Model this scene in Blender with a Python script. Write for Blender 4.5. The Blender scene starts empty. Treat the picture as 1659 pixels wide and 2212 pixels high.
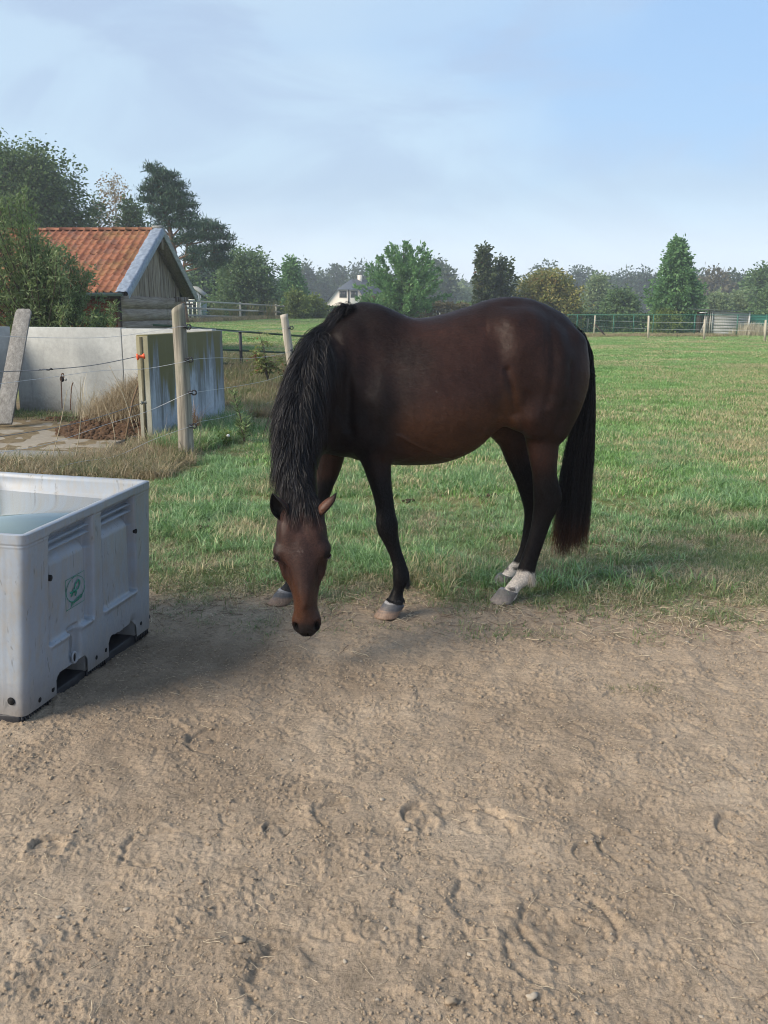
import bpy, bmesh, math, random
import numpy as np
from mathutils import Vector, Matrix
S = bpy.context.scene
COL = S.collection
UP = np.array([0, 0, 1.0])
rng = np.random.default_rng(7)
random.seed(7)
# ------------------------------------------------------------------ camera
FU, CX, CY, HZ, CAMZ = 1991.0, 829.5, 1106.0, 672.0, 1.6
PITCH = math.atan((CY - HZ) / FU)
cam_d = bpy.data.cameras.new("camera")
cam = bpy.data.objects.new("camera", cam_d)
COL.objects.link(cam)
cam_d.sensor_fit = 'VERTICAL'; cam_d.sensor_height = 36.0
cam_d.lens = FU / 2212.0 * 36.0
cam_d.clip_start = 0.05; cam_d.clip_end = 3000.0
cam.location = (0, 0, CAMZ)
cam.rotation_euler = (math.radians(90) - PITCH, 0, 0)
S.camera = cam
# ------------------------------------------------------------------ world
SUN_EL, SUN_AZ = math.radians(33), math.radians(-118)      # azimuth clockwise from +Y
W = bpy.data.worlds.new("World"); S.world = W; W.use_nodes = True
def setup_world():
    nt = W.node_tree; N = nt.nodes; L = nt.links; N.clear()
    out = N.new('ShaderNodeOutputWorld'); bg = N.new('ShaderNodeBackground')
    sky = N.new('ShaderNodeTexSky'); sky.sky_type = 'NISHITA'; sky.sun_disc = False
    sky.sun_elevation = SUN_EL; sky.sun_rotation = SUN_AZ
    sky.air_density = 1.0; sky.dust_density = 1.0; sky.ozone_density = 1.0
    bg.inputs['Strength'].default_value = 0.1
    tc = N.new('ShaderNodeTexCoord')
    mp = N.new('ShaderNodeMapping'); mp.inputs['Scale'].default_value = (1, 1, 2.2)
    mp.inputs['Location'].default_value = (1.9, 0.55, 0.3)
    L.new(tc.outputs['Generated'], mp.inputs['Vector'])
    nz = N.new('ShaderNodeTexNoise'); nz.inputs['Scale'].default_value = 2.3
    nz.inputs['Detail'].default_value = 3.5; nz.inputs['Roughness'].default_value = 0.5
    nz.inputs['Distortion'].default_value = 0.35
    L.new(mp.outputs[0], nz.inputs['Vector'])
    rp = N.new('ShaderNodeMapRange'); rp.interpolation_type = 'SMOOTHSTEP'
    rp.inputs['From Min'].default_value = 0.40; rp.inputs['From Max'].default_value = 0.62
    rp.inputs['To Min'].default_value = 0.22; rp.inputs['To Max'].default_value = 0.66
    L.new(nz.outputs['Fac'], rp.inputs['Value'])
    # thin veil of high cloud over the clear sky, thicker towards the sun side and the horizon
    sx = N.new('ShaderNodeSeparateXYZ'); L.new(tc.outputs['Generated'], sx.inputs[0])
    hz = N.new('ShaderNodeMapRange'); hz.interpolation_type = 'SMOOTHSTEP'
    hz.inputs['From Min'].default_value = 0.0; hz.inputs['From Max'].default_value = 0.34
    hz.inputs['To Min'].default_value = 0.22; hz.inputs['To Max'].default_value = 0.0
    L.new(sx.outputs['Z'], hz.inputs['Value'])
    sd = N.new('ShaderNodeMapRange'); sd.interpolation_type = 'SMOOTHSTEP'
    sd.inputs['From Min'].default_value = 0.55; sd.inputs['From Max'].default_value = -0.60
    sd.inputs['To Min'].default_value = -0.14; sd.inputs['To Max'].default_value = 0.70
    L.new(sx.outputs['X'], sd.inputs['Value'])
    a1 = N.new('ShaderNodeMath'); a1.operation = 'ADD'
    L.new(rp.outputs[0], a1.inputs[0]); L.new(hz.outputs[0], a1.inputs[1])
    a2 = N.new('ShaderNodeMath'); a2.operation = 'ADD'; a2.use_clamp = True
    L.new(a1.outputs[0], a2.inputs[0]); L.new(sd.outputs[0], a2.inputs[1])
    cl = N.new('ShaderNodeMix'); cl.data_type = 'RGBA'
    cl.inputs[6].default_value = (1.12, 1.96, 3.25, 1)       # veil where thin
    cl.inputs[7].default_value = (2.12, 2.72, 3.3, 1)      # veil where thick
    L.new(a2.outputs[0], cl.inputs[0])
    # soft grey-blue cloud bodies
    n2 = N.new('ShaderNodeTexNoise'); n2.inputs['Scale'].default_value = 3.4; n2.inputs['Detail'].default_value = 5.0
    n2.inputs['Roughness'].default_value = 0.55; n2.inputs['Distortion'].default_value = 0.6
    m2 = N.new('ShaderNodeMapping'); m2.inputs['Scale'].default_value = (1, 1, 2.6); m2.inputs['Location'].default_value = (4.2, 1.1, 0.8)
    L.new(tc.outputs['Generated'], m2.inputs['Vector']); L.new(m2.outputs[0], n2.inputs['Vector'])
    r2 = N.new('ShaderNodeMapRange'); r2.interpolation_type = 'SMOOTHSTEP'
    r2.inputs['From Min'].default_value = 0.42; r2.inputs['From Max'].default_value = 0.62
    r2.inputs['To Min'].default_value = 0.0; r2.inputs['To Max'].default_value = 0.75
    L.new(n2.outputs['Fac'], r2.inputs['Value'])
    gm = N.new('ShaderNodeMix'); gm.data_type = 'RGBA'; gm.inputs[7].default_value = (1.66, 2.08, 2.78, 1)
    L.new(r2.outputs[0], gm.inputs[0]); L.new(cl.outputs[2], gm.inputs[6]); cl = gm
    # bright mist low over the land
    lo = N.new('ShaderNodeMapRange'); lo.interpolation_type = 'SMOOTHSTEP'
    lo.inputs['From Min'].default_value = -0.02; lo.inputs['From Max'].default_value = 0.13
    lo.inputs['To Min'].default_value = 1.0; lo.inputs['To Max'].default_value = 0.0
    L.new(sx.outputs['Z'], lo.inputs['Value'])
    ml = N.new('ShaderNodeMix'); ml.data_type = 'RGBA'; ml.inputs[7].default_value = (4.3, 4.75, 5.5, 1)
    L.new(lo.outputs[0], ml.inputs[0]); L.new(cl.outputs[2], ml.inputs[6]); cl = ml
    mx = N.new('ShaderNodeMix'); mx.data_type = 'RGBA'
    mx.inputs[0].default_value = 0.82
    L.new(sky.outputs[0], mx.inputs[6]); L.new(cl.outputs[2], mx.inputs[7])
    L.new(mx.outputs[2], bg.inputs['Color']); L.new(bg.outputs[0], out.inputs[0])
setup_world()
sd_ = bpy.data.lights.new("sun", 'SUN'); sun = bpy.data.objects.new("sun", sd_); COL.objects.link(sun)
sd_.energy = 2.2; sd_.angle = math.radians(32); sd_.color = (1.0, 0.89, 0.74)
tosun = Vector((math.sin(SUN_AZ) * math.cos(SUN_EL), math.cos(SUN_AZ) * math.cos(SUN_EL), math.sin(SUN_EL)))
sun.rotation_euler = tosun.to_track_quat('Z', 'Y').to_euler()
S.view_settings.view_transform = 'Standard'; S.view_settings.look = 'None'
S.view_settings.exposure = 1.45; S.view_settings.gamma = 1.0
S.view_settings.use_curve_mapping = False
S.render.engine = 'CYCLES'
S.cycles.use_denoising = True
S.cycles.max_bounces = 8; S.cycles.transparent_max_bounces = 12
S.cycles.sample_clamp_indirect = 8.0
S.cycles.filter_width = 1.05
# ------------------------------------------------------------------ helpers
_sp, _cp = math.sin(PITCH), math.cos(PITCH)
def P(u, v, Y):
    """world point seen at (u, v) of the 1659x2212 plan, at distance Y"""
    a = (u - CX) / FU; b = (v - CY) / FU
    t = Y / (_cp - b * _sp)
    return np.array([a * t, Y, CAMZ - (_sp + b * _cp) * t])
def G(u, v, z=0.0):
    a = (u - CX) / FU; b = (v - CY) / FU
    t = (CAMZ - z) / (_sp + b * _cp)
    return np.array([a * t, (_cp - b * _sp) * t, z])
def smooth(x, a, b):
    t = np.clip((x - a) / (b - a), 0, 1); return t * t * (3 - 2 * t)
def terrain(x, y):
    """large-scale ground height"""
    x = np.asarray(x, float); y = np.asarray(y, float)
    r = x / np.maximum(y, 1.0)
    left = 1.0 - smooth(r, -0.06, 0.17)
    up = 0.30 * smooth(y, 15.0, 24.0) + 0.0148 * np.clip(y - 24.0, 0, 46) + 0.0 * y
    far = smooth(y, 78, 130)
    return left * up * (1 - far) + 0.45 * far
_perm = np.random.default_rng(3).permutation(256); _perm = np.concatenate([_perm, _perm, _perm])
_gr = np.random.default_rng(4).normal(size=(256, 3)); _gr /= np.linalg.norm(_gr, axis=1)[:, None]
def pnoise(x, y, z=0.0):
    x, y, z = np.broadcast_arrays(np.asarray(x, float), np.asarray(y, float), np.asarray(z, float))
    xi = np.floor(x).astype(int); yi = np.floor(y).astype(int); zi = np.floor(z).astype(int)
    xf = x - xi; yf = y - yi; zf = z - zi
    xi &= 255; yi &= 255; zi &= 255
    f = lambda t: t * t * t * (t * (t * 6 - 15) + 10)
    uu, vv, ww = f(xf), f(yf), f(zf)
    def g(i, j, k):
        h = _perm[_perm[_perm[xi + i] + yi + j] + zi + k]
        q = _gr[h]
        return q[..., 0] * (xf - i) + q[..., 1] * (yf - j) + q[..., 2] * (zf - k)
    l = lambda a, b, t: a + (b - a) * t
    return 1.5 * l(l(l(g(0,0,0), g(1,0,0), uu), l(g(0,1,0), g(1,1,0), uu), vv),
             l(l(g(0,0,1), g(1,0,1), uu), l(g(0,1,1), g(1,1,1), uu), vv), ww)
def fbm(x, y, z=0.0, o=4, g=0.5):
    s = 0; a = 1.0; n = 0
    for i in range(o):
        s = s + a * pnoise(x * 2 ** i + 17.3 * i, y * 2 ** i + 5.1 * i, np.asarray(z) * 2 ** i); n += a; a *= g
    return s / n
def link(o, parent=None):
    COL.objects.link(o)
    if parent is not None: o.parent = parent
    return o
def tag(o, label=None, cat=None, group=None, kind=None):
    if label: o['label'] = label
    if cat: o['category'] = cat
    if group: o['group'] = group
    if kind: o['kind'] = kind
    return o
def empty(name, loc=(0, 0, 0), rz=0.0, label=None, cat=None, group=None):
    o = bpy.data.objects.new(name, None); o.location = loc; o.rotation_euler = (0, 0, rz)
    o.empty_display_size = 0.2
    link(o); return tag(o, label, cat, group)
def np_mesh(name, V, F, mats=(), smooth_=False, mi=None, attrs=None):
    """V (n,3); F (m,3) or (m,4) array or list of arrays"""
    V = np.asarray(V, np.float32)
    me = bpy.data.meshes.new(name)
    Fs = F if isinstance(F, list) else [F]
    Fs = [np.asarray(f, np.int32) for f in Fs if len(f)]
    loops = np.concatenate([f.ravel() for f in Fs]) if Fs else np.zeros(0, np.int32)
    tot = np.concatenate([np.full(len(f), f.shape[1], np.int32) for f in Fs]) if Fs else np.zeros(0, np.int32)
    start = np.concatenate([[0], np.cumsum(tot)[:-1]]).astype(np.int32) if len(tot) else tot
    me.vertices.add(len(V)); me.vertices.foreach_set('co', V.ravel())
    me.loops.add(len(loops)); me.loops.foreach_set('vertex_index', loops)
    me.polygons.add(len(tot)); me.polygons.foreach_set('loop_start', start)
    if smooth_: me.polygons.foreach_set('use_smooth', np.ones(len(tot), bool))
    if mi is not None: me.polygons.foreach_set('material_index', np.asarray(mi, np.int32))
    for m in mats: me.materials.append(m)
    if attrs:
        for k, a in attrs.items():
            a = np.asarray(a, np.float32)
            if a.ndim == 2:
                if a.shape[1] == 3: a = np.concatenate([a, np.ones((len(a), 1), np.float32)], 1)
                at = me.attributes.new(k, 'FLOAT_COLOR', 'POINT'); at.data.foreach_set('color', a.ravel())
            else:
                at = me.attributes.new(k, 'FLOAT', 'POINT'); at.data.foreach_set('value', a)
    me.update(calc_edges=True); me.validate()
    return me
def mobj(name, me, parent=None, **k):
    o = bpy.data.objects.new(name, me); link(o, parent); return tag(o, **k)
class MB:
    """small mesh collector"""
    def __init__(s): s.V = []; s.F = []; s.n = 0
    def add(s, V, F):
        V = np.asarray(V, float); s.V.append(V)
        s.F += [tuple(int(i) + s.n for i in f) for f in F]; s.n += len(V); return s
    def box(s, c, size, R=None, taper=1.0, jit=0.0):
        x, y, z = [q / 2 for q in size]
        v = np.array([[-x,-y,-z],[x,-y,-z],[x,y,-z],[-x,y,-z],[-x*taper,-y*taper,z],[x*taper,-y*taper,z],[x*taper,y*taper,z],[-x*taper,y*taper,z]])
        if jit: v = v + rng.normal(size=v.shape) * jit
        if R is not None: v = v @ np.array(R).T
        return s.add(v + np.array(c), [(0,3,2,1),(4,5,6,7),(0,1,5,4),(1,2,6,5),(2,3,7,6),(3,0,4,7)])
    def prism(s, poly, ext):
        """poly: list of 3d points, ext: vector"""
        p = np.array(poly, float); n = len(p); e = np.array(ext, float)
        f = [tuple(range(n - 1, -1, -1)), tuple(range(n, 2 * n))] + [(i, (i + 1) % n, n + (i + 1) % n, n + i) for i in range(n)]
        return s.add(np.concatenate([p, p + e]), f)
    def tube(s, pts, r, n=6, cap=True, twist=0.0):
        pts = np.array(pts, float); m = len(pts)
        r = np.broadcast_to(np.asarray(r, float), (m,))
        T = np.gradient(pts, axis=0); T /= np.linalg.norm(T, axis=1)[:, None] + 1e-9
        ref = np.array([0, 0, 1.0]) if abs(T[0][2]) < 0.9 else np.array([1.0, 0, 0])
        V = []
        for i in range(m):
            a = np.cross(T[i], ref); a /= np.linalg.norm(a) + 1e-9; b = np.cross(T[i], a)
            for k in range(n):
                an = 2 * math.pi * k / n + twist
                V.append(pts[i] + r[i] * (math.cos(an) * a + math.sin(an) * b))
        F = []
        for i in range(m - 1):
            for k in range(n):
                k2 = (k + 1) % n
                F.append((i * n + k, (i + 1) * n + k, (i + 1) * n + k2, i * n + k2))
        if cap: F += [tuple(range(n)), tuple(range(m * n - 1, (m - 1) * n - 1, -1))]
        return s.add(V, F)
    def mesh(s, name, mat=None, sm=False):
        V = np.concatenate(s.V) if s.V else np.zeros((0, 3))
        q = [f for f in s.F if len(f) == 4]; t = [f for f in s.F if len(f) == 3]
        o = {}
        for f in s.F:
            if len(f) not in (3, 4): o.setdefault(len(f), []).append(f)
        return np_mesh(name, V, [np.array(x) for x in [q, t] + list(o.values()) if x], [mat] if mat else [], sm)
    def build(s, name, mat=None, parent=None, sm=False, bevel=0.0, **k):
        ob = mobj(name, s.mesh(name, mat, sm), parent, **k)
        if bevel:
            b = ob.modifiers.new('bevel', 'BEVEL'); b.width = bevel; b.segments = 2; b.limit_method = 'ANGLE'
        return ob
# ---- materials
class NT:
    def __init__(s, name):
        s.m = bpy.data.materials.new(name); s.m.use_nodes = True; s.t = s.m.node_tree
        s.N = s.t.nodes; s.L = s.t.links; s.b = s.N['Principled BSDF']
    def n(s, typ, **k):
        x = s.N.new('ShaderNode' + typ)
        for a, v in k.items():
            if a.startswith('i_'):
                key = a[2:]; key = int(key) if key.isdigit() else key.replace('_', ' ')
                x.inputs[key].default_value = v
            else: setattr(x, a, v)
        return x
    def l(s, a, b): s.L.new(a, b)
    def obj(s): return s.n('TexCoord').outputs['Object']
    def pos(s): return s.n('NewGeometry').outputs['Position']
    def noise(s, vec, scale, detail=4, rough=0.5, dist=0.0, sc=None):
        if sc is not None:
            mp = s.n('Mapping'); mp.inputs['Scale'].default_value = sc; s.l(vec, mp.inputs[0]); vec = mp.outputs[0]
        x = s.n('TexNoise'); x.inputs['Scale'].default_value = scale; x.inputs['Detail'].default_value = detail
        x.inputs['Roughness'].default_value = rough; x.inputs['Distortion'].default_value = dist
        s.l(vec, x.inputs['Vector']); return x.outputs['Fac']
    def ramp(s, fac, stops, interp='LINEAR'):
        r = s.n('ValToRGB'); r.color_ramp.interpolation = interp
        e = r.color_ramp.elements
        while len(e) < len(stops): e.new(0.5)
        for q, (p, c) in zip(e, stops):
            q.position = p; q.color = (c[0], c[1], c[2], 1) if not np.isscalar(c) else (c, c, c, 1)
        s.l(fac, r.inputs[0]); return r.outputs[0]
    def mix(s, fac, a, b, mode='MIX'):
        x = s.n('Mix', data_type='RGBA', blend_type=mode)
        for q, i in ((fac, 0), (a, 6), (b, 7)):
            if hasattr(q, 'links') or hasattr(q, 'is_linked'): s.l(q, x.inputs[i])
            elif i == 0: x.inputs[0].default_value = q
            else: x.inputs[i].default_value = (q[0], q[1], q[2], 1)
        return x.outputs[2]
    def math(s, op, a, b=None, clamp=False):
        x = s.n('Math', operation=op, use_clamp=clamp)
        for q, i in ((a, 0), (b, 1)):
            if q is None: continue
            if hasattr(q, 'is_linked'): s.l(q, x.inputs[i])
            else: x.inputs[i].default_value = q
        return x.outputs[0]
    def bump(s, h, strength=0.5, dist=0.01, normal=None):
        x = s.n('Bump'); x.inputs['Strength'].default_value = strength; x.inputs['Distance'].default_value = dist
        s.l(h, x.inputs['Height'])
        if normal is not None: s.l(normal, x.inputs['Normal'])
        return x.outputs[0]
    def attr(s, name): return s.n('Attribute', attribute_name=name)
    def fin(s, col=None, rough=0.7, normal=None, spec=None, metal=None):
        for key, v in (('Base Color', col), ('Roughness', rough), ('Normal', normal), ('Specular IOR Level', spec), ('Metallic', metal)):
            if v is None: continue
            if hasattr(v, 'is_linked'): s.l(v, s.b.inputs[key])
            elif key == 'Base Color': s.b.inputs[key].default_value = (v[0], v[1], v[2], 1)
            else: s.b.inputs[key].default_value = v
        return s.m
def plain(name, col, rough=0.7, var=0.25, scale=8.0, spec=0.3, bump=0.0):
    t = NT(name); f = t.noise(t.obj(), scale, 5, 0.6)
    c = t.ramp(f, [(0.3, [q * (1 - var) for q in col]), (0.7, [min(1, q * (1 + var)) for q in col])])
    nrm = t.bump(f, bump, 0.01) if bump else None
    return t.fin(c, rough, nrm, spec)
# ================================================================== GROUND
def edge_Y(x):
    """where bare soil gives way to grass"""
    return 4.98 - .25 * smooth(x, -.3, 1.6) - .40 * smooth(x, 1.2, 2.6) + .22 * pnoise(x * 1.6, 3.3, 0) + .10 * pnoise(x * 5, 8.1, 0)
def grassiness(x, y):
    d = y - edge_Y(x)
    n = fbm(x * 2.2, y * 2.2, 1.7, 3)
    return smooth(d + .35 * n, -.12, .75)
PRINTS = []
_r = np.random.default_rng(91)
for k in range(60):
    py = 1.5 + 3.6 * _r.random() ** .9; px = (_r.random() - .5) * .95 * (py + 1.2)
    PRINTS.append((px, py, _r.uniform(.055, .085), _r.uniform(0, 6.28), _r.uniform(.25, .8), _r.uniform(.2, .6)))
for (u, v, rr, rot, am, ar) in ((1010, 1800, .17, 1.6, 1.0, .55), (1230, 2000, .15, 4.6, .9, .95), (1230, 2060, .17, 3.1, .8, .8), (740, 1760, .10, 2.6, 1, .5), (470, 1600, .12, 2.9, 1, .5), (345, 1830, .12, 3.0, 1, .6),
                              (920, 1760, .08, 3.0, 1.2, .4), (1360, 1830, .1, 2.5, 1.1, .5), (1600, 1790, .08, 2.6, 1, .6), (980, 1500, .18, 1.6, .5, .6), (600, 1790, .05, 1.6, 1.2, .9), (105, 1830, .06, 1, 1.2, .9), (1080, 1950, .14, 2.9, .9, .4), (700, 2120, .2, 2.4, .9, .4)):
    g = G(u, v); PRINTS.append((g[0], g[1], rr, rot, am, ar))
def soil_h(x, y):
    h = .014 * fbm(x * 1.3, y * 1.3, .3, 2) + .012 * fbm(x * 4.5, y * 3.2, 5, 3)
    w = x + .10 * pnoise(x * 3, y * 3, 4); w2 = y + .10 * pnoise(x * 3, y * 3, 9)
    h = h + .0095 * (np.abs(pnoise(w * 6, w2 * 8, 2)) ** .8 - .3) + .0060 * fbm(x * 17, y * 20, 7, 4, .6)
    m = smooth(fbm(x * 5, y * 5, 12, 2), -.25, .30)
    lump = np.clip(fbm(x * 42, y * 46, 3, 3, .6) + .05, 0, 1) ** .8
    h = h + m * .0125 * lump + .0028 * fbm(x * 80, y * 80, 1, 2)
    return h
def prints_h(x, y):
    h = np.zeros_like(x); fl = np.ones_like(x)
    for (px, py, r, rot, am, ar) in PRINTS:
        dx = x - px; dy = y - py; m = (np.abs(dx) < r * 1.7) & (np.abs(dy) < r * 1.7)
        if not m.any(): continue
        X, Y = dx[m], dy[m]; c, s = math.cos(rot), math.sin(rot); a, b = X * c + Y * s, -X * s + Y * c
        d = np.sqrt((a / 1.0) ** 2 + (b / .9) ** 2) / r; an = np.arctan2(b, a)
        d = d + .16 * fbm(X * 16 + px * 7, Y * 16, 0, 3)
        arc = smooth(np.cos(an), 1 - 2 * ar - .15, 1 - 2 * ar + .25)
        arc = arc * smooth(pnoise(X * 22 + py, Y * 22, 5), -.45, .1)
        rim = np.exp(-((d - 1.13) / .17) ** 2) * .0050 * arc
        gr = -np.exp(-((d - .93) / .08) ** 2) * .0085 * arc
        fl_ = -(1 - smooth(d, .6, 1.0)) * .005 * arc
        h[m] += am * (rim + gr + fl_)
        fl[m] = np.minimum(fl[m], 1 - .6 * am * (1 - smooth(d, .75, 1.0)))
    return h, fl
def ground_z(x, y):
    x = np.atleast_1d(np.asarray(x, float)); y = np.atleast_1d(np.asarray(y, float))
    near = (1 - smooth(y, 7.5, 9.5)) * smooth(y, -1, .5)
    h, fl = prints_h(x, y)
    soil = 1 - grassiness(x, y) * .7
    # turf lies slightly proud and lumpy
    turf = grassiness(x, y) * (.022 + .018 * fbm(x * 2.4, y * 2.4, 8, 3))
    und = .04 * fbm(x * .12, y * .12, 3, 2) * smooth(y, 9, 25)
    return terrain(x, y) + near * (1.25 * soil_h(x, y) * fl * soil + 1.5 * h * soil) + turf * smooth(y, 4, 5) + und
def build_ground():
    ys = np.concatenate([np.linspace(-25, .9, 14), np.linspace(1.0, 1.55, 12)[:-1], np.linspace(1.55, 5.6, 680), 5.6 + (np.geomspace(1, 60, 110) - 1) / 59 * 20, np.geomspace(26, 900, 60)[1:]])
    so = np.geomspace(1.6, 80, 14)[1:]
    s = np.concatenate([-so[::-1], np.linspace(-1.6, -.42, 36)[:-1], np.linspace(-.42, .42, 700), np.linspace(.42, 1.6, 36)[1:], so])
    Yg, Sg = np.meshgrid(ys, s, indexing='ij')
    Xg = np.clip(Sg * (np.abs(Yg) * .92 + 1.15), -1400 + Sg, 1400 + Sg)
    Zg = ground_z(Xg.ravel(), Yg.ravel())
    V = np.stack([Xg.ravel(), Yg.ravel(), Zg], 1)
    nr, nc = len(ys), len(s)
    i = (np.arange(nr - 1) * nc)[:, None] + np.arange(nc - 1)[None]
    F = np.stack([i, i + 1, i + nc + 1, i + nc], -1).reshape(-1, 4)
    g = grassiness(V[:, 0], V[:, 1]) * smooth(V[:, 1], 3.2, 4.4)
    yard = (1 - smooth(V[:, 0] + .0 * V[:, 1], -3.3, -2.5)) * smooth(V[:, 1], 7.2, 8.2) * (1 - smooth(V[:, 1], 16, 17))
    return V, F, g, yard
GV, GF, GG, GY = build_ground()
def mat_ground():
    t = NT('soil_and_turf'); p = t.pos(); g = t.attr('grass').outputs['Fac']; yd = t.attr('yard').outputs['Fac']
    n1 = t.noise(p, 1.1, 5, .6); n2 = t.noise(p, 9, 6, .65); n3 = t.noise(p, 70, 4, .7); n4 = t.noise(p, 260, 3, .7)
    soil = t.ramp(n1, [(.30, (.22, .168, .119)), (.5, (.292, .227, .163)), (.72, (.37, .293, .214))])
    soil = t.mix(.55, soil, t.mix(1, soil, t.ramp(n2, [(.28, .62), (.5, 1.0), (.72, 1.25)]), 'MULTIPLY'))
    soil = t.mix(.6, soil, t.mix(1, soil, t.ramp(n3, [(.3, .45), (.5, 1.0), (.75, 1.35)]), 'MULTIPLY'))
    soil = t.mix(.45, soil, t.mix(1, soil, t.ramp(n4, [(.3, .5), (.7, 1.4)]), 'MULTIPLY'))
    # soil colour darkened around the trough, fading outwards
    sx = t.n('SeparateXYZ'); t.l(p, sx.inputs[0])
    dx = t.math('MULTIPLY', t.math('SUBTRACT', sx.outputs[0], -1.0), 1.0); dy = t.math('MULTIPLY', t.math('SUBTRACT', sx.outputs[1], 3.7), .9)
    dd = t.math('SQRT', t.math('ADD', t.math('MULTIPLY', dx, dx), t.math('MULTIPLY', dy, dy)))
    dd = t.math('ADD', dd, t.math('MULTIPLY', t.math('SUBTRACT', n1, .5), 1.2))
    dark_soil = t.ramp(dd, [(.45, .85), (1.0, 0.0)])
    soil = t.mix(t.math('MULTIPLY', dark_soil, .38), soil, (.105, .075, .052))
    th = t.ramp(n2, [(.25, (.075, .09, .032)), (.45, (.11, .125, .042)), (.6, (.16, .155, .065)), (.8, (.23, .195, .10))])
    thr = t.noise(p, .35, 4, .6)
    th = t.mix(t.ramp(thr, [(.45, 0.), (.65, .55)]), th, (.24, .20, .105))
    far = t.math('MULTIPLY', t.math('SUBTRACT', sx.outputs[1], 14.0), .05, True)
    grn = t.ramp(t.noise(p, .22, 5, .65, .3), [(.3, (.16, .25, .07)), (.5, (.21, .30, .09)), (.64, (.32, .34, .15)), (.78, (.42, .38, .20))])
    th = t.mix(far, th, grn)
    c = t.mix(g, soil, th)
    c = t.mix(yd, c, t.ramp(n2, [(.3, (.10, .075, .045)), (.7, (.22, .17, .10))]))
    b = t.bump(n3, .75, .010); b = t.bump(n4, .4, .003, b)
    return t.fin(c, .95, b, .12)
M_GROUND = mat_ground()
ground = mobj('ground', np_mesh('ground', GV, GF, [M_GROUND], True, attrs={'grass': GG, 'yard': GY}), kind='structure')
# ---- instancing helper (geometry nodes)
SRC = bpy.data.collections.new('source_tufts')
def scatter(name, pts, rotz, scale, variants, tilt=None, **k):
    """points with per-point rotation / scale / variant -> instances"""
    n = len(pts)
    me = bpy.data.meshes.new(name); me.vertices.add(n); me.vertices.foreach_set('co', np.asarray(pts, np.float32).ravel())
    rot = np.zeros((n, 3), np.float32); rot[:, 2] = rotz
    if tilt is not None: rot[:, :2] = tilt
    a = me.attributes.new('rot', 'FLOAT_VECTOR', 'POINT'); a.data.foreach_set('vector', rot.ravel())
    sc = np.asarray(scale, np.float32)
    if sc.ndim == 1: sc = np.repeat(sc[:, None], 3, 1)
    a = me.attributes.new('scl', 'FLOAT_VECTOR', 'POINT'); a.data.foreach_set('vector', sc.ravel())
    a = me.attributes.new('vid', 'INT', 'POINT'); a.data.foreach_set('value', np.random.default_rng(n).integers(0, len(variants), n).astype(np.int32))
    o = mobj(name, me, kind='stuff', **k)
    coll = bpy.data.collections.new(name + '_source')
    for i, v in enumerate(variants):
        q = bpy.data.objects.new('%s_tuft' % name, v); coll.objects.link(q)
    ng = bpy.data.node_groups.new(name, 'GeometryNodeTree')
    ng.interface.new_socket('Geometry', in_out='INPUT', socket_type='NodeSocketGeometry')
    ng.interface.new_socket('Geometry', in_out='OUTPUT', socket_type='NodeSocketGeometry')
    N = ng.nodes; L = ng.links
    gi = N.new('NodeGroupInput'); go = N.new('NodeGroupOutput'); ip = N.new('GeometryNodeInstanceOnPoints')
    ci = N.new('GeometryNodeCollectionInfo'); ci.inputs['Collection'].default_value = coll
    ci.inputs['Separate Children'].default_value = True; ci.inputs['Reset Children'].default_value = True
    def na(nm, ty):
        x = N.new('GeometryNodeInputNamedAttribute'); x.data_type = ty; x.inputs['Name'].default_value = nm; return x.outputs['Attribute']
    L.new(gi.outputs[0], ip.inputs['Points']); L.new(ci.outputs[0], ip.inputs['Instance'])
    ip.inputs['Pick Instance'].default_value = True
    L.new(na('vid', 'INT'), ip.inputs['Instance Index']); L.new(na('scl', 'FLOAT_VECTOR'), ip.inputs['Scale'])
    e2r = N.new('FunctionNodeEulerToRotation'); L.new(na('rot', 'FLOAT_VECTOR'), e2r.inputs[0]); L.new(e2r.outputs[0], ip.inputs['Rotation'])
    L.new(ip.outputs[0], go.inputs[0])
    md = o.modifiers.new('scatter', 'NODES'); md.node_group = ng
    return o
def blades(nb, rad, hgt, wid, lean=.5, seed=0, seg=4, curl=1.0, mat=None, name='tuft'):
    r = np.random.default_rng(seed)
    V = []; F = []; H = []; R = []
    a = r.random(nb) * 6.28; d = rad * np.sqrt(r.random(nb)); base = np.stack([np.cos(a) * d, np.sin(a) * d, 0 * a], 1)
    an = a * .6 + r.random(nb) * 6.28 * .5 + r.normal(size=nb) * .5; h = hgt * (.45 + .75 * r.random(nb)); ln = lean * (.25 + r.random(nb)) * (1 + .4 * r.normal(size=nb))
    w = wid * (.6 + .7 * r.random(nb)); sd = an + 1.57 + r.normal(size=nb) * .4
    for i in range(nb):
        n0 = len(V); rr = r.random()
        for k in range(seg + 1):
            t = k / seg; bend = ln[i] * t ** 1.7 * curl
            x = h[i] * math.sin(min(bend, 2.4)) * (.35 + .65 * t) * 1.0; z = h[i] * t * math.cos(min(bend, 2.2) * .75)
            p = base[i] + np.array([math.cos(an[i]) * x, math.sin(an[i]) * x, z - .012])
            ww = w[i] * (1 - t ** 2.2) * .5 + .0002
            s_ = np.array([math.cos(sd[i]), math.sin(sd[i]), 0]) * ww
            V += [p - s_, p + s_]; H += [t, t]; R += [rr, rr]
        for k in range(seg): F.append((n0 + 2 * k, n0 + 2 * k + 1, n0 + 2 * k + 3, n0 + 2 * k + 2))
    return np_mesh(name, np.array(V), np.array(F), [mat] if mat else [], True, attrs={'h': np.array(H), 'r': np.array(R)})
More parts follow.
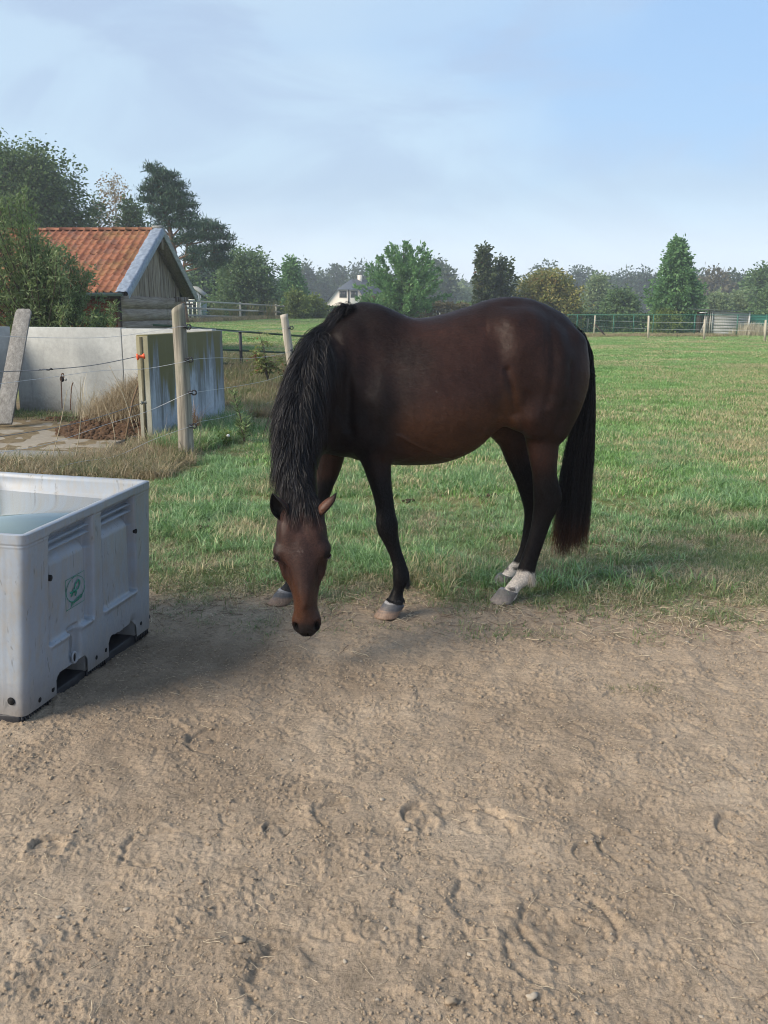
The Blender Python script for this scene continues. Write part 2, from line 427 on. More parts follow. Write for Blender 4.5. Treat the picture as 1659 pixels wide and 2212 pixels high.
def mat_grass(name, cols, dry, dry_amt, wscale=1.2, blue=0.0, tipdry=.5):
    t = NT(name); p = t.pos(); h = t.attr('h').outputs['Fac']; r = t.attr('r').outputs['Fac']
    n = t.noise(p, wscale, 4, .65, .4); n2 = t.noise(p, wscale * 5, 3, .6)
    c = t.ramp(t.math('ADD', t.math('MULTIPLY', n2, .5), t.math('MULTIPLY', r, .6)), [(.25, cols[0]), (.52, cols[1]), (.82, cols[2])])
    f = t.math('ADD', t.math('MULTIPLY', n, 3.0), t.math('ADD', t.math('MULTIPLY', r, .9), t.math('MULTIPLY', n2, .8)))
    f = t.math('MULTIPLY', f, .33)
    f = t.ramp(f, [(.82 - dry_amt * .3, 0.0), (.93 - dry_amt * .3, 1.0)]) if dry_amt < 1.25 else t.ramp(f, [(0, .7), (.6, 1.)])
    c = t.mix(f, c, t.mix(r, dry[0], dry[1]))
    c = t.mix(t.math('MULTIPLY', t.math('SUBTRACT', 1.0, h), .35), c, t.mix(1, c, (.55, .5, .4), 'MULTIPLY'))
    m = t.fin(c, .42, None, .45)
    # thin leaves let some light through
    tr = t.n('BsdfTranslucent'); t.l(c, tr.inputs['Color']); ms = t.n('MixShader'); ms.inputs[0].default_value = .30
    out = t.N['Material Output']; t.l(t.b.outputs[0], ms.inputs[1]); t.l(tr.outputs[0], ms.inputs[2]); t.l(ms.outputs[0], out.inputs['Surface'])
    return m
GC = [(.085, .18, .048), (.175, .32, .100), (.31, .47, .24)]
DRY = ((.38, .32, .17), (.54, .47, .28))
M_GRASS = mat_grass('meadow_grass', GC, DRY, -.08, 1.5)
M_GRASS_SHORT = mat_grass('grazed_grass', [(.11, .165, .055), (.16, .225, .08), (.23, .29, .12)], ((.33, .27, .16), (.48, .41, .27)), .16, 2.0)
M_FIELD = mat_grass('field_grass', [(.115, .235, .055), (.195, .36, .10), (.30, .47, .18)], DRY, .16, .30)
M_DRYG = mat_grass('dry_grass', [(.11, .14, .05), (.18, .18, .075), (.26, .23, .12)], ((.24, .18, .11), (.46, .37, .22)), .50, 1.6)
def terr(x, y): return ground_z(x, y)
def in_yard(x, y): return (x < -2.75 + .0 * y) & (y > 8.0) & (y < 16) | ((x < -2.2) & (y > 7.4) & (y < 9.2) & (x < -3.2))
def pts_in(n, y0, y1, seed, fx=.46, pw=1.0):
    r = np.random.default_rng(seed); y = y0 + (y1 - y0) * r.random(int(n)) ** pw
    x = (r.random(int(n)) * 2 - 1) * (fx * y + .35); return x, y, r
def build_grass():
    TA = [blades(30, .090, .125, .0066, 1.05, s, 5, 1.45, M_GRASS) for s in range(8)]
    TS = [blades(34, .09, .050, .0036, 1.3, 20 + s, 3, 1.6, M_GRASS_SHORT) for s in range(6)]
    TF = [blades(70, .26, .085, .011, .7, 40 + s, 3, 1.1, M_FIELD) for s in range(5)]
    TFF = [blades(80, .60, .095, .026, .6, 50 + s, 2, 1.0, M_FIELD) for s in range(4)]
    bank = lambda x, y: ((x / y > -.22) & (x / y < -.045) & (y > 14.5) & (y < 23.5)) | ((x / y < -.045) & (y > 8.2) & (y < 9.8) & (x < -1.9))
    # short grazed margin, thinning out over the soil
    x, y, r = pts_in(15500, 4.0, 7.2, 1)
    g = grassiness(x, y); keep = (r.random(len(x)) < g * .95 + .035 * (y > 4.35)); lum = smooth(fbm(x * 1.1, y * 1.1, 6, 3), -.15, .30)
    keep &= (r.random(len(x)) < .95 - .45 * lum * smooth(y, 5.1, 5.6)); x, y = x[keep], y[keep]
    scatter('short_grass', np.stack([x, y, ground_z(x, y)], 1), r.random(len(x)) * 6.28, .65 + .6 * r.random(len(x)), TS,
            label='short trampled grass at the edge of the bare soil', cat='grass')
    # lush near grass
    x, y, r = pts_in(20000, 4.7, 12.5, 2, pw=1.25)
    d = y - edge_Y(x); lum = smooth(fbm(x * 1.1, y * 1.1, 6, 3), -.30, .25)
    keep = (r.random(len(x)) < smooth(d, .12, .75) * (.30 + .70 * lum)) & ~in_yard(x, y)
    keep &= ~((x > .75) & (y < 6.9) & (r.random(len(x)) < .80 * (1 - smooth(y, 6.0, 6.9)) + .1))
    keep &= (r.random(len(x)) < .25 + .75 * smooth(fbm(x * 1.9 + 7, y * 1.5, 2, 3), -.28, -.02))
    x, y, lum = x[keep], y[keep], lum[keep]
    sc = (.50 + .35 * r.random(len(x))) * (.62 + .60 * lum) * (1 - .35 * smooth(y, 8, 12))
    scatter('meadow_grass', np.stack([x, y, ground_z(x, y)], 1), r.random(len(x)) * 6.28, sc, TA,
            label='lush green meadow grass behind the horse', cat='grass')
    # middle field
    x, y, r = pts_in(13000, 8, 30, 3, pw=1.35)
    keep = ~in_yard(x, y) & ~((x / y < -.14) & (y < 18)) & (r.random(len(x)) < .35 + .65 * smooth(y, 8, 12)); x, y = x[keep], y[keep]
    sc = (.6 + .5 * r.random(len(x)))
    scatter('pasture_grass', np.stack([x, y, ground_z(x, y)], 1), r.random(len(x)) * 6.28, np.stack([sc, sc, sc * .8], 1), TF,
            label='green pasture grass of the open field', cat='grass')
    x, y, r = pts_in(15000, 26, 74, 4, pw=1.3)
    keep = ~((x / y < -.20)&(y<35)); x, y = x[keep], y[keep]
    sc = (.6 + .5 * r.random(len(x)))
    scatter('distant_grass', np.stack([x, y, ground_z(x, y)], 1), r.random(len(x)) * 6.28, np.stack([sc, sc, sc * .62], 1), TFF,
            label='distant paddock grass before the fences', cat='grass')
build_grass()
# ================================================================== WATER TROUGH (plastic pallet box)
BT = .78
B0b = G(53, 1568); B0b[2] = 0; B1b = G(328, 1366); B1b[2] = 0
B0t = G(53, 1159, BT); B1t = G(326, 1037.5, BT)
lft = np.array([-.962, .275, 0.])
def bin_pt(w, z, d=0.0):
    """w along the rounded perimeter: face 0 (towards the camera, w<0), side (0..1), back (>1)"""
    t = z / BT
    A = B0b * (1 - t) + B0t * t; B = B1b * (1 - t) + B1t * t; A = A.copy(); B = B.copy(); A[2] = B[2] = 0
    e = (B - A); L = np.linalg.norm(e); e /= L; r = .035
    n0 = np.array([e[1], -e[0], 0]); n1 = -np.array([-lft[1], lft[0], 0]); n1 = n1 / np.linalg.norm(n1)
    if n1 @ e > 0: n1 = -n1
    if w < -.04: p = A + lft * (-w - .0); n = n1
    elif w < .04:
        f = (w + .04) / .08; n = n1 * (1 - f) + n0 * f; n /= np.linalg.norm(n)
        c = A + lft * .04 + e * .04; q0 = A + lft * .04; q1 = A + e * .04
        p = q0 * (1 - f) ** 2 + A * 2 * f * (1 - f) + q1 * f * f
    elif w < L - .04: p = A + e * w; n = n0
    elif w < L + .04:
        f = (w - L + .04) / .08; n2 = -n1; n = n0 * (1 - f) + n2 * f; n /= np.linalg.norm(n)
        q0 = B - e * .04; q1 = B + lft * .04; p = q0 * (1 - f) ** 2 + B * 2 * f * (1 - f) + q1 * f * f
    else: p = B + lft * (w - L); n = -n1
    p = p - n * d; return np.array([p[0], p[1], z])
BL = np.linalg.norm(B1b - B0b)
def face_sz(x, y):
    q = (x - 185) / 950.; s = q * 3.6 / (4.7 - q * 1.1)
    top = 665 - 422 * q; bot = 2040 - 705 * q
    return s * BL, .03 + (BT - .03) * (bot - y) / (bot - top)
def mat_plastic(name, col, warm):
    t = NT(name); p = t.obj()
    n1 = t.noise(p, 3, 5, .6); n2 = t.noise(p, 30, 4, .65, 0, (1, 1, .35)); n3 = t.noise(p, 26, 3, .8, .6, (1, 1, .22)); ns = t.noise(p, 240, 2, .5, 0, (1, 1, 5))
    c = t.ramp(n1, [(.3, [q * .84 for q in col]), (.7, [q * 1.06 for q in col])])
    c = t.mix(t.ramp(n2, [(.42, 0.), (.70, .55)]), c, warm)
    z = t.n('SeparateXYZ'); t.l(p, z.inputs[0])
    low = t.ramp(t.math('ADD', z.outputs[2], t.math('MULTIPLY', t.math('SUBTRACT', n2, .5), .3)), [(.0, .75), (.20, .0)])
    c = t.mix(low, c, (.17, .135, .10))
    sc = t.ramp(n3, [(.62, 0.), (.66, .6)])
    c = t.mix(sc, c, (.12, .12, .12))
    return t.fin(c, .42, t.bump(ns, .06, .002, t.bump(n1, .2, .01)), .4)
M_BIN = mat_plastic('grey_plastic', (.262, .298, .350), (.27, .24, .19))
M_BLK = plain('black_plastic', (.02, .02, .024), .55, .3, 20, .4)
M_HOLE = plain('dark_hole', (.006, .006, .007), .9, .1)
M_GREEN = plain('green_print', (.03, .22, .15), .5, .35, 60, .3)
trough = empty('water_trough', (B0b[0], B0b[1], 0), 0, 'grey plastic box used as a water trough, standing on bare soil, green print', 'water trough')
TO = np.array([B0b[0], B0b[1], 0])
def box01(x, a, b, s=.006): return smooth(x, a - s, a + s) * (1 - smooth(x, b - s, b + s))
def bin_depth(W, Z):
    D = np.zeros_like(W); L = BL
    for a, pa, pb, b in ((.165, .185, .445, .492), (.573, .590, .830, .876)):
        a, pa, pb, b = a * L, pa * L, pb * L, b * L
        rec = box01(W, a, b, .005) * box01(Z, .275, .742, .006)
        dep = .050 * rec
        # bulging panel with sloping head, right cheek slopes back
        pan = box01(W, pa - .008, pb, .010) * smooth(Z, .24, .26) * (1 - smooth(Z, .600, .668))
        cheek = smooth(W, pb - .004, b + .004)
        dep = dep * (1 - pan * .72)
        dep = dep * (1 - .35 * cheek * (1 - pan) * (Z < .60))
        D = D + dep
        for zf in (.672, .705, .736):
            fin = np.exp(-((Z - zf) / .0045) ** 4) * box01(W, a - .002, b - .008, .004)
            D = D * (1 - fin * .85)
        D = D - .010 * np.exp(-((Z - .268) / .014) ** 2) * box01(W, a + .004, b - .005, .006)
        D = D + .018 * box01(W, a + .006, b - .014, .008) * box01(Z, .150, .235, .02) * 0
    # spout notch in the first skirt
    s1, _ = face_sz(528, 1500); s2, _ = face_sz(610, 1500)
    nt = box01(W, s1 + .0, s2, .006) * smooth(Z, .125, .16) * (1 - smooth(Z, .27, .30)); mid = (s1 + s2) / 2
    V_ = np.clip(1 - (np.abs(W - mid) / ((s2 - s1) * .62)) ** 2 * (1.1 - (Z - .12) * 4).clip(.2, 1), 0, 1)
    D = D + .040 * nt * (.4 + .6 * V_)
    D = D - .004 * box01(Z, .742, .79, .003) - .0025 * np.exp(-((Z - .733) / .003) ** 2) * ((W < .165 * L) | (W > .876 * L) | ((W > .495 * L) & (W < .573 * L)))
    D = D + .0022 * np.sin(W * 210) * smooth(-W, .05, .08) * (Z < .72)
    D = D + .0012 * pnoise(W * 9, Z * 9, 1) + .0006 * pnoise(W * 60, Z * 60, 2)
    # battered lower edge of far panel
    D = D + .014 * np.exp(-(((W - .83 * L) / .03) ** 2 + ((Z - .12) / .025) ** 2))
    return D
def build_bin():
    ws = np.concatenate([np.linspace(-.95, -.05, 120), np.linspace(-.04, .04, 13), np.linspace(.045, BL - .045, 300), np.linspace(BL - .04, BL + .04, 9), np.linspace(BL + .06, BL + .95, 12)])
    zs = np.linspace(.035, BT, 190)
    W, Z = np.meshgrid(ws, zs, indexing='ij'); D = bin_depth(W, Z)
    # soften
    for _ in range(2):
        D[1:-1] = (D[:-2] + 2 * D[1:-1] + D[2:]) / 4
    V = np.array([bin_pt(w, z, d) for w, z, d in zip(W.ravel(), Z.ravel(), D.ravel())]) - TO
    n = len(zs); i = (np.arange(len(ws) - 1) * n)[:, None] + np.arange(n - 1)[None]
    F = np.stack([i, i + n, i + n + 1, i + 1], -1).reshape(-1, 4)
    wc = (W[:-1, :-1] + W[1:, 1:]).ravel() / 2; zc = (Z[:-1, :-1] + Z[1:, 1:]).ravel() / 2
    zo = .125 + .006 * pnoise(wc * 12, 1, 1)
    def op(a, b):
        # rounded opening corners
        r = .03; x = np.minimum(wc - a, b - wc); return (x > 0) & (zc < zo - r * (1 - np.clip(x / r, 0, 1)) ** 2)
    cut = op(.205 * BL, .435 * BL) | op(.605 * BL, .855 * BL)
    body = MB(); m = np_mesh('trough_body', V, F[~cut], [M_BIN], True)
    bo = mobj('body', m, trough)
    # rim and inner walls, closed ring
    ring = [(-.95, 0), (-.04, 0), (0, 0), (.04, 0)] + [(w, 0) for w in np.linspace(.08, BL - .08, 14)] + [(BL - .04, 0), (BL, 0), (BL + .04, 0), (BL + .95, 0)]
    rm = MB(); Vr = []; prof = [(0, BT - .035), (-.004, BT - .004), (.0, BT + .001), (.012, BT + .004), (.028, BT), (.034, BT - .02), (.036, BT - .075), (.052, BT - .083), (.056, BT - .2), (.060, .30)]
    rr = [w for w, _ in ring]
    for w in rr:
        for d, z in prof:
            q = bin_pt(w, min(z, BT), 0); q2 = bin_pt(w, min(z, BT), .1); inn = (q2 - q) / .1
            p = q + inn * d; p[2] = z + .002 * pnoise(w * 14, d * 30, 3); Vr.append(p - TO)
    k = len(prof); Fr = [(i * k + j, i * k + j + 1, (i + 1) * k + j + 1, (i + 1) * k + j) for i in range(len(rr) - 1) for j in range(k - 1)]
    rm.add(Vr, Fr)
    # indented inner panels on the far wall
    for a, b in ((BL + .12, BL + .42), (BL + .50, BL + .80)):
        pts = []
        for w, z in ((a, .58), (b, .58), (b, .672), (a, .672)):
            q = bin_pt(w, z, .045); pts.append(q - TO)
        q0 = bin_pt(a, .6, 0); q1 = bin_pt(a, .6, .1); rm.prism(pts, (q1 - q0) * .30)
    rm.build('rim', M_BIN, trough, True)
    # end wall outside the picture, underside
    un = MB()
    A = bin_pt(-.94, .13); B = bin_pt(BL + .94, .13); C = bin_pt(.05, .13, .01); E = bin_pt(BL - .05, .13, .01)
    un.prism([A - TO, C - TO, E - TO, B - TO], (0, 0, .02))
    e2 = bin_pt(-.94, .13, 0); e3 = bin_pt(BL + .94, .13, 0)
    un.prism([e2 - TO, e3 - TO, e3 - TO + lft * .04, e2 - TO + lft * .04], (0, 0, BT - .13))
    un.build('end_wall', M_BIN, trough)
    # feet: nine blocks, the three seen along the side carried inwards
    e = (B1b - B0b) / BL
    nrm = np.array([e[1], -e[0], 0])
    for a, b in ((.0, .205), (.435, .605), (.855, 1.0)):
        for k_, off in enumerate((.012, .42)):
            f = MB(); p0 = B0b + e * (a * BL + .004) - nrm * off; p1 = B0b + e * (b * BL - .004) - nrm * off; dd = -nrm * .16
            if k_ == 0: p0 = p0 + e * .03 * (a == 0)
            f.prism([p - TO + UP * .035 for p in (p0, p1, p1 + dd, p0 + dd)], (0, 0, .105)); f.build('foot', M_BIN, trough, bevel=.004)
    # black skids on the ground
    for k_, off in enumerate((.02, .45)):
        f = MB(); p0 = B0b - nrm * off - e * .0; p1 = B1b - nrm * off; dd = -nrm * .13
        f.prism([p - TO + UP * (-.012) for p in (p0, p1, p1 + dd, p0 + dd)], (0, 0, .050)); f.build('skid', M_BLK, trough, bevel=.006)
    f = MB(); p0 = B0b + e * .02 + lft * .02; f.prism([p - TO + UP * (-.012) for p in (p0, p0 + e * .10, p0 + e * .10 + lft * .9, p0 + lft * .9)], (0, 0, .050)); f.build('skid', M_BLK, trough, bevel=.006)
    rb = MB()
    for a, b in ((.0, .20), (.44, .60), (.86, 1.0)):
        for w in np.arange(a * BL + .01, b * BL - .005, .018):
            p = B0b + e * w + nrm * -.016; rb.box(p - TO + UP * .018, (.007, .01, .034), R=np.array([e, nrm, UP]).T)
    rb.build('skid_ribs', M_BLK, trough, kind='stuff')
    # holes
    for x, y, r in ((387, 960, .013), (1050, 600, .012), (1130, 1255, .009), (1060, 1305, .010), (798, 1508, .010), (727, 1565, .010), (400, 1810, .011), (300, 1890, .011)):
        s, z = face_sz(x, y); c = bin_pt(s, z, -.0012); n_ = nrm; m = MB(); pts = []; pin = []
        for k_ in range(16):
            an = k_ * math.pi / 8; pts.append(c + e * math.cos(an) * r + UP * math.sin(an) * r - TO)
        m.prism(pts, -n_ * .012); m.build('bolt_hole', M_HOLE, trough)
    c = bin_pt(-.06, .10, -.001); m = MB(); lr = np.array([lft[1], -lft[0], 0]); nn = bin_pt(-.06, .10, 0) - bin_pt(-.06, .10, .1); nn /= .1
    m.prism([c + lft * math.cos(k * math.pi / 8) * .016 + UP * math.sin(k * math.pi / 8) * .016 - TO for k in range(16)], nn * .003); m.build('bolt', M_HOLE, trough)
    # drain spout ring
    s, z = face_sz(562, 1562); c = bin_pt(s, z, .006); m = MB()
    m.tube([c - TO + e * math.cos(a) * .017 + UP * math.sin(a) * .024 + nrm * .006 for a in np.linspace(0, 2 * math.pi, 17)], .0055, 6, False)
    m.build('drain_ring', M_BIN, trough, True)
    m = MB(); m.prism([c - TO + e * math.cos(a) * .013 + UP * math.sin(a) * .019 + nrm * .0 for a in np.linspace(0, 2 * math.pi, 13)[:-1]], nrm * .004); m.build('drain_hole', M_HOLE, trough)
    # printed emblem and lettering on the first panel
    c0 = bin_pt(.30 * BL, .45, bin_depth(np.array([[.30 * BL]]), np.array([[.45]]))[0, 0] - .0012)
    pn = np.cross(e, (bin_pt(.3 * BL, .55) - bin_pt(.3 * BL, .35))); pn /= np.linalg.norm(pn)
    if pn @ nrm < 0: pn = -pn
    def on(X, Y):
        u = (200 + X / 6.636) / 1.8083; v = (2200 + Y / 6.636) / 1.8083
        o = np.array([0, 0, CAMZ]); d = P(u, v, 4.) - o
        t = ((c0 - o) @ pn) / (d @ pn); return o + d * t
    def stroke(m, pts, w):
        p = np.array([on(*q) for q in pts]) - TO
        for a, b in zip(p[:-1], p[1:]):
            d = b - a; L_ = np.linalg.norm(d); d /= L_; s_ = np.cross(pn, d) * w / 2
            a2, b2 = a - d * w * .3, b + d * w * .3
            m.prism([a2 - s_, b2 - s_, b2 + s_, a2 + s_], pn * .0006)
    m = MB()
    stroke(m, [(852, 185), (700, 275), (365, 460), (372, 700), (388, 1245), (640, 1090), (860, 955)], .0020)
    stroke(m, [(860, 955), (870, 700), (852, 185)], .0006)
    m.build('printed_frame', M_GREEN, trough)
    m = MB(); ctr = np.array([627, 665.])
    A1 = np.array([128, -285.]); A2 = np.array([-182, -110.])
    for a0, a1, w in ((.05, 1.05, .0030), (1.2, 2.95, .0030), (3.05, 5.35, .0050), (5.5, 6.28, .0022)):
        stroke(m, [tuple(ctr + A1 * math.cos(a) * 1.13 + A2 * math.sin(a) * 1.03) for a in np.linspace(a0, a1, 14)], w)
    m.build('printed_ring', M_GREEN, trough)
    m = MB()
    stroke(m, [(520, 855), (560, 790), (600, 650), (640, 520), (700, 432)], .009)
    stroke(m, [(700, 432), (738, 455), (742, 540), (700, 640), (610, 730)], .0085)
    stroke(m, [(495, 775), (590, 745), (655, 725), (650, 770), (630, 830)], .008)
    m.build('printed_monogram', M_GREEN, trough)
    GL = {'R': [[(0, 0), (0, 1), (.6, .95), (.6, .55), (0, .5)], [(.25, .5), (.65, 0)]], 'I': [[(.3, 0), (.3, 1)]], 'C': [[(.6, .85), (.3, 1), (0, .7), (0, .3), (.3, 0), (.6, .15)]],
          'A': [[(0, 0), (.3, 1), (.6, 0)], [(.12, .4), (.48, .4)]], 'T': [[(.3, 0), (.3, 1)], [(0, 1), (.6, 1)]], 'E': [[(.6, 0), (0, 0), (0, 1), (.6, 1)], [(0, .5), (.45, .5)]], 'D': [[(0, 0), (0, 1), (.4, .9), (.6, .5), (.4, .1), (0, 0)]]}
    for i, ch in enumerate('RICATEED'):
        t0 = i / 8.; b0 = np.array([522 + 290 * t0, 1100 - 262 * t0 - 30 * math.sin(math.pi * t0) + 25]); ex = np.array([36, -30.]); ey = np.array([6, -78.])
        m = MB()
        for pl in GL[ch]: stroke(m, [tuple(b0 + ex * q[0] * .95 + ey * q[1]) for q in pl], .0034)
        m.build('printed_letter', M_GREEN, trough)
build_bin()
# the water is its own thing resting in the trough
t = NT('trough_water'); n = t.noise(t.pos(), 9, 3, .5, 0, (1, 2.5, 1)); t.b.inputs['Base Color'].default_value = (.20, .26, .26, 1)
t.b.inputs['IOR'].default_value = 1.6
M_WATER = t.fin(None, .03, t.bump(n, .05, .01), .7)
WZ = .700
wa = [bin_pt(w, WZ, .062) for w in (-.93, .06, BL - .06, BL + .93)]
for q in wa: q[2] = WZ
m = MB(); m.prism(wa, (0, 0, -.012)); m.build('water', M_WATER, None, label='still greenish water filling the grey trough', cat='water')
# ================================================================== YARD
def mat_concrete(name, base, kind):
    t = NT(name); p = t.obj(); g = t.n('TexCoord').outputs['Generated']
    n1 = t.noise(p, 1.6, 6, .65); n2 = t.noise(p, 14, 5, .7); n3 = t.noise(p, 5.5, 5, .75, .2, (1, 1, .12)); n4 = t.noise(p, 90, 3, .7)
    z = t.n('SeparateXYZ'); t.l(p, z.inputs[0]); zz = z.outputs[2]
    c = t.ramp(n1, [(.3, [q * .80 for q in base]), (.55, base), (.75, [min(1, q * 1.18) for q in base])])
    c = t.mix(.35, c, t.mix(1, c, t.ramp(n2, [(.3, .6), (.7, 1.25)]), 'MULTIPLY'))
    if kind == 'stained':
        top = t.math('ADD', zz, t.math('MULTIPLY', t.math('SUBTRACT', n3, .5), 3.2))
        c = t.mix(t.ramp(top, [(.35, 0.), (1.2, .78)]), c, (.105, .105, .095))
        n5 = t.noise(p, 2.6, 4, .6, .1, (1, 1, .10)); gm = t.math('ADD', zz, t.math('MULTIPLY', t.math('SUBTRACT', n5, .5), 3.6))
        c = t.mix(t.ramp(gm, [(.80, 0.), (1.45, .8)]), c, (.135, .115, .030))
        c = t.mix(t.ramp(zz, [(0.03, .55), (.16, 0.)]), c, (.30, .31, .32))
    elif kind == 'end':
        c = t.mix(t.ramp(t.math('ADD', zz, t.math('MULTIPLY', t.math('SUBTRACT', n3, .5), 1.2)), [(.6, .0), (1.3, .7)]), c, (.19, .17, .09))
    else:
        top = t.math('ADD', zz, t.math('MULTIPLY', t.math('SUBTRACT', n3, .5), .9))
        c = t.mix(t.ramp(top, [(1.05, 0.), (1.42, .50)]), c, (.12, .115, .085))
        c = t.mix(t.ramp(t.math('ADD', zz, t.math('MULTIPLY', t.math('SUBTRACT', n2, .5), .3)), [(.02, .6), (.30, 0.)]), c, (.12, .10, .07))
        c = t.mix(t.ramp(n3, [(.62, 0.), (.72, .28)]), c, (.10, .10, .10))
    return t.fin(c, .85, t.bump(n4, .25, .004, t.bump(n2, .3, .006)), .2)
M_CW = mat_concrete('concrete_grey', (.36, .37, .36), 'wall')
M_CS = mat_concrete('concrete_stained', (.40, .44, .50), 'stained')
M_CE = mat_concrete('concrete_mossy_end', (.38, .37, .30), 'end')
M_FLOOR = mat_concrete('concrete_floor', (.40, .36, .30), 'wall2')
def wall(name, a, b, th, h, mat, label, side=1, z0=-.1, **k):
    a = np.array([*a, 0.]); b = np.array([*b, 0.]); L = np.linalg.norm(b - a); e = (b - a) / L; n = np.array([-e[1], e[0], 0]) * side
    o = empty(name, a, math.atan2(e[1], e[0]), label, 'wall')
    m = MB(); m.box((L / 2, side * th / 2, (h + z0) / 2), (L, th, h - z0))
    m.build('panel', mat, o, bevel=.008)
    return o, L
# free end panel
w1, L1 = wall('concrete_wall', (-2.795, 11.10), (-2.325, 13.50), .15, 1.325, M_CS, 'pale blue-grey concrete panel with moss and dark streaks running down, behind the leaning post', 1)
m = MB(); m.box((-.006, .075, .62), (.012, .15, 1.38)); m.build('end_face', M_CE, w1, bevel=.004)
m = MB(); m.box((-.014, .085, .62), (.010, .035, 1.36)); m.build('groove', plain('groove_dark', (.07, .065, .04), .9), w1)
# back wall of two panels
w2, L2 = wall('concrete_wall', (-5.90, 14.95), (-3.95, 14.08), .14, 1.355, M_CW, 'left grey concrete panel of the back wall with a drain hole', 1)
m = MB(); m.tube([(.93, -.004, .56), (.93, .02, .56)], .045, 12); m.build('drain_hole', M_HOLE, w2)
m = MB(); m.tube([(1.0, -.008, .56), (1.0, .01, .56)], .022, 10); m.build('plug', M_CW, w2)
w3, L3 = wall('concrete_wall', (-3.935, 14.07), (-2.50, 13.66), .14, 1.345, M_CW, 'right grey concrete panel of the back wall, under the barn gable', 1)
w4, L4 = wall('concrete_wall', (-6.9, 12.9), (-5.93, 14.90), .14, 1.36, M_CW, 'concrete side wall running forward behind the leaning plank', 1)
m = MB(); m.box((0, -.004, .6), (.022, .01, 1.4)); 
# yard floor slabs
def slab(name, pts, th, mat, **k):
    m = MB(); m.prism([(p[0], p[1], -.05) for p in pts], (0, 0, th + .05)); return m.build(name, mat, None, bevel=.01, **k)
def gp(u, v): g = G(u, v); return (g[0], g[1])
slab('concrete_floor', [gp(-330, 965), gp(150, 976), gp(232, 984), gp(300, 962), (-2.9, 11.0), (-2.45, 13.4), (-3.95, 14.0), (-5.8, 14.8), (-7.2, 12.5)], .022, M_FLOOR, kind='structure')
slab('concrete_path', [gp(-330, 1012), gp(150, 1006), gp(236, 998), gp(214, 985), gp(140, 980), gp(-330, 970)], .030, mat_concrete('concrete_pale', (.47, .46, .43), 'wall2'), kind='structure')
# ---- wood
def mat_wood(name, cols, scale=1.0, axis=2, moss=None, rough=.85):
    t = NT(name); p = t.obj(); s = [14, 14, 14]; s[axis] = .9
    n1 = t.noise(p, 1.6 * scale, 6, .65, .3, tuple(s)); s2 = [60, 60, 60]; s2[axis] = 1.4; n2 = t.noise(p, 1.3 * scale, 4, .6, .2, tuple(s2)); n3 = t.noise(p, 2.2, 3, .6)
    c = t.ramp(n1, [(.28, cols[0]), (.5, cols[1]), (.72, cols[2])])
    c = t.mix(.5, c, t.mix(1, c, t.ramp(n2, [(.32, .45), (.55, 1.05), (.75, 1.25)]), 'MULTIPLY'))
    oi = t.n('ObjectInfo')
    c = t.mix(.5, c, t.mix(1, c, t.ramp(oi.outputs['Random'], [(0, (.62, .6, .58)), (1, (1.3, 1.26, 1.2))]), 'MULTIPLY'))
    if moss: c = t.mix(t.ramp(n3, [(.5, 0.), (.7, .6)]), c, moss)
    return t.fin(c, rough, t.bump(n2, .6, .006, t.bump(n1, .5, .01)), .2)
M_POST = mat_wood('weathered_post', ((.11, .10, .085), (.24, .22, .185), (.38, .35, .30)), 1, 2, (.17, .18, .12))
M_POST2 = mat_wood('pale_post', ((.22, .20, .165), (.38, .35, .30), (.50, .47, .41)), 1, 2)
M_RAIL = mat_wood('fence_rail_wood', ((.34, .32, .28), (.46, .44, .39), (.58, .55, .50)), 1, 0)
def log_post(name, base, top, r0, r1, mat, label, seed, slant=.05, group=None, cat='post'):
    base = np.array(base, float); top = np.array(top, float); r = np.random.default_rng(seed)
    n, K = 20, 26; V = []
    o = empty(name, base, 0, label, cat, group); ax = top - base; L = np.linalg.norm(ax); ax /= L
    a = np.cross(ax, [0, 1, 0]); a /= np.linalg.norm(a); b = np.cross(ax, a)
    for i in range(K + 1):
        t = i / K; rr = r0 + (r1 - r0) * t
        for k in range(n):
            an = 2 * math.pi * k / n
            q = rr * (1 + .10 * pnoise(math.cos(an) * 1.5 + seed, math.sin(an) * 1.5, t * 3) + .06 * pnoise(math.cos(an) * 6 + seed, math.sin(an) * 6, t * 1.5))
            hh = t * L - (slant * .5 * (1 + math.cos(an + .4)) if i == K else 0) - (slant * .5 * (1 + math.cos(an + .4)) * .8 if i == K - 1 else 0)
            V.append(a * math.cos(an) * q + b * math.sin(an) * q + ax * hh + np.array([.012 * math.sin(t * 3.0), 0, 0]))
    F = [(i * n + k, i * n + (k + 1) % n, (i + 1) * n + (k + 1) % n, (i + 1) * n + k) for i in range(K) for k in range(n)]
    c = len(V); V.append(np.mean(V[-n:], axis=0)); F += [(K * n + k, K * n + (k + 1) % n, c) for k in range(n)]
    m = MB(); m.add(V, F); m.build('post', mat, o, True)
    return o
pa = G(403, 992); pa[2] = -.06; pt = P(383, 655, pa[1] - .02)
post1 = log_post('wooden_post', pa, pt, .086, .070, M_POST, 'thick grey weathered post leaning left in front of the stained concrete panel', 3, .09)
pb = P(640, 880, 16.2); pb[2] = -.1; pt2 = P(613, 678, 16.2)
post2 = log_post('wooden_post', pb, pt2, .080, .066, M_POST2, 'pale split post leaning beside the horse mane, in front of the green field', 5, .02)
m = MB(); m.prism([(-.115, -.062, 1.62), (-.120, -.064, .9), (-.112, -.062, .9), (-.105, -.062, 1.62)], (0, .004, 0)); 
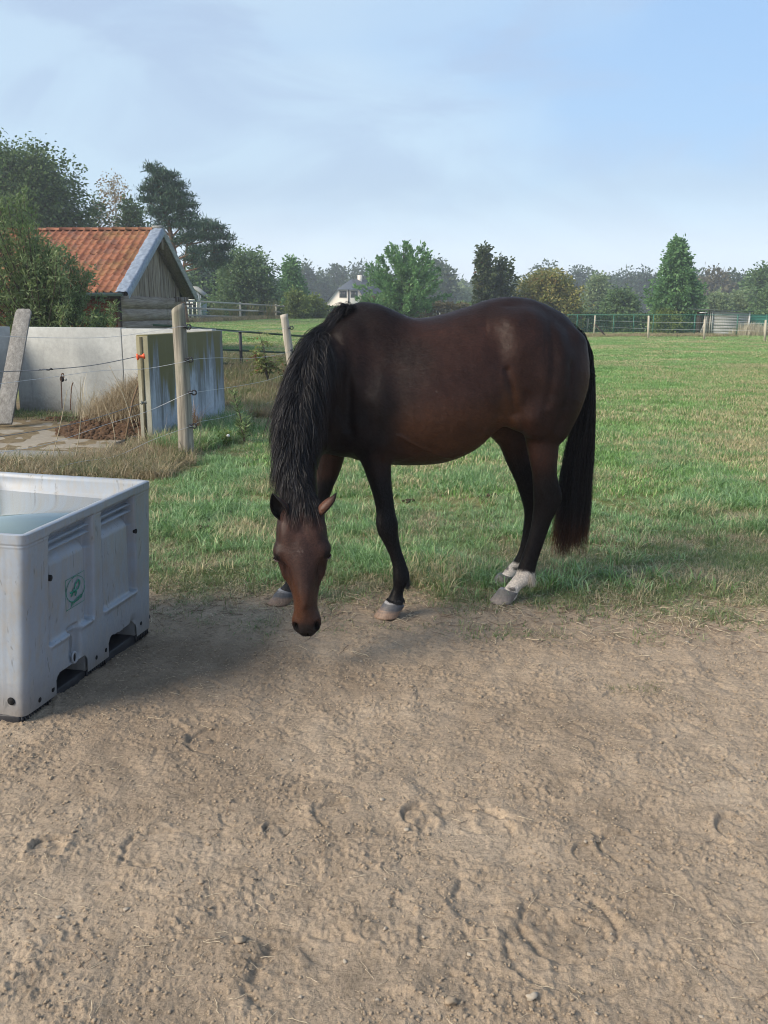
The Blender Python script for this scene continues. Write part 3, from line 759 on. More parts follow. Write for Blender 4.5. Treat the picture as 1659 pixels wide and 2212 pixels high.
def ring_insulator(u, v, Y, parent, org, s=1.0, dirx=1):
    c = P(u, v, Y) - np.array(org); m = MB()
    m.tube([c + np.array([-.045 * dirx * s, 0, 0]), c + np.array([-.016 * dirx * s, 0, 0])], .013 * s, 8)
    m.tube([c + np.array([math.cos(a) * .020 * s, 0, math.sin(a) * .020 * s]) for a in np.linspace(0, 2 * math.pi, 15)], .0075 * s, 6, False)
    m.build('insulator', M_BLK, parent, True)
Y1 = pa[1] - .06
ins1 = [(407, 706), (411, 777), (419, 848), (419, 920)]
for q in ins1: ring_insulator(*q, Y1, post1, pa, 1.25)
ins2 = [(630, 708), (634, 757)]
for q in ins2: ring_insulator(*q, 16.1, post2, pb, 1.35)
# ---- electric fence wires
def mat_metal(name, col, rough=.4, metal=.8): return NT(name).fin(col, rough, None, .5, metal)
M_WIRE = mat_metal('galvanised_wire', (.55, .56, .58), .45, .6)
def wire(pts, r, label, mat=None, n=24, sag=0.0):
    p = catmull_(np.array(pts, float), n); m = MB(); m.tube(p, r, 5, False)
    return m.build('fence_wire', mat or M_WIRE, None, True, label=label, cat='wire', group='electric fence wires')
def catmull_(A, sub):
    out = []; n = len(A)
    for i in range(n - 1):
        p0 = A[max(i - 1, 0)]; p1 = A[i]; p2 = A[i + 1]; p3 = A[min(i + 2, n - 1)]
        for k in range(sub):
            t = k / sub; out.append(.5 * ((2 * p1) + (-p0 + p2) * t + (2 * p0 - 5 * p1 + 4 * p2 - p3) * t * t + (-p0 + 3 * p1 - 3 * p2 + p3) * t ** 3))
    out.append(A[-1]); return np.array(out)
WR = .0022
wire([P(-60, 721, 8.6), P(0, 726, 8.9), P(130, 730, 9.4), P(250, 727, 9.8), P(385, 706, Y1 - .05), P(407, 706, Y1)], WR, 'topmost thin wire running left from the leaning post')
wire([P(-60, 835, 8.4), P(0, 829, 8.7), P(110, 815, 9.2), P(216, 801, 9.6), P(310, 797, 9.9), P(390, 783, Y1 - .06), P(411, 777, Y1)], WR, 'second wire from the top, running left across the concrete wall')
wire([P(-60, 990, 8.2), P(0, 978, 8.5), P(110, 957, 9.0), P(220, 920, 9.5), P(320, 888, 9.9), P(400, 852, Y1 - .06), P(419, 848, Y1)], WR, 'third wire from the top, sloping down left across the yard floor')
wire([P(60, 1030, 8.6), P(160, 1000, 9.0), P(250, 985, 9.5), P(330, 950, 9.8), P(400, 925, Y1 - .06), P(419, 920, Y1)], WR, 'lowest wire left of the leaning post, above the dry grass')
wire([P(407, 706, Y1), P(450, 712, 11.8), P(520, 716, 13.4), P(580, 712, 14.8), P(630, 708, 16.1)], WR * .8, 'thin top wire between the leaning post and the pale post')
wire([P(411, 777, Y1), P(445, 774, 11.4), P(486, 773, 12.6), P(530, 775, 13.8), P(590, 768, 15.2), P(634, 757, 16.1)], WR, 'second wire between the leaning post and the pale post')
wire([P(419, 848, Y1), P(460, 842, 11.4), P(520, 833, 13.2), P(575, 822, 14.8), P(618, 808, 16.0)], WR * 1.1, 'third wire between the leaning post and the pale post')
wire([P(419, 920, Y1), P(432, 911, 10.8), P(480, 902, 12.2), P(530, 888, 13.7), P(590, 866, 15.4), P(640, 850, 16.3)], WR * 1.1, 'lowest wire right of the leaning post, above the weeds')
M_ROPE = plain('braided_cord', (.20, .20, .21), .8)
e0 = np.array([-2.80, 11.05, 0])
yw = 10.98
wire([P(-60, 806, 9.2), P(0, 803, 9.5), P(90, 799, 9.9), P(200, 789, 10.4), P(297, 770, yw)], .0050, 'thick dark cord ending at the orange insulator on the wall end', M_ROPE)
wire([P(-60, 952, 9.0), P(0, 943, 9.3), P(100, 927, 9.8), P(200, 905, 10.4), P(306, 871, yw)], .0045, 'dark cord sloping down left from the lower wall end', M_ROPE)
M_ORANGE = plain('orange_plastic', (.72, .10, .025), .4, .15, 20, .5)
def spool(c, mat, s, name, label):
    m = MB(); d = np.array([-.9, -.35, -.1]); d /= np.linalg.norm(d); prof = [(-.028, .016), (-.022, .021), (-.012, .012), (0, .009), (.012, .013), (.022, .024), (.028, .022), (.030, .008)]
    m.tube([c + d * t * s for t, _ in prof], [r * s for _, r in prof], 14)
    o = m.build(name, mat, None, True, label=label, cat='insulator'); return o
spool(P(304.5, 770, yw - .0) + np.array([.005, -.03, 0]), M_ORANGE, 1.7, 'insulator', 'orange spool insulator at the upper end of the stained wall')
spool(P(312, 869, yw - .0) + np.array([0, -.03, 0]), plain('grey_plug', (.12, .13, .12), .5), 1.1, 'insulator', 'small grey-green insulator at the lower end of the stained wall')
m = MB()
for s in np.linspace(0, 1, 12): m.box(P(85 + 28 * s, 799 - .8 * s, 9.9 + .1 * s) + rng.normal(size=3) * .004, (.02, .008, .010), jit=.003)
m.build('wire_joint', M_BLK, None, label='dark twisted joint with white tape on the thick cord', cat='wire joint')
# ---- green tape fence
M_TAPE = plain('dark_green_tape', (.035, .065, .035), .6)
YT = 21.0
def tape(pts, hh, label):
    p = catmull_(np.array(pts), 8); m = MB(); V = []
    for q in p: V += [q + UP * hh, q - UP * hh, q - UP * hh + np.array([0, .004, 0]), q + UP * hh + np.array([0, .004, 0])]
    F = [(4 * i + a, 4 * i + b, 4 * i + 4 + b, 4 * i + 4 + a) for i in range(len(p) - 1) for a, b in ((0, 1), (1, 2), (2, 3), (3, 0))]
    m.add(V, F); return m.build('fence_tape', M_TAPE, None, label=label, cat='fence tape')
tape([P(330, 702, 18.), P(407, 707, 19), P(520, 716, YT), P(663, 727, YT + 1.5), P(800, 738, YT + 3)], .022, 'upper dark green tape across the small field')
tape([P(420, 752, 19.5), P(520, 757, YT - .02), P(650, 763, YT + 1.5), P(800, 768, YT + 3)], .022, 'middle dark green tape across the small field')
tape([P(440, 783, 19.5), P(520, 787, YT - .02), P(626, 794, YT + 1.5), P(800, 800, YT + 3)], .022, 'lower dark green tape above the dry bank')
bp = empty('fence_stake', P(522, 800, YT - .03), 0, 'slim black plastic stake holding the green tapes', 'stake')
m = MB(); q = P(522, 800, YT - .03); m.tube([(0, 0, -.1), P(518.5, 714, YT - .03) - q], [.034, .036], 8); m.build('stake', M_BLK, bp, True)
for v in (717, 757, 787):
    m = MB(); m.box(P(518.5 + (v - 714) * .04, v, YT - .07) - q, (.07, .03, .035)); m.build('clip', M_BLK, bp)
# ---- leaning plank
M_PLANK = mat_wood('grey_plank', ((.11, .105, .10), (.18, .175, .165), (.25, .245, .235)), .9, 2)
lp0 = P(2, 915, 12.7); lp1 = P(50, 672, 13.9)
o = empty('leaning_plank', lp0, 0, 'wide weathered grey plank with a rough top, leaning against the concrete side wall', 'plank')
ax = lp1 - lp0; L_ = np.linalg.norm(ax); ax /= L_; sdv = np.cross(ax, [0, 1, 0.]); sdv /= np.linalg.norm(sdv); nn = np.cross(sdv, ax)
top_prof = [(-.5, .0), (-.42, .03), (-.3, .045), (-.12, .04), (.05, .05), (.2, .045), (.33, .05), (.45, .02), (.5, -.03)]
wdt = .235; pts = [sdv * wdt * -.62, sdv * wdt * .42, sdv * wdt * .5 + ax * (L_ - .25), sdv * wdt * .5 + ax * (L_ - .05)] + [sdv * wdt * x + ax * (L_ + y) for x, y in top_prof[::-1]] + [sdv * wdt * -.5 + ax * (L_ - .3)]
m = MB(); m.prism(pts, nn * .035); m.build('board', M_PLANK, o, bevel=.004)
# ---- hooked rusty rods
M_RUST = plain('rusty_steel', (.13, .075, .05), .85, .4, 40)
def rod(pts, r, label):
    m = MB(); m.tube(catmull_(np.array(pts), 6), r, 6); return m.build('steel_rod', M_RUST, None, True, label=label, cat='rod')
rod([P(134, 882, 13.6), P(133, 850, 13.6), P(132, 818, 13.6), P(134, 807, 13.6), P(137, 808, 13.6), P(138, 816, 13.6)], .008, 'rusty rod with a hooked top standing before the concrete wall')
rod([P(152, 886, 13.5), P(153, 860, 13.5), P(155, 835, 13.5), P(158, 826, 13.5)], .008, 'short straight rusty rod right of the hooked one')
# ---- stable broom
M_HANDLE = mat_wood('broom_wood', ((.10, .065, .04), (.17, .115, .07), (.24, .17, .11)), 1, 2)
bb = P(267, 938, 10.9); bb[2] = .03
o = empty('yard_broom', bb, 0, 'old yard broom with brown handle leaning by the dung heap', 'broom')
m = MB(); m.tube([(0, 0, 0), P(286, 868, 11.1) - bb, P(304, 815, 11.35) - bb], .014, 8); m.build('handle', M_HANDLE, o, True)
hA, hB = P(246, 938, 10.6) - bb, P(290, 934, 11.2) - bb; hA[2] = hB[2] = .03
m = MB(); m.prism([hA + UP * .02, hB + UP * .02, hB + np.array([0, .06, .02]), hA + np.array([0, .06, .02])], (0, 0, .03)); m.build('head', M_PLANK, o, bevel=.004)
m = MB()
for k in range(60):
    q = hA + (hB - hA) * (k / 59) + np.array([0, .03 + rng.normal() * .015, 0]); m.tube([q + UP * .02, q + np.array([rng.normal() * .01, rng.normal() * .01, -.04])], .003, 3)
m.build('bristles', M_HANDLE, o, kind='stuff')
# ---- dung heap
def heap():
    x = np.linspace(-5.75, -2.75, 110); y = np.linspace(11.0, 14.9, 110); X, Y = np.meshgrid(x, y, indexing='ij')
    u = CX + FU * X / Y; 
    hgt = .58 * np.exp(-(((X + 3.15) / .75) ** 2 + ((Y - 12.9) / .95) ** 2)) + .10 * np.exp(-(((X + 4.6) / 1.0) ** 2 + ((Y - 13.7) / .45) ** 2)) + .16 * np.exp(-(((X + 3.5) / .9) ** 2 + ((Y - 12.3) / .7) ** 2))
    Z = hgt - .06 + .05 * fbm(X * 3, Y * 3, 1, 4) * smooth(hgt, .03, .12) + .035 * np.abs(pnoise(X * 11, Y * 11, 1)) * smooth(hgt, .05, .2)
    V = np.stack([X, Y, Z], -1).reshape(-1, 3); n = len(y); i = (np.arange(len(x) - 1) * n)[:, None] + np.arange(n - 1)[None]
    F = np.stack([i, i + n, i + n + 1, i + 1], -1).reshape(-1, 4)
    keep = V[F][:, :, 2].max(1) > .0; keep &= ~((V[F][:, 0, 0] > -2.98 + (V[F][:, 0, 1] - 11) * .19))
    keep &= (V[F][:, 0, 1] < 14.8 - (V[F][:, 0, 0] + 5.75) * .42)
    return V, F[keep], X, Y, Z
hVv, hFf, HX, HY, HZg = heap()
M_DUNG = plain('dung', (.085, .052, .032), .95, .55, 25, .1, .6)
hp_o = mobj('dung_heap', np_mesh('dung_heap', hVv, hFf, [M_DUNG], True), None, label='heap of brown horse dung and old straw in the corner of the concrete walls', cat='dung heap')
hp_o['kind'] = 'stuff'
def clod_mesh(seed, mat, sq=.7, rough=.45):
    r = np.random.default_rng(seed); bm = bmesh.new(); bmesh.ops.create_icosphere(bm, subdivisions=2, radius=1)
    V = np.array([v.co[:] for v in bm.verts]); F = np.array([[v.index for v in f.verts] for f in bm.faces]); bm.free()
    V = V * (1 + rough * pnoise(V[:, 0] * 1.3 + seed * 7, V[:, 1] * 1.3, V[:, 2] * 1.3) + .2 * pnoise(V[:, 0] * 3.1, V[:, 1] * 3.1 + seed, V[:, 2] * 3.1))[:, None] * [1, .8 + .3 * r.random(), sq]
    return np_mesh('clod', V, F, [mat], False)
def near_heap(n, seed, lo=.05):
    r = np.random.default_rng(seed); x = r.uniform(-5.7, -2.9, n * 3); y = r.uniform(11.2, 14.6, n * 3)
    i = np.clip(((x + 5.75) / 3.0 * 109).astype(int), 0, 109); j = np.clip(((y - 11) / 3.9 * 109).astype(int), 0, 109); z = HZg[i, j]
    k = (z > lo) & (x < -3.0 + (y - 11) * .19) & (y < 14.6 - (x + 5.75) * .42); return x[k][:n], y[k][:n], z[k][:n], r
x, y, z, r = near_heap(1500, 5, .02)
k = (y < 12.6) | (r.random(len(x)) < .35)
scatter('dung_clods', np.stack([x, y, z], 1)[k], r.random(k.sum()) * 6.28, (.018 + .030 * r.random(k.sum())), [clod_mesh(s, M_DUNG, .8) for s in range(4)], label='loose brown dung lumps over the front of the heap', cat='dung')
M_STRAW = mat_grass('straw', [(.22, .17, .10), (.30, .24, .14), (.38, .31, .19)], ((.30, .23, .14), (.44, .37, .25)), 2.0)
STRAW = [blades(30, .20, .34, .007, 1.4, 200 + s, 4, 1.5, M_STRAW) for s in range(4)]
x, y, z, r = near_heap(620, 6, .22)
scatter('heap_straw', np.stack([x, y, z - .02], 1), r.random(len(x)) * 6.28, .5 + .5 * r.random(len(x)), STRAW, label='dry straw lying tangled on top of the dung heap', cat='straw')
REED = [blades(12, .10, .75, .012, .8, 220 + s, 5, .9, mat_grass('pale_reed', [(.36, .32, .22), (.46, .42, .30), (.54, .50, .38)], ((.42, .38, .27), (.55, .5, .38)), 2.0)) for s in range(3)]
gx = [P(u, 870, Y) for u, Y in ((180, 13.1), (192, 13.0), (200, 12.9), (210, 12.8), (222, 12.9), (240, 12.9), (290, 12.6), (298, 12.5), (300, 12.2), (295, 12.9), (165, 13.4), (185, 12.7))]
scatter('dry_reeds', np.array([[p[0], p[1], .12] for p in gx]), rng.random(len(gx)) * 6.28, .55 + .35 * rng.random(len(gx)), REED, label='pale dry reeds sticking up from the dung heap', cat='reeds')
# weeds at the foot of the wall
x = rng.uniform(-5.9, -3.9, 160); y = 14.75 - (x + 5.9) * .42 - rng.random(160) ** 1.5 * .8
TW = [blades(26, .12, .12, .008, 1.0, 240 + s, 3, 1.2, M_GRASS_SHORT) for s in range(3)]
scatter('wall_weeds', np.stack([x, y, 0 * x + .01], 1), rng.random(160) * 6.28, .5 + .6 * rng.random(160), TW, label='low dark weeds along the foot of the concrete wall', cat='weeds')
# ---- dry grass on the yard margin and on the bank behind
def region(n, poly, seed):
    r = np.random.default_rng(seed); u = np.array([p[0] for p in poly]); v = np.array([p[1] for p in poly])
    X = []; 
    while len(X) < n:
        a, b = r.uniform(u.min(), u.max()), r.uniform(v.min(), v.max()); ins = False; j = len(u) - 1
        for i in range(len(u)):
            if (v[i] > b) != (v[j] > b) and a < (u[j] - u[i]) * (b - v[i]) / (v[j] - v[i]) + u[i]: ins = not ins
            j = i
        if ins: g = G(a, b); X.append((g[0], g[1]))
    X = np.array(X); return X[:, 0], X[:, 1], r
TD = [blades(34, .15, .24, .006, 1.5, 300 + s, 5, 1.6, M_DRYG) for s in range(5)]
x, y, r = region(950, [(-120, 1012), (120, 1002), (235, 992), (300, 962), (330, 950), (400, 940), (450, 960), (400, 1010), (345, 1045), (200, 1045), (-120, 1060)], 31)
scatter('dry_grass', np.stack([x, y, ground_z(x, y)], 1), r.random(len(x)) * 6.28, .45 + .55 * r.random(len(x)), TD, label='golden dry grass along the yard edge behind the trough', cat='grass')
x, y, r = region(420, [(330, 962), (400, 930), (484, 905), (540, 905), (500, 960), (430, 985), (340, 985)], 32)
TM = [blades(34, .12, .26, .008, .9, 310 + s, 5, 1.2, mat_grass('mixed_grass', GC, DRY, .10)) for s in range(4)]
scatter('wall_foot_grass', np.stack([x, y, ground_z(x, y)], 1), r.random(len(x)) * 6.28, .5 + .5 * r.random(len(x)), TM, label='mixed tall grass at the foot of the stained panel and leaning post', cat='grass')
# bank
r = np.random.default_rng(33); n = 3400; y = r.uniform(13.8, 23.5, n); x = (CX * 0 + (r.uniform(478, 760, n) - CX) / FU) * y * 1.01
TB = [blades(36, .20, .36, .012, .7, 320 + s, 4, 1.0, mat_grass('bank_grass', [(.10, .145, .045), (.16, .19, .07), (.22, .21, .10)], ((.20, .15, .085), (.34, .27, .16)), .25, 1.1)) for s in range(4)]
sc = .55 + .5 * r.random(n); sc = sc * (.55 + .45 * smooth(y, 16, 21))
scatter('bank_grass', np.stack([x, y, ground_z(x, y)], 1), r.random(n) * 6.28, sc, TB, label='rank brownish grass on the bank before the small field', cat='grass')
# long dry stalks by the yard edge
SL = ['tall pale dry stalk rising over the path at the far left', 'thin dark stalk just right of the tall pale one', 'long dry stalk leaning left against the dung heap', 'short bent stalk low at the left end of the dry grass', 'short dry stalk leaning right in front of the path end',
      'dry stalk crossing the front of the dung heap', 'dry stalk next to the broom handle', 'dry stem standing close right of the leaning post', 'dry stem standing in front of the leaning post foot', 'long arching straw between goldenrod weed and horse mane', 'low stalk lying behind the trough rim, left']
for (u0, v0, u1, v1, Y) in ((107, 1010, 145, 842, 9.3), (160, 1000, 174, 900, 9.4), (290, 930, 236, 790, 10.3), (80, 1008, 60, 985, 9.2), (215, 1000, 235, 960, 9.6), (250, 960, 228, 880, 10.2), (300, 960, 290, 905, 10.2), (430, 962, 432, 900, 10.2), (392, 1000, 385, 950, 10.), (555, 950, 600, 880, 13), (20, 1010, 60, 992, 9.)):
    a = P(u0, v0, Y); b = P(u1, v1, Y); mid = (a + b) / 2 + np.array([.02, 0, .03]); m2 = MB(); m2.tube(catmull_(np.array([a, mid, b]), 5), [.0045] * 8 + [.003] * 3, 5)
    m2.build('dry_stalk', plain('stalk', (.38, .32, .22), .8) if 'stalk' not in bpy.data.materials else bpy.data.materials['stalk'], None, True, label=SL.pop(0), cat='stalk', group='dry stalks around the yard edge')
# ================================================================== BARN
def mat_tile():
    t = NT('clay_tile'); p = t.pos(); oi = t.n('ObjectInfo').outputs['Random']
    n1 = t.noise(p, 6, 5, .65); n2 = t.noise(p, 1.1, 4, .6); n3 = t.noise(p, 30, 3, .7)
    c = t.ramp(oi, [(0, (.19, .075, .045)), (.4, (.27, .105, .058)), (.75, (.33, .14, .078)), (1, (.21, .10, .07))])
    c = t.mix(.5, c, t.mix(1, c, t.ramp(n1, [(.3, .55), (.7, 1.35)]), 'MULTIPLY'))
    c = t.mix(t.ramp(t.math('ADD', t.math('MULTIPLY', n2, .7), t.math('MULTIPLY', n1, .4)), [(.52, 0.), (.72, .6)]), c, (.19, .155, .055))
    c = t.mix(t.ramp(n3, [(.62, 0.), (.75, .5)]), c, (.12, .085, .06))
    return t.fin(c, .8, t.bump(n3, .3, .004), .25)
M_TILE = mat_tile()
M_PLK = mat_wood('barn_plank', ((.07, .05, .037), (.25, .205, .165), (.48, .45, .41)), 1, 2)
M_BRD = mat_wood('barn_board', ((.17, .135, .105), (.27, .225, .185), (.36, .32, .275)), 1, 1)
M_RED = mat_wood('barn_red_board', ((.10, .028, .014), (.17, .050, .022), (.22, .075, .035)), 1, 0)
M_LEAD = plain('lead_flashing', (.19, .225, .28), .55, .3, 9, .4, .5)
M_GUT = plain('gutter_green', (.13, .17, .165), .5, .2)
M_DARK = plain('dark_timber', (.035, .025, .02), .9)
M_GREYW = mat_wood('grey_verge_board', ((.16, .17, .17), (.24, .25, .245), (.32, .33, .32)), 1, 1)
K = P(256, 650, 25.0); K[2] = 0.1
RZ = math.radians(-4.0)
barn = empty('barn', K, RZ, 'timber barn with orange pantile roof and grey plank gable behind the concrete wall', 'barn')
GW = 5.6; EZ, RG = 1.97, float(P(340, 492, 27.8)[2]) - .16; EY = -.50; RY = GW / 2
sl = math.atan2(RG - EZ, RY - EY); SLn = math.hypot(RG - EZ, RY - EY)
def roof_pt(x, s, h=0.0, back=False):
    """s metres up the slope from the eave"""
    y = EY + s * math.cos(sl) - h * math.sin(sl); z = EZ + s * math.sin(sl) + h * math.cos(sl)
    return np.array([x, 2 * RY - y if back else y, z])
roof = mobj('roof', None, barn)
m = MB(); XL = -8.5; XR = .42
for bk in (False, True):
    a, b, c, d = roof_pt(XL, -.02, -.03, bk), roof_pt(XR, -.02, -.03, bk), roof_pt(XR, SLn, -.03, bk), roof_pt(XL, SLn, -.03, bk)
    m.prism([a, b, c, d], (0, 0, -.05))
roof.parent = None; bpy.data.objects.remove(roof)
roof = m.build('roof', M_DARK, barn)
# pantile
def tile_mesh():
    n = 8; w = .235; L = .385; V = []; xs = np.linspace(0, w, n)
    prof = .048 * np.exp(-((xs - .040) / .028) ** 2) - .010 * np.sin(np.clip((xs - .08) / .155, 0, 1) * math.pi)
    for s, lift in ((0, .030), (L, .0)):
        for x, h in zip(xs, prof): V.append((x, s, h + lift))
    for x, h in zip(xs, prof): V.append((x, .0, h + .030 - .028))
    F = [(i, i + 1, n + i + 1, n + i) for i in range(n - 1)] + [(2 * n + i, 2 * n + i + 1, i + 1, i) for i in range(n - 1)]
    V = np.array(V); return V, F
TV, TFc = tile_mesh(); 
tile_me = np_mesh('tile', TV, np.array(TFc), [M_TILE], True)
gauge = SLn / 12.0; pitch = .206
Rm = Matrix.Rotation(sl, 4, 'X')
m = MB()
for col in range(42):
    for row in range(12):
        x = XR - .26 - (col + 1) * pitch; q = roof_pt(x, row * gauge, .0)
        j = rng.normal(size=4) * [.003, .004, .004, .006]
        if col < 24:
            o = bpy.data.objects.new('tile', tile_me); link(o, roof)
            o.location = (q[0] + j[0], q[1] + j[1], q[2] + j[2]); o.rotation_euler = (sl + j[3] * .5, 0, j[3])
        else:
            V = TV.copy(); c_, s_ = math.cos(sl), math.sin(sl)
            V = np.stack([V[:, 0], V[:, 1] * c_ - V[:, 2] * s_, V[:, 1] * s_ + V[:, 2] * c_], 1) + q; m.add(V, TFc)
m.build('tiles', M_TILE, roof, True, kind='stuff')
# far slope tiles, only the edge shows
m = MB()
# ridge tiles
rl = .40
cap = []; n = 9
def ridge_mesh():
    m = MB(); V = []
    for x, r in ((0, .125), (.035, .125), (.04, .112), (rl, .105)):
        for k in range(n):
            an = math.pi * (k / (n - 1)); V.append((x, -math.cos(an) * r, math.sin(an) * r * .72))
    V = [(a, b, c) for a, b, c in V]
    F = [(i * n + k, i * n + k + 1, (i + 1) * n + k + 1, (i + 1) * n + k) for i in range(3) for k in range(n - 1)]
    F.append(tuple(range(n)))
    m.add(V, F); return m.mesh('ridge_tile', M_TILE, True)
rme = ridge_mesh()
for i in range(21):
    o = bpy.data.objects.new('ridge_tile', rme); link(o, roof); o.location = (XR - .28 - (i + 1) * rl * .98, RY, RG + .005 + rng.normal() * .004); o.rotation_euler = (0, 0.02, rng.normal() * .01)
# lead-like verge flashing, crumpled
xs = np.linspace(XR - .30, XR + .03, 8); ss = np.linspace(-.06, SLn + .05, 60); V = []
for i, s in enumerate(ss):
    wob = .035 * pnoise(s * 2.5, 1.3, 0) + .015 * pnoise(s * 9, 4, 0)
    for j, x in enumerate(xs):
        xx = x + wob * (1 - j / 7); h = .035 + .022 * pnoise(s * 6, x * 9, 2) + .03 * math.sin(math.pi * j / 7) + .02 * (j > 5)
        V.append(roof_pt(xx, s, h))
    V.append(roof_pt(xs[-1] + .012, s, -.07 + .01 * pnoise(s * 8, 1, 1))); V.append(roof_pt(xs[-1] + .004, s, -.16 + .01 * pnoise(s * 7, 5, 1)))
n_ = 10; F = [(i * n_ + j, i * n_ + j + 1, (i + 1) * n_ + j + 1, (i + 1) * n_ + j) for i in range(59) for j in range(n_ - 1)]
m = MB(); m.add(V, F); m.build('verge_flashing', M_LEAD, roof, True)
# verge board of the far slope + soffit
m = MB(); m.prism([roof_pt(XR, -.05, .04, True), roof_pt(XR, SLn + .02, .05, True), roof_pt(XR, SLn + .02, -.15, True), roof_pt(XR, -.05, -.16, True)], (.035, 0, 0)); m.build('verge_board', M_GREYW, roof, bevel=.004)
m = MB(); m.prism([roof_pt(XR + .036, -.12, .07, True), roof_pt(XR + .036, SLn + .10, .075, True), roof_pt(XR + .036, SLn + .10, .03, True), roof_pt(XR + .036, -.12, .03, True)], (-.33, 0, 0)); m.build('verge_cap', M_GREYW, roof)
m = MB(); m.prism([roof_pt(.03, .1, -.09, True), roof_pt(XR - .01, .1, -.09, True), roof_pt(XR - .01, SLn - .1, -.09, True), roof_pt(.03, SLn - .1, -.09, True)], (0, 0, -.018)); m.build('soffit', M_BRD, roof)
for dy in (-.045, .045):
    m = MB(); m.box((XR - .03, RY + dy, RG - .40), (.04, .05, .30)); m.build('apex_strut', M_PLK, roof)
# gutter
m = MB(); V = []; k_ = 7
for x in (XL, XR - .10):
    for k in range(k_):
        an = math.pi + math.pi * k / (k_ - 1); V.append((x, EY - .06 + math.cos(an) * .075, EZ - .01 + math.sin(an) * .085))
    for k in range(k_ - 1, -1, -1):
        an = math.pi + math.pi * k / (k_ - 1); V.append((x, EY - .06 + math.cos(an) * .068, EZ - .006 + math.sin(an) * .076))
q_ = 2 * k_; F = [(k, (k + 1) % q_, q_ + (k + 1) % q_, q_ + k) for k in range(q_)] + [tuple(range(q_ - 1, -1, -1)), tuple(range(q_, 2 * q_))]
m.add(V, F); m.build('gutter', M_GUT, roof)
m = MB(); m.box(((XL + XR) / 2 - .1, EY + .03, EZ - .08), (XR - XL - .2, .03, .14)); m.build('fascia', M_DARK, roof)
# walls
inner = MB(); inner.box((XL / 2 - .05, GW / 2, .93), (-XL - .1, GW - .1, 1.86)); inner.prism([(-.12, .1, 1.86), (-.12, GW - .1, 1.86), (-.12, RY, RG - .22)], (XL, 0, 0)); inner.build('wall_core', M_DARK, barn)
def gable_h(y): return EZ + (y - EY) * math.tan(sl) - .13 if y < RY else EZ + (2 * RY - y - EY) * math.tan(sl) - .13
ys = [.02]
r = np.random.default_rng(8)
while ys[-1] < GW - .1: ys.append(min(ys[-1] + r.uniform(.34, .46), GW))
for y0, y1 in zip(ys[:-1], ys[1:]):
    a, b = y0 + .012, y1 - .022; x0 = r.uniform(.0, .03); zb = 1.86 + r.normal() * .012
    ym = RY if a < RY < b else None
    top = [(x0, b, gable_h(b)), (x0, a, gable_h(a))] if ym is None else [(x0, b, gable_h(b)), (x0, ym, gable_h(ym)), (x0, a, gable_h(a))]
    m = MB(); m.prism([(x0, a, zb), (x0, b, zb)] + top, (.025, 0, 0)); m.build('plank', M_PLK, barn, bevel=.003)
split_y = 4.1
for i in range(6):
    z1 = 1.90 - i * .325; z0 = z1 - .335
    for a, b in ((-.03, split_y - .006), (split_y + .006, GW + .02)):
        n = 14; yy = np.linspace(a, b, n); lo = [(.030 + .012, y, z0 + .020 * pnoise(y * 1.6, i * 3.1, 0) + .008 * pnoise(y * 7, i, 2)) for y in yy]; hi = [(.03, y, z1) for y in yy[::-1]]
        m = MB(); m.prism(lo + hi, (.028, 0, 0)); m.build('board', M_BRD, barn)
for i in range(6):
    z1 = 1.84 - i * .33; z0 = z1 - .345; n = 18; xx = np.linspace(XL + .2, -.02, n)
    lo = [(x, -.012 - .02, z0 + .02 * pnoise(x * 1.4, i * 2.7, 4)) for x in xx]; hi = [(x, -.012, z1) for x in xx[::-1]]
    m = MB(); m.prism(lo + hi, (0, -.028, 0)); m.build('red_board', M_RED, barn)
m = MB(); m.box((.02, -.035, .95), (.10, .07, 1.9)); m.build('corner_post', M_DARK, barn)
m = MB(); m.box((.24, GW - .55, 1.86), (.42, .14, .14)); m.build('beam_end', M_PLK, barn)
m = MB(); m.box((.2, GW + .25, 1.72), (.40, .5, .05)); m.build('eave_board', M_BRD, barn)
m = MB(); m.box((-.3, GW + .02, .9), (.6, .04, 1.8)); m.build('far_boarding', M_RED, barn)
# ================================================================== TREES
def mat_leaf(name, cols, accent=None, acc=.0, trans=.42, rough=.55):
    cols = [[q * 1.22 for q in c_] for c_ in cols]; t = NT(name); r = t.attr('r').outputs['Fac']; g = t.attr('g').outputs['Fac']
    n = t.noise(t.pos(), .9, 3, .6)
    c = t.ramp(t.math('ADD', t.math('MULTIPLY', r, .45), t.math('ADD', t.math('MULTIPLY', g, .35), t.math('MULTIPLY', n, .25))), [(.2, cols[0]), (.5, cols[1]), (.8, cols[2])])
    if accent: c = t.mix(t.ramp(g, [(1 - acc - .06, 0.), (1 - acc + .06, 1.)]), c, accent)
    m = t.fin(c, rough, None, .3)
    tr = t.n('BsdfTranslucent'); t.l(c, tr.inputs['Color']); ms = t.n('MixShader'); ms.inputs[0].default_value = trans
    t.l(t.b.outputs[0], ms.inputs[1]); t.l(tr.outputs[0], ms.inputs[2]); t.l(ms.outputs[0], t.N['Material Output'].inputs['Surface'])
    return m
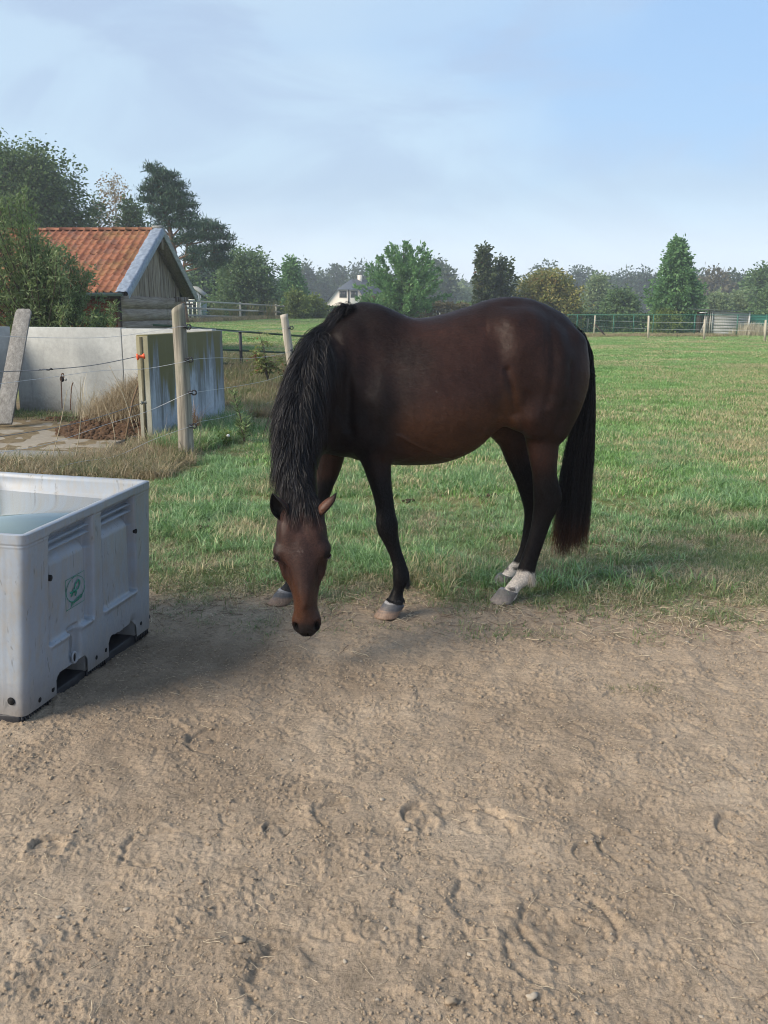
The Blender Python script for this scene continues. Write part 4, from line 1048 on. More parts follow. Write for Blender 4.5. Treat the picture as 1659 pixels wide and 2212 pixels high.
LF = dict(
    oak=mat_leaf('oak_leaves', ((.028, .055, .02), (.055, .095, .032), (.12, .175, .065))),
    bush=mat_leaf('shrub_leaves', ((.055, .09, .033), (.11, .165, .06), (.20, .25, .12))),
    pine=mat_leaf('pine_needles', ((.014, .034, .022), (.028, .058, .036), (.055, .10, .06)), trans=.1),
    birch=mat_leaf('birch_leaves', ((.12, .10, .05), (.20, .15, .075), (.26, .22, .12)), (.30, .16, .07), .25),
    mid=mat_leaf('garden_leaves', ((.045, .085, .03), (.085, .145, .055), (.16, .225, .10))),
    fresh=mat_leaf('cherry_leaves', ((.05, .11, .035), (.095, .195, .07), (.17, .29, .12))),
    autumn=mat_leaf('autumn_leaves', ((.09, .115, .03), (.19, .20, .06), (.33, .27, .10)), (.26, .09, .04), .10),
    redtip=mat_leaf('redtip_leaves', ((.028, .048, .02), (.055, .078, .03), (.10, .12, .05)), (.40, .11, .07), .035),
    yel=mat_leaf('yellow_green_leaves', ((.075, .11, .025), (.13, .175, .04), (.20, .24, .07))),
    pale=mat_leaf('pale_willow_leaves', ((.11, .15, .07), (.16, .21, .10), (.22, .27, .15))),
    far=mat_leaf('far_leaves', ((.035, .06, .028), (.055, .085, .040), (.085, .115, .058))),
    brown=mat_leaf('bramble_leaves', ((.07, .065, .035), (.11, .10, .05), (.16, .14, .075))),
)
M_BARK = plain('bark', (.085, .070, .055), .9, .4, 6, .1, .5)
M_BARKP = plain('pine_bark', (.17, .10, .065), .9, .4, 5, .1, .5)
M_BARKB = plain('birch_bark', (.42, .40, .37), .8, .45, 7, .2)
def leaves_mesh(pos, size, asp, seed, mat, name='crown', g=None, dirs=None, updown=.0):
    r = np.random.default_rng(seed); n = len(pos)
    d = r.normal(size=(n, 3)) if dirs is None else dirs + .5 * r.normal(size=(n, 3)); d /= np.linalg.norm(d, axis=1)[:, None]
    nn = r.normal(size=(n, 3)) + np.array([0, 0, .8]); s = np.cross(d, nn); s /= np.linalg.norm(s, axis=1)[:, None] + 1e-9
    L = (size * (.6 + .8 * r.random(n)))[:, None]; w = L * asp; nrm = np.cross(s, d)
    a = pos; b = pos + d * L * .5 + s * w * .5 + nrm * w * .15; c = pos + d * L; e = pos + d * L * .5 - s * w * .5 + nrm * w * .15
    V = np.stack([a, b, c, e], 1).reshape(-1, 3); F = np.arange(n * 4).reshape(n, 4)
    rr = np.repeat(r.random(n), 4); gg = np.repeat(g if g is not None else r.random(n), 4)
    return np_mesh(name, V, F, [mat], False, attrs={'r': rr, 'g': gg})
def tree(name, label, base, H, env, mat, bark, nb=90, tw=8, lv=12, ls=.2, asp=.55, bare=.2, elev=(.9, .2), droop=.0, spread=.35, trunk=.2, seed=1, lean=(0, 0), cat='tree', group=None,
         flat=1.0, limbs=True, updir=0.0, start=.25, wig=.15, jit=.18, topb=.0):
    """env(t): crown radius at height fraction t (0 = lowest branch, 1 = top)"""
    r = np.random.default_rng(seed); o = empty(name, base, 0, label, cat, group)
    lean = np.array([lean[0], lean[1], 0])
    tp = lambda t: np.array([0, 0, H * t]) + lean * (t ** 1.5) + np.array([.12 * math.sin(t * 5 + seed), .1 * math.cos(t * 4 + seed), 0]) * trunk * 3
    m = MB(); ts = np.linspace(-.01, .96, 12); m.tube([tp(t) for t in ts], [max(trunk * (1 - t * .92), .012) for t in ts], 8)
    P0 = []; G_ = []; D_ = []
    hs = (np.arange(nb) + r.random(nb)) / nb; hs = hs ** (1 - .25 * topb)
    for k in range(nb):
        t = hs[k]; z = bare + (1 - bare) * t * .97
        az = k * 2.39996 + r.normal() * .3; el = min(elev[0] * t + elev[1] * (1 - t) + r.normal() * .14, 1.42)
        R = env(t) * (1 + r.normal() * jit)
        # start lower on trunk so limbs rise into the crown
        z0 = max(z - R * math.tan(max(el, 0)) / H * .8, bare * .55)
        s0 = tp(z0); end = tp(z) + np.array([math.cos(az) * R, math.sin(az) * R, 0]); end[2] += R * .15 * updir
        L = np.linalg.norm(end - s0); K = 6; q = []
        for i in range(K + 1):
            f = i / K; p = s0 * (1 - f) + end * f; p = p + np.array([0, 0, 1.]) * (-droop * R * f * f + .12 * L * math.sin(f * math.pi) * (1 if droop <= 0 else .6)) + r.normal(size=3) * wig * .12 * L * (f > 0)
            q.append(p)
        q = np.array(q)
        if limbs and (k % 2 == 0 or nb < 60): m.tube(q, [max(trunk * .33 * (1 - i / K) * (1 - t * .6), .008) for i in range(K + 1)], 4, False)
        g0 = r.random()
        for j in range(tw):
            f = start + (1 - start) * (j + r.random()) / tw; i = min(int(f * K), K - 1); c = q[i] + (q[i + 1] - q[i]) * (f * K - i)
            sp = spread * (.5 + .7 * (1 - f * .4)); off = r.normal(size=3); off /= np.linalg.norm(off); c = c + off * sp * r.random() ** .5 * [1, 1, flat]
            pts = c + r.normal(size=(lv, 3)) * sp * .38 * np.array([1, 1, flat])
            P0.append(pts); G_.append(np.full(lv, np.clip(g0 * .5 + .5 * r.random(), 0, 1))); D_.append(np.repeat((c - tp(z))[None], lv, 0))
    m.build('trunk', bark, o, True)
    P0 = np.concatenate(P0); D_ = np.concatenate(D_); D_ /= np.linalg.norm(D_, axis=1)[:, None] + 1e-6; D_[:, 2] += updir
    keep = P0[:, 2] > .03
    mobj('crown', leaves_mesh(P0[keep], ls, asp, seed + 50, mat, g=np.concatenate(G_)[keep], dirs=D_[keep] * .8), o)
    return o
def gz(x, y): return float(terrain(x, y))
def place(u, Y):
    x = (u - CX) / FU * Y * .978; return np.array([x, Y, gz(x, Y) - .05])
def topz(v, Y): return 1.6 + (HZ - v) / FU * Y * .99
dome = lambda R, p=.75, b=.5: (lambda t: R * (max(1 - abs((t - p * .45) / (1 - p * .45)) ** 2.2, 0.03) ** .5 if t > p * .45 else b + (1 - b) * math.sin(t / (p * .45) * math.pi / 2) if False else R * max(1 - ((t - .42) / .60) ** 2, .02) ** .5 if t > .42 else R * (b + (1 - b) * math.sin(t / .42 * math.pi / 2))))
def rdome(R, b=.6, m=.42): return lambda t: R * max(1 - ((t - m) / (1.02 - m)) ** 2, .02) ** .5 if t > m else R * (b + (1 - b) * math.sin(t / m * math.pi / 2))
def cone(R, p=.8, b=.75): return lambda t: R * (b + (1 - b) * t / .15) if t < .15 else R * (max(1 - (t - .15) / .87, 0.02) ** p)
wd = lambda hw, Y: hw / FU * Y
def T(name, label, u, Y, vtop, hw, env, mat, bark=None, **k):
    b = place(u, Y); H = topz(vtop, Y) - b[2]; R = wd(hw, Y)
    return tree(name, label, b, H, env(R), LF[mat], bark or M_BARK, **k)
# ---- left group
T('oak_tree', 'tallest broad dark deciduous tree above the barn roof, far left', 62, 60, 338, 128, lambda R: rdome(R, .8, .45), 'oak', nb=260, tw=14, lv=17, ls=.23, bare=.26, spread=.80, trunk=.42, seed=3, elev=(1.1, .35), jit=.14)
T('birch_tree', 'sparse yellowing birch with thin pale branches between the oak and the pines', 262, 68, 388, 44, lambda R: rdome(R, .6, .5), 'birch', M_BARKB, nb=110, tw=9, lv=4, ls=.17, bare=.25, spread=.5, trunk=.16, seed=5, elev=(1.2, .8), droop=.35, jit=.2)
T('dark_tree', 'small dark broadleaf tree low between birch and tall pine', 298, 66, 448, 26, lambda R: rdome(R, .8), 'oak', nb=70, tw=8, lv=8, ls=.25, bare=.3, spread=.5, trunk=.14, seed=6)
T('dark_tree', 'half hidden dark tree right beside the oak, above the roof ridge', 222, 67, 440, 24, lambda R: rdome(R, .8), 'oak', nb=50, tw=7, lv=5, ls=.25, bare=.3, spread=.5, trunk=.14, seed=7)
def pine(label, u, Y, vtop, blobs, lean_u, seed, tr=.24):
    r = np.random.default_rng(seed); b = place(u, Y); o = empty('pine_tree', b, 0, label, 'tree')
    top = P(lean_u, vtop, Y) - b; m = MB(); n = 14; pts = [np.array([0, 0, 0.]) * 1 + top * (i / n) + np.array([.35 * math.sin(i / n * 3.1) * (1 if seed % 2 else -1), 0, 0]) for i in range(n + 1)]
    m.tube(pts, [tr * (1 - .85 * i / n) for i in range(n + 1)], 8); Ps = []; Gs = []; Ds = []
    for (bu, bv, hw, hh, dens) in blobs:
        c = P(bu, bv, Y) - b; R = wd(hw, Y); Hh = wd(hh, Y); k = int(dens)
        a = c.copy(); i = int(np.clip((c[2] - .4 * R) / top[2] * n, 1, n)); s0 = pts[i]
        q = catmull_(np.array([s0, s0 * .6 + c * .4 + np.array([0, 0, -.05 * R]), c]), 4); m.tube(q, np.linspace(tr * .35, .03, len(q)), 5, False)
        for _ in range(k):
            th = r.random() * 6.28; rr = R * r.random() ** .5; cc = c + np.array([math.cos(th) * rr, math.sin(th) * rr * .9, r.normal() * Hh * .26 - .25 * Hh * (rr / R) ** 2])
            if r.random() < .25: m.tube([c, (c + cc) / 2 + np.array([0, 0, -.08]), cc], [.03, .02, .012], 3, False)
            nl = 26; d = r.normal(size=(nl, 3)) + np.array([0, 0, .7]); Ps.append(cc + r.normal(size=(nl, 3)) * [.20, .20, .07]); Ds.append(d); Gs.append(np.full(nl, r.random()))
    m.build('trunk', M_BARKP, o, True)
    mobj('crown', leaves_mesh(np.concatenate(Ps), .30, .16, seed, LF['pine'], g=np.concatenate(Gs), dirs=np.concatenate(Ds)), o)
pine('tall dark Scots pine with bare reddish trunk behind the barn gable', 392, 55, 362,
     [(328, 362, 7, 8, 10), (340, 374, 14, 8, 20), (362, 380, 16, 9, 24), (345, 394, 22, 8, 30), (378, 400, 18, 8, 24), (322, 410, 20, 7, 24), (362, 415, 26, 8, 34), (396, 424, 20, 7, 24), (318, 432, 16, 6, 16), (348, 434, 26, 8, 32), (402, 444, 22, 7, 24), (372, 450, 24, 8, 30), (338, 458, 24, 7, 24), (404, 466, 22, 7, 22), (362, 474, 26, 7, 26), (392, 488, 24, 7, 22), (350, 492, 20, 6, 14), (408, 512, 18, 7, 14), (380, 524, 14, 6, 8), (416, 545, 14, 7, 10)], 330, 11)
pine('lower spreading pine right of the tall one, reaching over open sky', 402, 60, 500,
     [(425, 482, 34, 12, 45), (455, 492, 32, 12, 46), (470, 512, 28, 12, 40), (430, 512, 34, 12, 44), (476, 535, 22, 10, 26), (445, 540, 36, 14, 46), (480, 560, 18, 9, 20), (455, 570, 30, 14, 36), (415, 560, 20, 12, 18), (395, 520, 18, 10, 14)], 412, 12, .2)
T('spruce_tree', 'dark conifer behind the small blue playhouse', 432, 88, 560, 30, lambda R: cone(R), 'pine', nb=90, tw=7, lv=8, ls=.35, asp=.3, bare=.05, spread=.5, trunk=.15, seed=21, elev=(.2, -.1))
T('spruce_tree', 'dark pointed conifer between the lower pine and the round garden tree', 470, 86, 548, 30, lambda R: cone(R), 'pine', nb=90, tw=7, lv=8, ls=.35, asp=.3, bare=.05, spread=.5, trunk=.15, seed=22, elev=(.2, -.1))
T('dark_shrub', 'dark mass of shrubbery behind the left end of the rail fence', 405, 84, 590, 34, lambda R: rdome(R, .9), 'mid', nb=60, tw=7, lv=8, ls=.3, bare=.02, spread=.6, trunk=.1, seed=23, cat='shrub')
T('hawthorn_tree', 'dense round dark green garden tree left of the narrow young tree', 533, 76, 545, 64, lambda R: rdome(R, .85, .35), 'mid', nb=190, tw=9, lv=12, ls=.24, bare=.03, spread=.6, trunk=.16, seed=24, elev=(1.2, .3), jit=.16)
T('young_tree', 'small pointed fresh green tree left of the white house', 632, 84, 566, 35, lambda R: cone(R, .75, .9), 'fresh', nb=80, tw=8, lv=10, ls=.26, bare=.08, spread=.42, trunk=.1, seed=25, elev=(1.1, .35), jit=.2)
T('garden_shrub', 'yellow-green rounded shrub behind the rail fence, left one of two', 640, 72, 632, 24, lambda R: rdome(R, .9), 'yel', nb=60, tw=7, lv=9, ls=.2, bare=.02, spread=.35, trunk=.06, seed=26, cat='shrub')
T('garden_shrub', 'yellow-green rounded shrub just left of the white house', 676, 74, 645, 27, lambda R: rdome(R, .9), 'yel', nb=80, tw=7, lv=9, ls=.2, bare=.02, spread=.35, trunk=.06, seed=27, cat='shrub')
T('garden_shrub', 'mid green shrub hiding the right foot of the white house', 797, 74, 645, 22, lambda R: rdome(R, .9), 'mid', nb=60, tw=7, lv=9, ls=.2, bare=.02, spread=.35, trunk=.06, seed=28, cat='shrub')
T('cherry_tree', 'wide bright green cherry tree with spiky upswept branches, centre of the horizon', 872, 64, 532, 80, lambda R: rdome(R, 1.0, .30), 'fresh', nb=80, tw=20, lv=8, ls=.25, asp=.42, bare=.14, spread=.20, trunk=.16, seed=31, elev=(1.30, .30), jit=.22, updir=.8, wig=.08, start=.15)
T('two_topped_tree', 'ragged dark green tree with two tops and a reddish patch', 1045, 68, 538, 30, lambda R: cone(R, .8, .8), 'redtip', nb=75, tw=8, lv=9, ls=.24, bare=.03, spread=.36, trunk=.12, seed=32, elev=(1.2, .5), jit=.3)
T('two_topped_tree', 'right stem of the ragged tree, rounder, beside the autumn bush', 1082, 69, 560, 27, lambda R: rdome(R, .8), 'redtip', nb=70, tw=8, lv=9, ls=.24, bare=.03, spread=.36, trunk=.12, seed=33, elev=(1.2, .5), jit=.25)
T('autumn_bush', 'large rounded yellow-brown bush behind the horse rump', 1180, 71, 590, 74, lambda R: rdome(R, .9, .35), 'autumn', nb=190, tw=9, lv=12, ls=.22, bare=.03, spread=.45, trunk=.14, seed=34, cat='bush', jit=.1)
T('willow_tree', 'slim pale green tree in the haze right of the autumn bush', 1287, 110, 600, 21, lambda R: rdome(R, .8, .5), 'pale', nb=70, tw=8, lv=9, ls=.35, bare=.05, spread=.6, trunk=.12, seed=35)
T('dark_bush', 'dark round tree between the autumn bush and the tall linden', 1337, 84, 628, 38, lambda R: rdome(R, .95, .4), 'mid', nb=100, tw=8, lv=10, ls=.26, bare=.03, spread=.5, trunk=.12, seed=36, jit=.12)
T('linden_tree', 'tall pointed bright green linden tree right of centre', 1455, 70, 528, 55, lambda R: (lambda t: R * (.75 + .25 * math.sin(t / .3 * 1.57)) if t < .3 else R * max(1 - ((t - .3) / .72) ** 1.25, .02)), 'fresh', nb=170, tw=10, lv=12, ls=.24, bare=.05, spread=.40, trunk=.16, seed=37, elev=(1.15, .3), jit=.14)
T('willow_shrub', 'pale willow shrub behind the little shed, left part', 1545, 96, 636, 34, lambda R: rdome(R, .95), 'pale', nb=70, tw=8, lv=9, ls=.28, bare=.02, spread=.5, trunk=.08, seed=38, cat='shrub')
T('willow_shrub', 'pale willow shrub behind the little shed, right part', 1600, 98, 632, 38, lambda R: rdome(R, .95), 'pale', nb=70, tw=8, lv=9, ls=.28, bare=.02, spread=.5, trunk=.08, seed=39, cat='shrub')
T('ash_tree', 'dark green tree cut by the right picture edge', 1652, 108, 582, 46, lambda R: rdome(R, .8), 'mid', nb=120, tw=8, lv=10, ls=.38, bare=.05, spread=.8, trunk=.2, seed=40)
T('ash_tree', 'lower dark tree in the right corner, in front of the tall one', 1672, 92, 622, 40, lambda R: rdome(R, .9), 'mid', nb=70, tw=8, lv=9, ls=.3, bare=.02, spread=.6, trunk=.15, seed=41)
T('ivy_bush', 'yellow-green ivy covered bush just behind the green mesh fence', 1442, 68, 671, 32, lambda R: rdome(R, 1.0), 'yel', nb=60, tw=7, lv=10, ls=.18, bare=.0, spread=.3, trunk=.05, seed=42, cat='bush')
# ---- hazy individuals far behind
for i, (u, vt, hw, Y, mt, lb) in enumerate([
    (655, 577, 30, 215, 'far', 'hazy round tree behind the small pointed tree'), (692, 600, 26, 225, 'far', 'hazy low tree left of the white house roof'), (730, 580, 26, 240, 'far', 'hazy airy tree above the white house roof'),
    (783, 576, 36, 235, 'far', 'hazy dark round tree right of the white house chimney'), (935, 572, 26, 190, 'far', 'hazy tree peeping out right of the cherry crown'), (958, 592, 16, 180, 'far', 'hazy small treetop at the right tip of the cherry tree'),
    (985, 622, 30, 200, 'pale', 'pale hazy low tree between cherry and two topped tree'), (1178, 578, 38, 230, 'far', 'hazy tree rising behind the autumn bush'), (1248, 584, 34, 240, 'far', 'hazy pale crown right of the autumn bush'),
    (1300, 596, 40, 250, 'far', 'hazy crown in the middle of the distant wood'), (1352, 594, 34, 240, 'far', 'hazy crown left of the linden tree'), (1392, 592, 28, 235, 'far', 'hazy crown touching the linden on its left'),
    (1540, 597, 36, 175, 'brown', 'brownish hazy round tree right of the linden'), (1585, 606, 20, 185, 'far', 'small hazy tree between brownish tree and right edge'), (1500, 600, 26, 220, 'far', 'hazy crown touching the linden on its right')]):
    T('distant_tree', lb, u, Y, vt, hw, lambda R: rdome(R, .85), mt, nb=60, tw=7, lv=8, ls=.75, bare=.1, spread=1.5, trunk=.3, seed=60 + i, limbs=(i in (2, 12)), jit=.14)
# far wood as one mass
r = np.random.default_rng(77); n = 46000; u = r.uniform(-350, 2000, n); Y = r.uniform(255, 330, n)
hh = 9.5 + 3.0 * fbm(u * .012, 3.3, 0, 3) + 1.8 * np.abs(pnoise(u * .05, 7.7, 0)); z = hh * r.random(n) ** .7
x = (u - CX) / FU * Y; x = x + r.normal(size=n) * 1.0
me = leaves_mesh(np.stack([x, Y, z + .3], 1), 1.5, .6, 78, LF['far'])
mobj('far_wood', me, None, kind='stuff', label='hazy distant wood closing the horizon', cat='wood')
# hedges and low growth that close the view behind the fences
def hedge(label, u0, u1, Y0, Y1, h, dep, mat, n, ls, seed, name='hedge', cat='hedge', top=.2):
    r = np.random.default_rng(seed); a = place(u0, Y0); b = place(u1, Y1); f = r.random(n); p = a + (b - a) * f[:, None]
    hv = h * (1 + top * fbm(f * 9 + seed, 1.1, 0, 3)); p[:, 2] += hv * np.where(r.random(n) < .45, 1 - .1 * r.random(n), r.random(n)); p[:, 1] += r.normal(size=n) * dep * .5
    o = empty(name, a, 0, label, cat); mobj('foliage', leaves_mesh(p - a, ls, .55, seed, LF[mat]), o)
    m = MB(); 
    for k in range(14):
        q = (b - a) * ((k + .5) / 14); m.tube([q, q + np.array([.1, 0, h * .7])], .03, 4)
    m.build('stems', M_BARK, o, kind='stuff'); return o
hedge('low dark clipped hedge left of the white house', 585, 770, 78, 84, 1.05, .8, 'oak', 6000, .2, 81, top=.05)
hedge('brownish bramble hedge below the cherry tree', 800, 1010, 70, 70, 1.75, 1.2, 'brown', 9000, .2, 82)
hedge('dark green thicket behind the horse back', 990, 1260, 76, 78, 1.9, 1.4, 'mid', 9000, .24, 83)
hedge('dark bramble thicket behind the green mesh fence', 1240, 1440, 72, 70, 1.35, 1.2, 'oak', 8000, .2, 84)
hedge('dark thicket between ivy bush and shed', 1450, 1540, 74, 74, 1.5, 1.2, 'oak', 5000, .2, 85)
hedge('grey-green brambles right of the shed', 1600, 1760, 78, 78, 1.6, 1.2, 'mid', 6000, .22, 86)
hedge('dark green hedge behind the barn and playhouse', 150, 450, 92, 92, 2.2, 1.5, 'mid', 8000, .3, 87)
# ornamental grass
r = np.random.default_rng(88); m_ = mat_grass('golden_ornamental_grass', [(.13, .17, .04), (.19, .21, .06), (.26, .25, .09)], ((.24, .2, .09), (.32, .26, .13)), .25, .5)
OG = [blades(120, .35, 1.5, .035, .55, 400 + s, 5, 1.1, m_) for s in range(3)]
for i, (u, lb) in enumerate(((468, 'leftmost'), (505, 'second'), (545, 'third'), (582, 'rightmost'))):
    b = place(u, 71.5); o = bpy.data.objects.new('ornamental_grass', OG[i % 3]); link(o); o.location = b; o.rotation_euler = (0, 0, i * 1.3); o.scale = (1.3, 1.0, .88 + .06 * (i % 2))
    tag(o, '%s of the tall golden-green grass clumps behind the rail fence' % lb, 'ornamental grass', 'tall grass clumps behind the rail fence')
# ---- big near shrub in front of the barn
def near_shrub():
    r = np.random.default_rng(15); b = np.array([*place(88, 19.0)]); o = empty('buddleia_shrub', b, 0, 'large leafy green shrub in front of the barn, over the concrete wall', 'shrub')
    m = MB(); Ps = []; Ds = []; Gs = []; nbr = 120
    for k in range(nbr):
        az = r.random() * 6.28; rad = r.random() ** .6 * 1.55; uu = math.cos(az) * rad
        hmax = float(np.interp(uu, [-1.5, -.8, -.41, .07, .6, 1.12, 1.3], [3.2, 3.75, 4.1, 3.3, 2.75, 2.2, 1.5])) - .12 * r.random()
        hmax = max(hmax * (1 - .42 * r.random() ** 1.6), 1.0); tip = np.array([uu, math.sin(az) * rad * .8, hmax]); s0 = np.array([r.normal() * .15, r.normal() * .12, 0])
        q = catmull_(np.array([s0, s0 * .6 + tip * [.25, .25, .4], tip * [.75, .75, .74], tip]), 4); m.tube(q, np.linspace(.022, .004, len(q)), 4, False)
        g0 = r.random()
        for j in range(26):
            f = .16 + .84 * (j + r.random()) / 26; i = min(int(f * (len(q) - 1)), len(q) - 2); c = q[i] + (q[i + 1] - q[i]) * (f * (len(q) - 1) - i)
            T_ = q[i + 1] - q[i]; T_ /= np.linalg.norm(T_); off = r.normal(size=3) * (.17 * (1.15 - f)); nl = 11
            Ps.append(c + off + r.normal(size=(nl, 3)) * .05); d = r.normal(size=(nl, 3)) * .8 + T_ * .6; Ds.append(d); Gs.append(np.full(nl, g0))
    m.build('trunk', M_BARK, o, True)
    mobj('crown', leaves_mesh(np.concatenate(Ps), .105, .24, 16, LF['bush'], g=np.concatenate(Gs), dirs=np.concatenate(Ds)), o)
near_shrub()
# ================================================================== HORSE
def catmull(A, sub):
    A = np.asarray(A, float); n = len(A); out = []
    for i in range(n - 1):
        p0 = A[max(i - 1, 0)]; p1 = A[i]; p2 = A[i + 1]; p3 = A[min(i + 2, n - 1)]
        for k in range(sub):
            t = k / sub
            out.append(0.5 * ((2 * p1) + (-p0 + p2) * t + (2 * p0 - 5 * p1 + 4 * p2 - p3) * t * t + (-p0 + 3 * p1 - 3 * p2 + p3) * t ** 3))
    out.append(A[-1]); return np.array(out)
class Vol:
    def __init__(s, lo, hi, h):
        s.lo = np.array(lo, float); s.h = h
        s.n = np.ceil((np.array(hi) - s.lo) / h).astype(int) + 1
        s.F = np.full(s.n, 1.0, np.float32)
    def sub(s, lo, hi):
        i0 = np.maximum(np.floor((np.array(lo) - s.lo) / s.h).astype(int), 0)
        i1 = np.minimum(np.ceil((np.array(hi) - s.lo) / s.h).astype(int) + 1, s.n)
        sl = tuple(slice(a, b) for a, b in zip(i0, i1))
        ax = [(s.lo[k] + s.h * np.arange(i0[k], i1[k])).astype(np.float32) for k in range(3)]
        return sl, ax
    def smin(s, sl, D, k):
        A = s.F[sl]
        h = np.maximum(k - np.abs(A - D), 0) / k
        s.F[sl] = np.minimum(A, D) - h * h * k * 0.25
    def ssub(s, sl, D, k):
        A = s.F[sl]; D = -D
        h = np.maximum(k - np.abs(A - D), 0) / k
        s.F[sl] = np.maximum(A, D) + h * h * k * 0.25
    def chain(s, rows, lat, k=0.03, subdiv=3, cut=False, pad=0.06):
        """rows: x,y,z, r_long, r_lat"""
        R = catmull(rows, subdiv) if len(rows) > 1 else np.array([rows[0], rows[0]])
        mr = R[:, 3:5].max() + pad
        lo = R[:, :3].min(0) - mr; hi = R[:, :3].max(0) + mr
        sl0, _ = s.sub(lo, hi)
        D = np.full([q.stop - q.start for q in sl0], 1.0, np.float32)
        for a, b in zip(R[:-1], R[1:]):
            m = max(a[3], a[4], b[3], b[4]) + pad
            sl, ax = s.sub(np.minimum(a[:3], b[:3]) - m, np.maximum(a[:3], b[:3]) + m)
            if any(q.stop <= q.start for q in sl): continue
            X = ax[0][:, None, None] - np.float32(a[0]); Y = ax[1][None, :, None] - np.float32(a[1]); Z = ax[2][None, None, :] - np.float32(a[2])
            d = b[:3] - a[:3]; L = np.linalg.norm(d)
            T = d / L if L > 1e-6 else np.array([0, 0, 1.0])
            l = np.array(lat, float); l = l - T * l.dot(T); l /= np.linalg.norm(l); B = np.cross(T, l)
            f = lambda v: X * np.float32(v[0]) + Y * np.float32(v[1]) + Z * np.float32(v[2])
            st = f(T); t = np.clip(st / max(L, 1e-6), 0, 1)
            wT = st - t * L; wL = f(l); wB = f(B)
            rB = a[3] + (b[3] - a[3]) * t; rL = a[4] + (b[4] - a[4]) * t; rT = (rB + rL) * 0.5
            qa, qb, qc = wL / rL, wB / rB, wT / rT
            k0 = np.sqrt(qa * qa + qb * qb + qc * qc)
            k1 = np.sqrt((qa / rL) ** 2 + (qb / rB) ** 2 + (qc / rT) ** 2) + 1e-6
            dd = (k0 * (k0 - 1) / k1).astype(np.float32)
            o = tuple(slice(q.start - q0.start, q.stop - q0.start) for q, q0 in zip(sl, sl0))
            D[o] = np.minimum(D[o], dd)
        (s.ssub if cut else s.smin)(sl0, D, k)
    def blob(s, c, r, R=None, k=0.03, cut=False):
        """ellipsoid; R rows are local axes"""
        r = np.array(r, float); R = np.eye(3) if R is None else np.array(R, float)
        m = r.max() + 0.06
        sl, ax = s.sub(np.array(c) - m, np.array(c) + m)
        X = ax[0][:, None, None] - c[0]; Y = ax[1][None, :, None] - c[1]; Z = ax[2][None, None, :] - c[2]
        q = [(X * R[i, 0] + Y * R[i, 1] + Z * R[i, 2]) / r[i] for i in range(3)]
        k0 = np.sqrt(q[0] ** 2 + q[1] ** 2 + q[2] ** 2)
        k1 = np.sqrt((q[0] / r[0]) ** 2 + (q[1] / r[1]) ** 2 + (q[2] / r[2]) ** 2) + 1e-6
        (s.ssub if cut else s.smin)(sl, (k0 * (k0 - 1) / k1).astype(np.float32), k)
    def nets(s):
        F = s.F; ins = F < 0
        nx, ny, nz = F.shape
        c = [ins[i:nx - 1 + i, j:ny - 1 + j, k:nz - 1 + k] for i in (0, 1) for j in (0, 1) for k in (0, 1)]
        anyi = c[0].copy(); alli = c[0].copy()
        for q in c[1:]: anyi |= q; alli &= q
        cells = np.argwhere(anyi & ~alli)
        idx = np.full((nx - 1, ny - 1, nz - 1), -1, np.int32)
        idx[tuple(cells.T)] = np.arange(len(cells))
        acc = np.zeros((len(cells), 3)); cnt = np.zeros(len(cells))
        offs = np.array([(i, j, k) for i in (0, 1) for j in (0, 1) for k in (0, 1)])
        vals = {tuple(o): F[tuple((cells + o).T)] for o in offs}
        for o in offs:
            for ax in range(3):
                if o[ax] == 0:
                    p = o.copy(); p[ax] = 1
                    a = vals[tuple(o)]; b = vals[tuple(p)]
                    m = (a < 0) != (b < 0)
                    t = a[m] / (a[m] - b[m])
                    pt = np.repeat(o[None].astype(float), m.sum(), 0); pt[:, ax] = t
                    acc[m] += pt; cnt[m] += 1
        V = (cells + acc / cnt[:, None]) * s.h + s.lo
        Q = []
        for ax in range(3):
            sa = [slice(None)] * 3; sb = [slice(None)] * 3
            sa[ax] = slice(0, -1); sb[ax] = slice(1, None)
            A = ins[tuple(sa)]; B = ins[tuple(sb)]
            e = np.argwhere(A != B)
            b1, b2 = (ax + 1) % 3, (ax + 2) % 3
            e = e[(e[:, b1] > 0) & (e[:, b2] > 0) & (e[:, b1] < F.shape[b1] - 1) & (e[:, b2] < F.shape[b2] - 1)]
            d1 = np.zeros(3, int); d1[b1] = 1; d2 = np.zeros(3, int); d2[b2] = 1
            g = lambda q: idx[tuple(q.T)]
            q = np.stack([g(e - d1 - d2), g(e - d2), g(e), g(e - d1)], 1)
            fl = B[tuple(e.T)]
            q[fl] = q[fl][:, ::-1]
            Q.append(q)
        return V, np.concatenate(Q)
TH = math.radians(10)
HF = np.array([-math.cos(TH), -math.sin(TH), 0]); HR = np.array([-math.sin(TH), math.cos(TH), 0]); UP = np.array([0, 0, 1.0])
HC = np.array([0.432, 4.98, 0.0])
def cl(u, v, lat=0.0):
    """centre-plane point of the horse seen at (u, v): (a, z)"""
    a_ = 0.0
    o = HC + HR * lat
    for _ in range(12):
        Y = (o + HF * a_)[1]; p = P(u, v, Y)
        a_ = ((p - o)[:2] @ HF[:2])
    return a_, p[2]
def HP(a, lat, z): return HC + HF * a + HR * lat + UP * z
ST = [(1256, 806, 826, .05, .1), (1250, 770, 850, .11, .15), (1238, 722, 870, .155, .15), (1224, 688, 880, .19, .2), (1190, 664, 890, .225, .22),
      (1150, 648, 900, .255, .25), (1105, 641, 905, .27, .28), (1060, 646, 938, .285, .22), (1020, 660, 972, .30, .12),
      (960, 678, 996, .315, .06), (900, 687, 1002, .315, .10), (850, 676, 1002, .295, .28), (810, 660, 998, .275, .42),
      (775, 655, 994, .25, .5), (748, 668, 985, .225, .42), (722, 700, 972, .20, .25), (702, 770, 940, .15, .1), (692, 835, 900, .07, .1)]
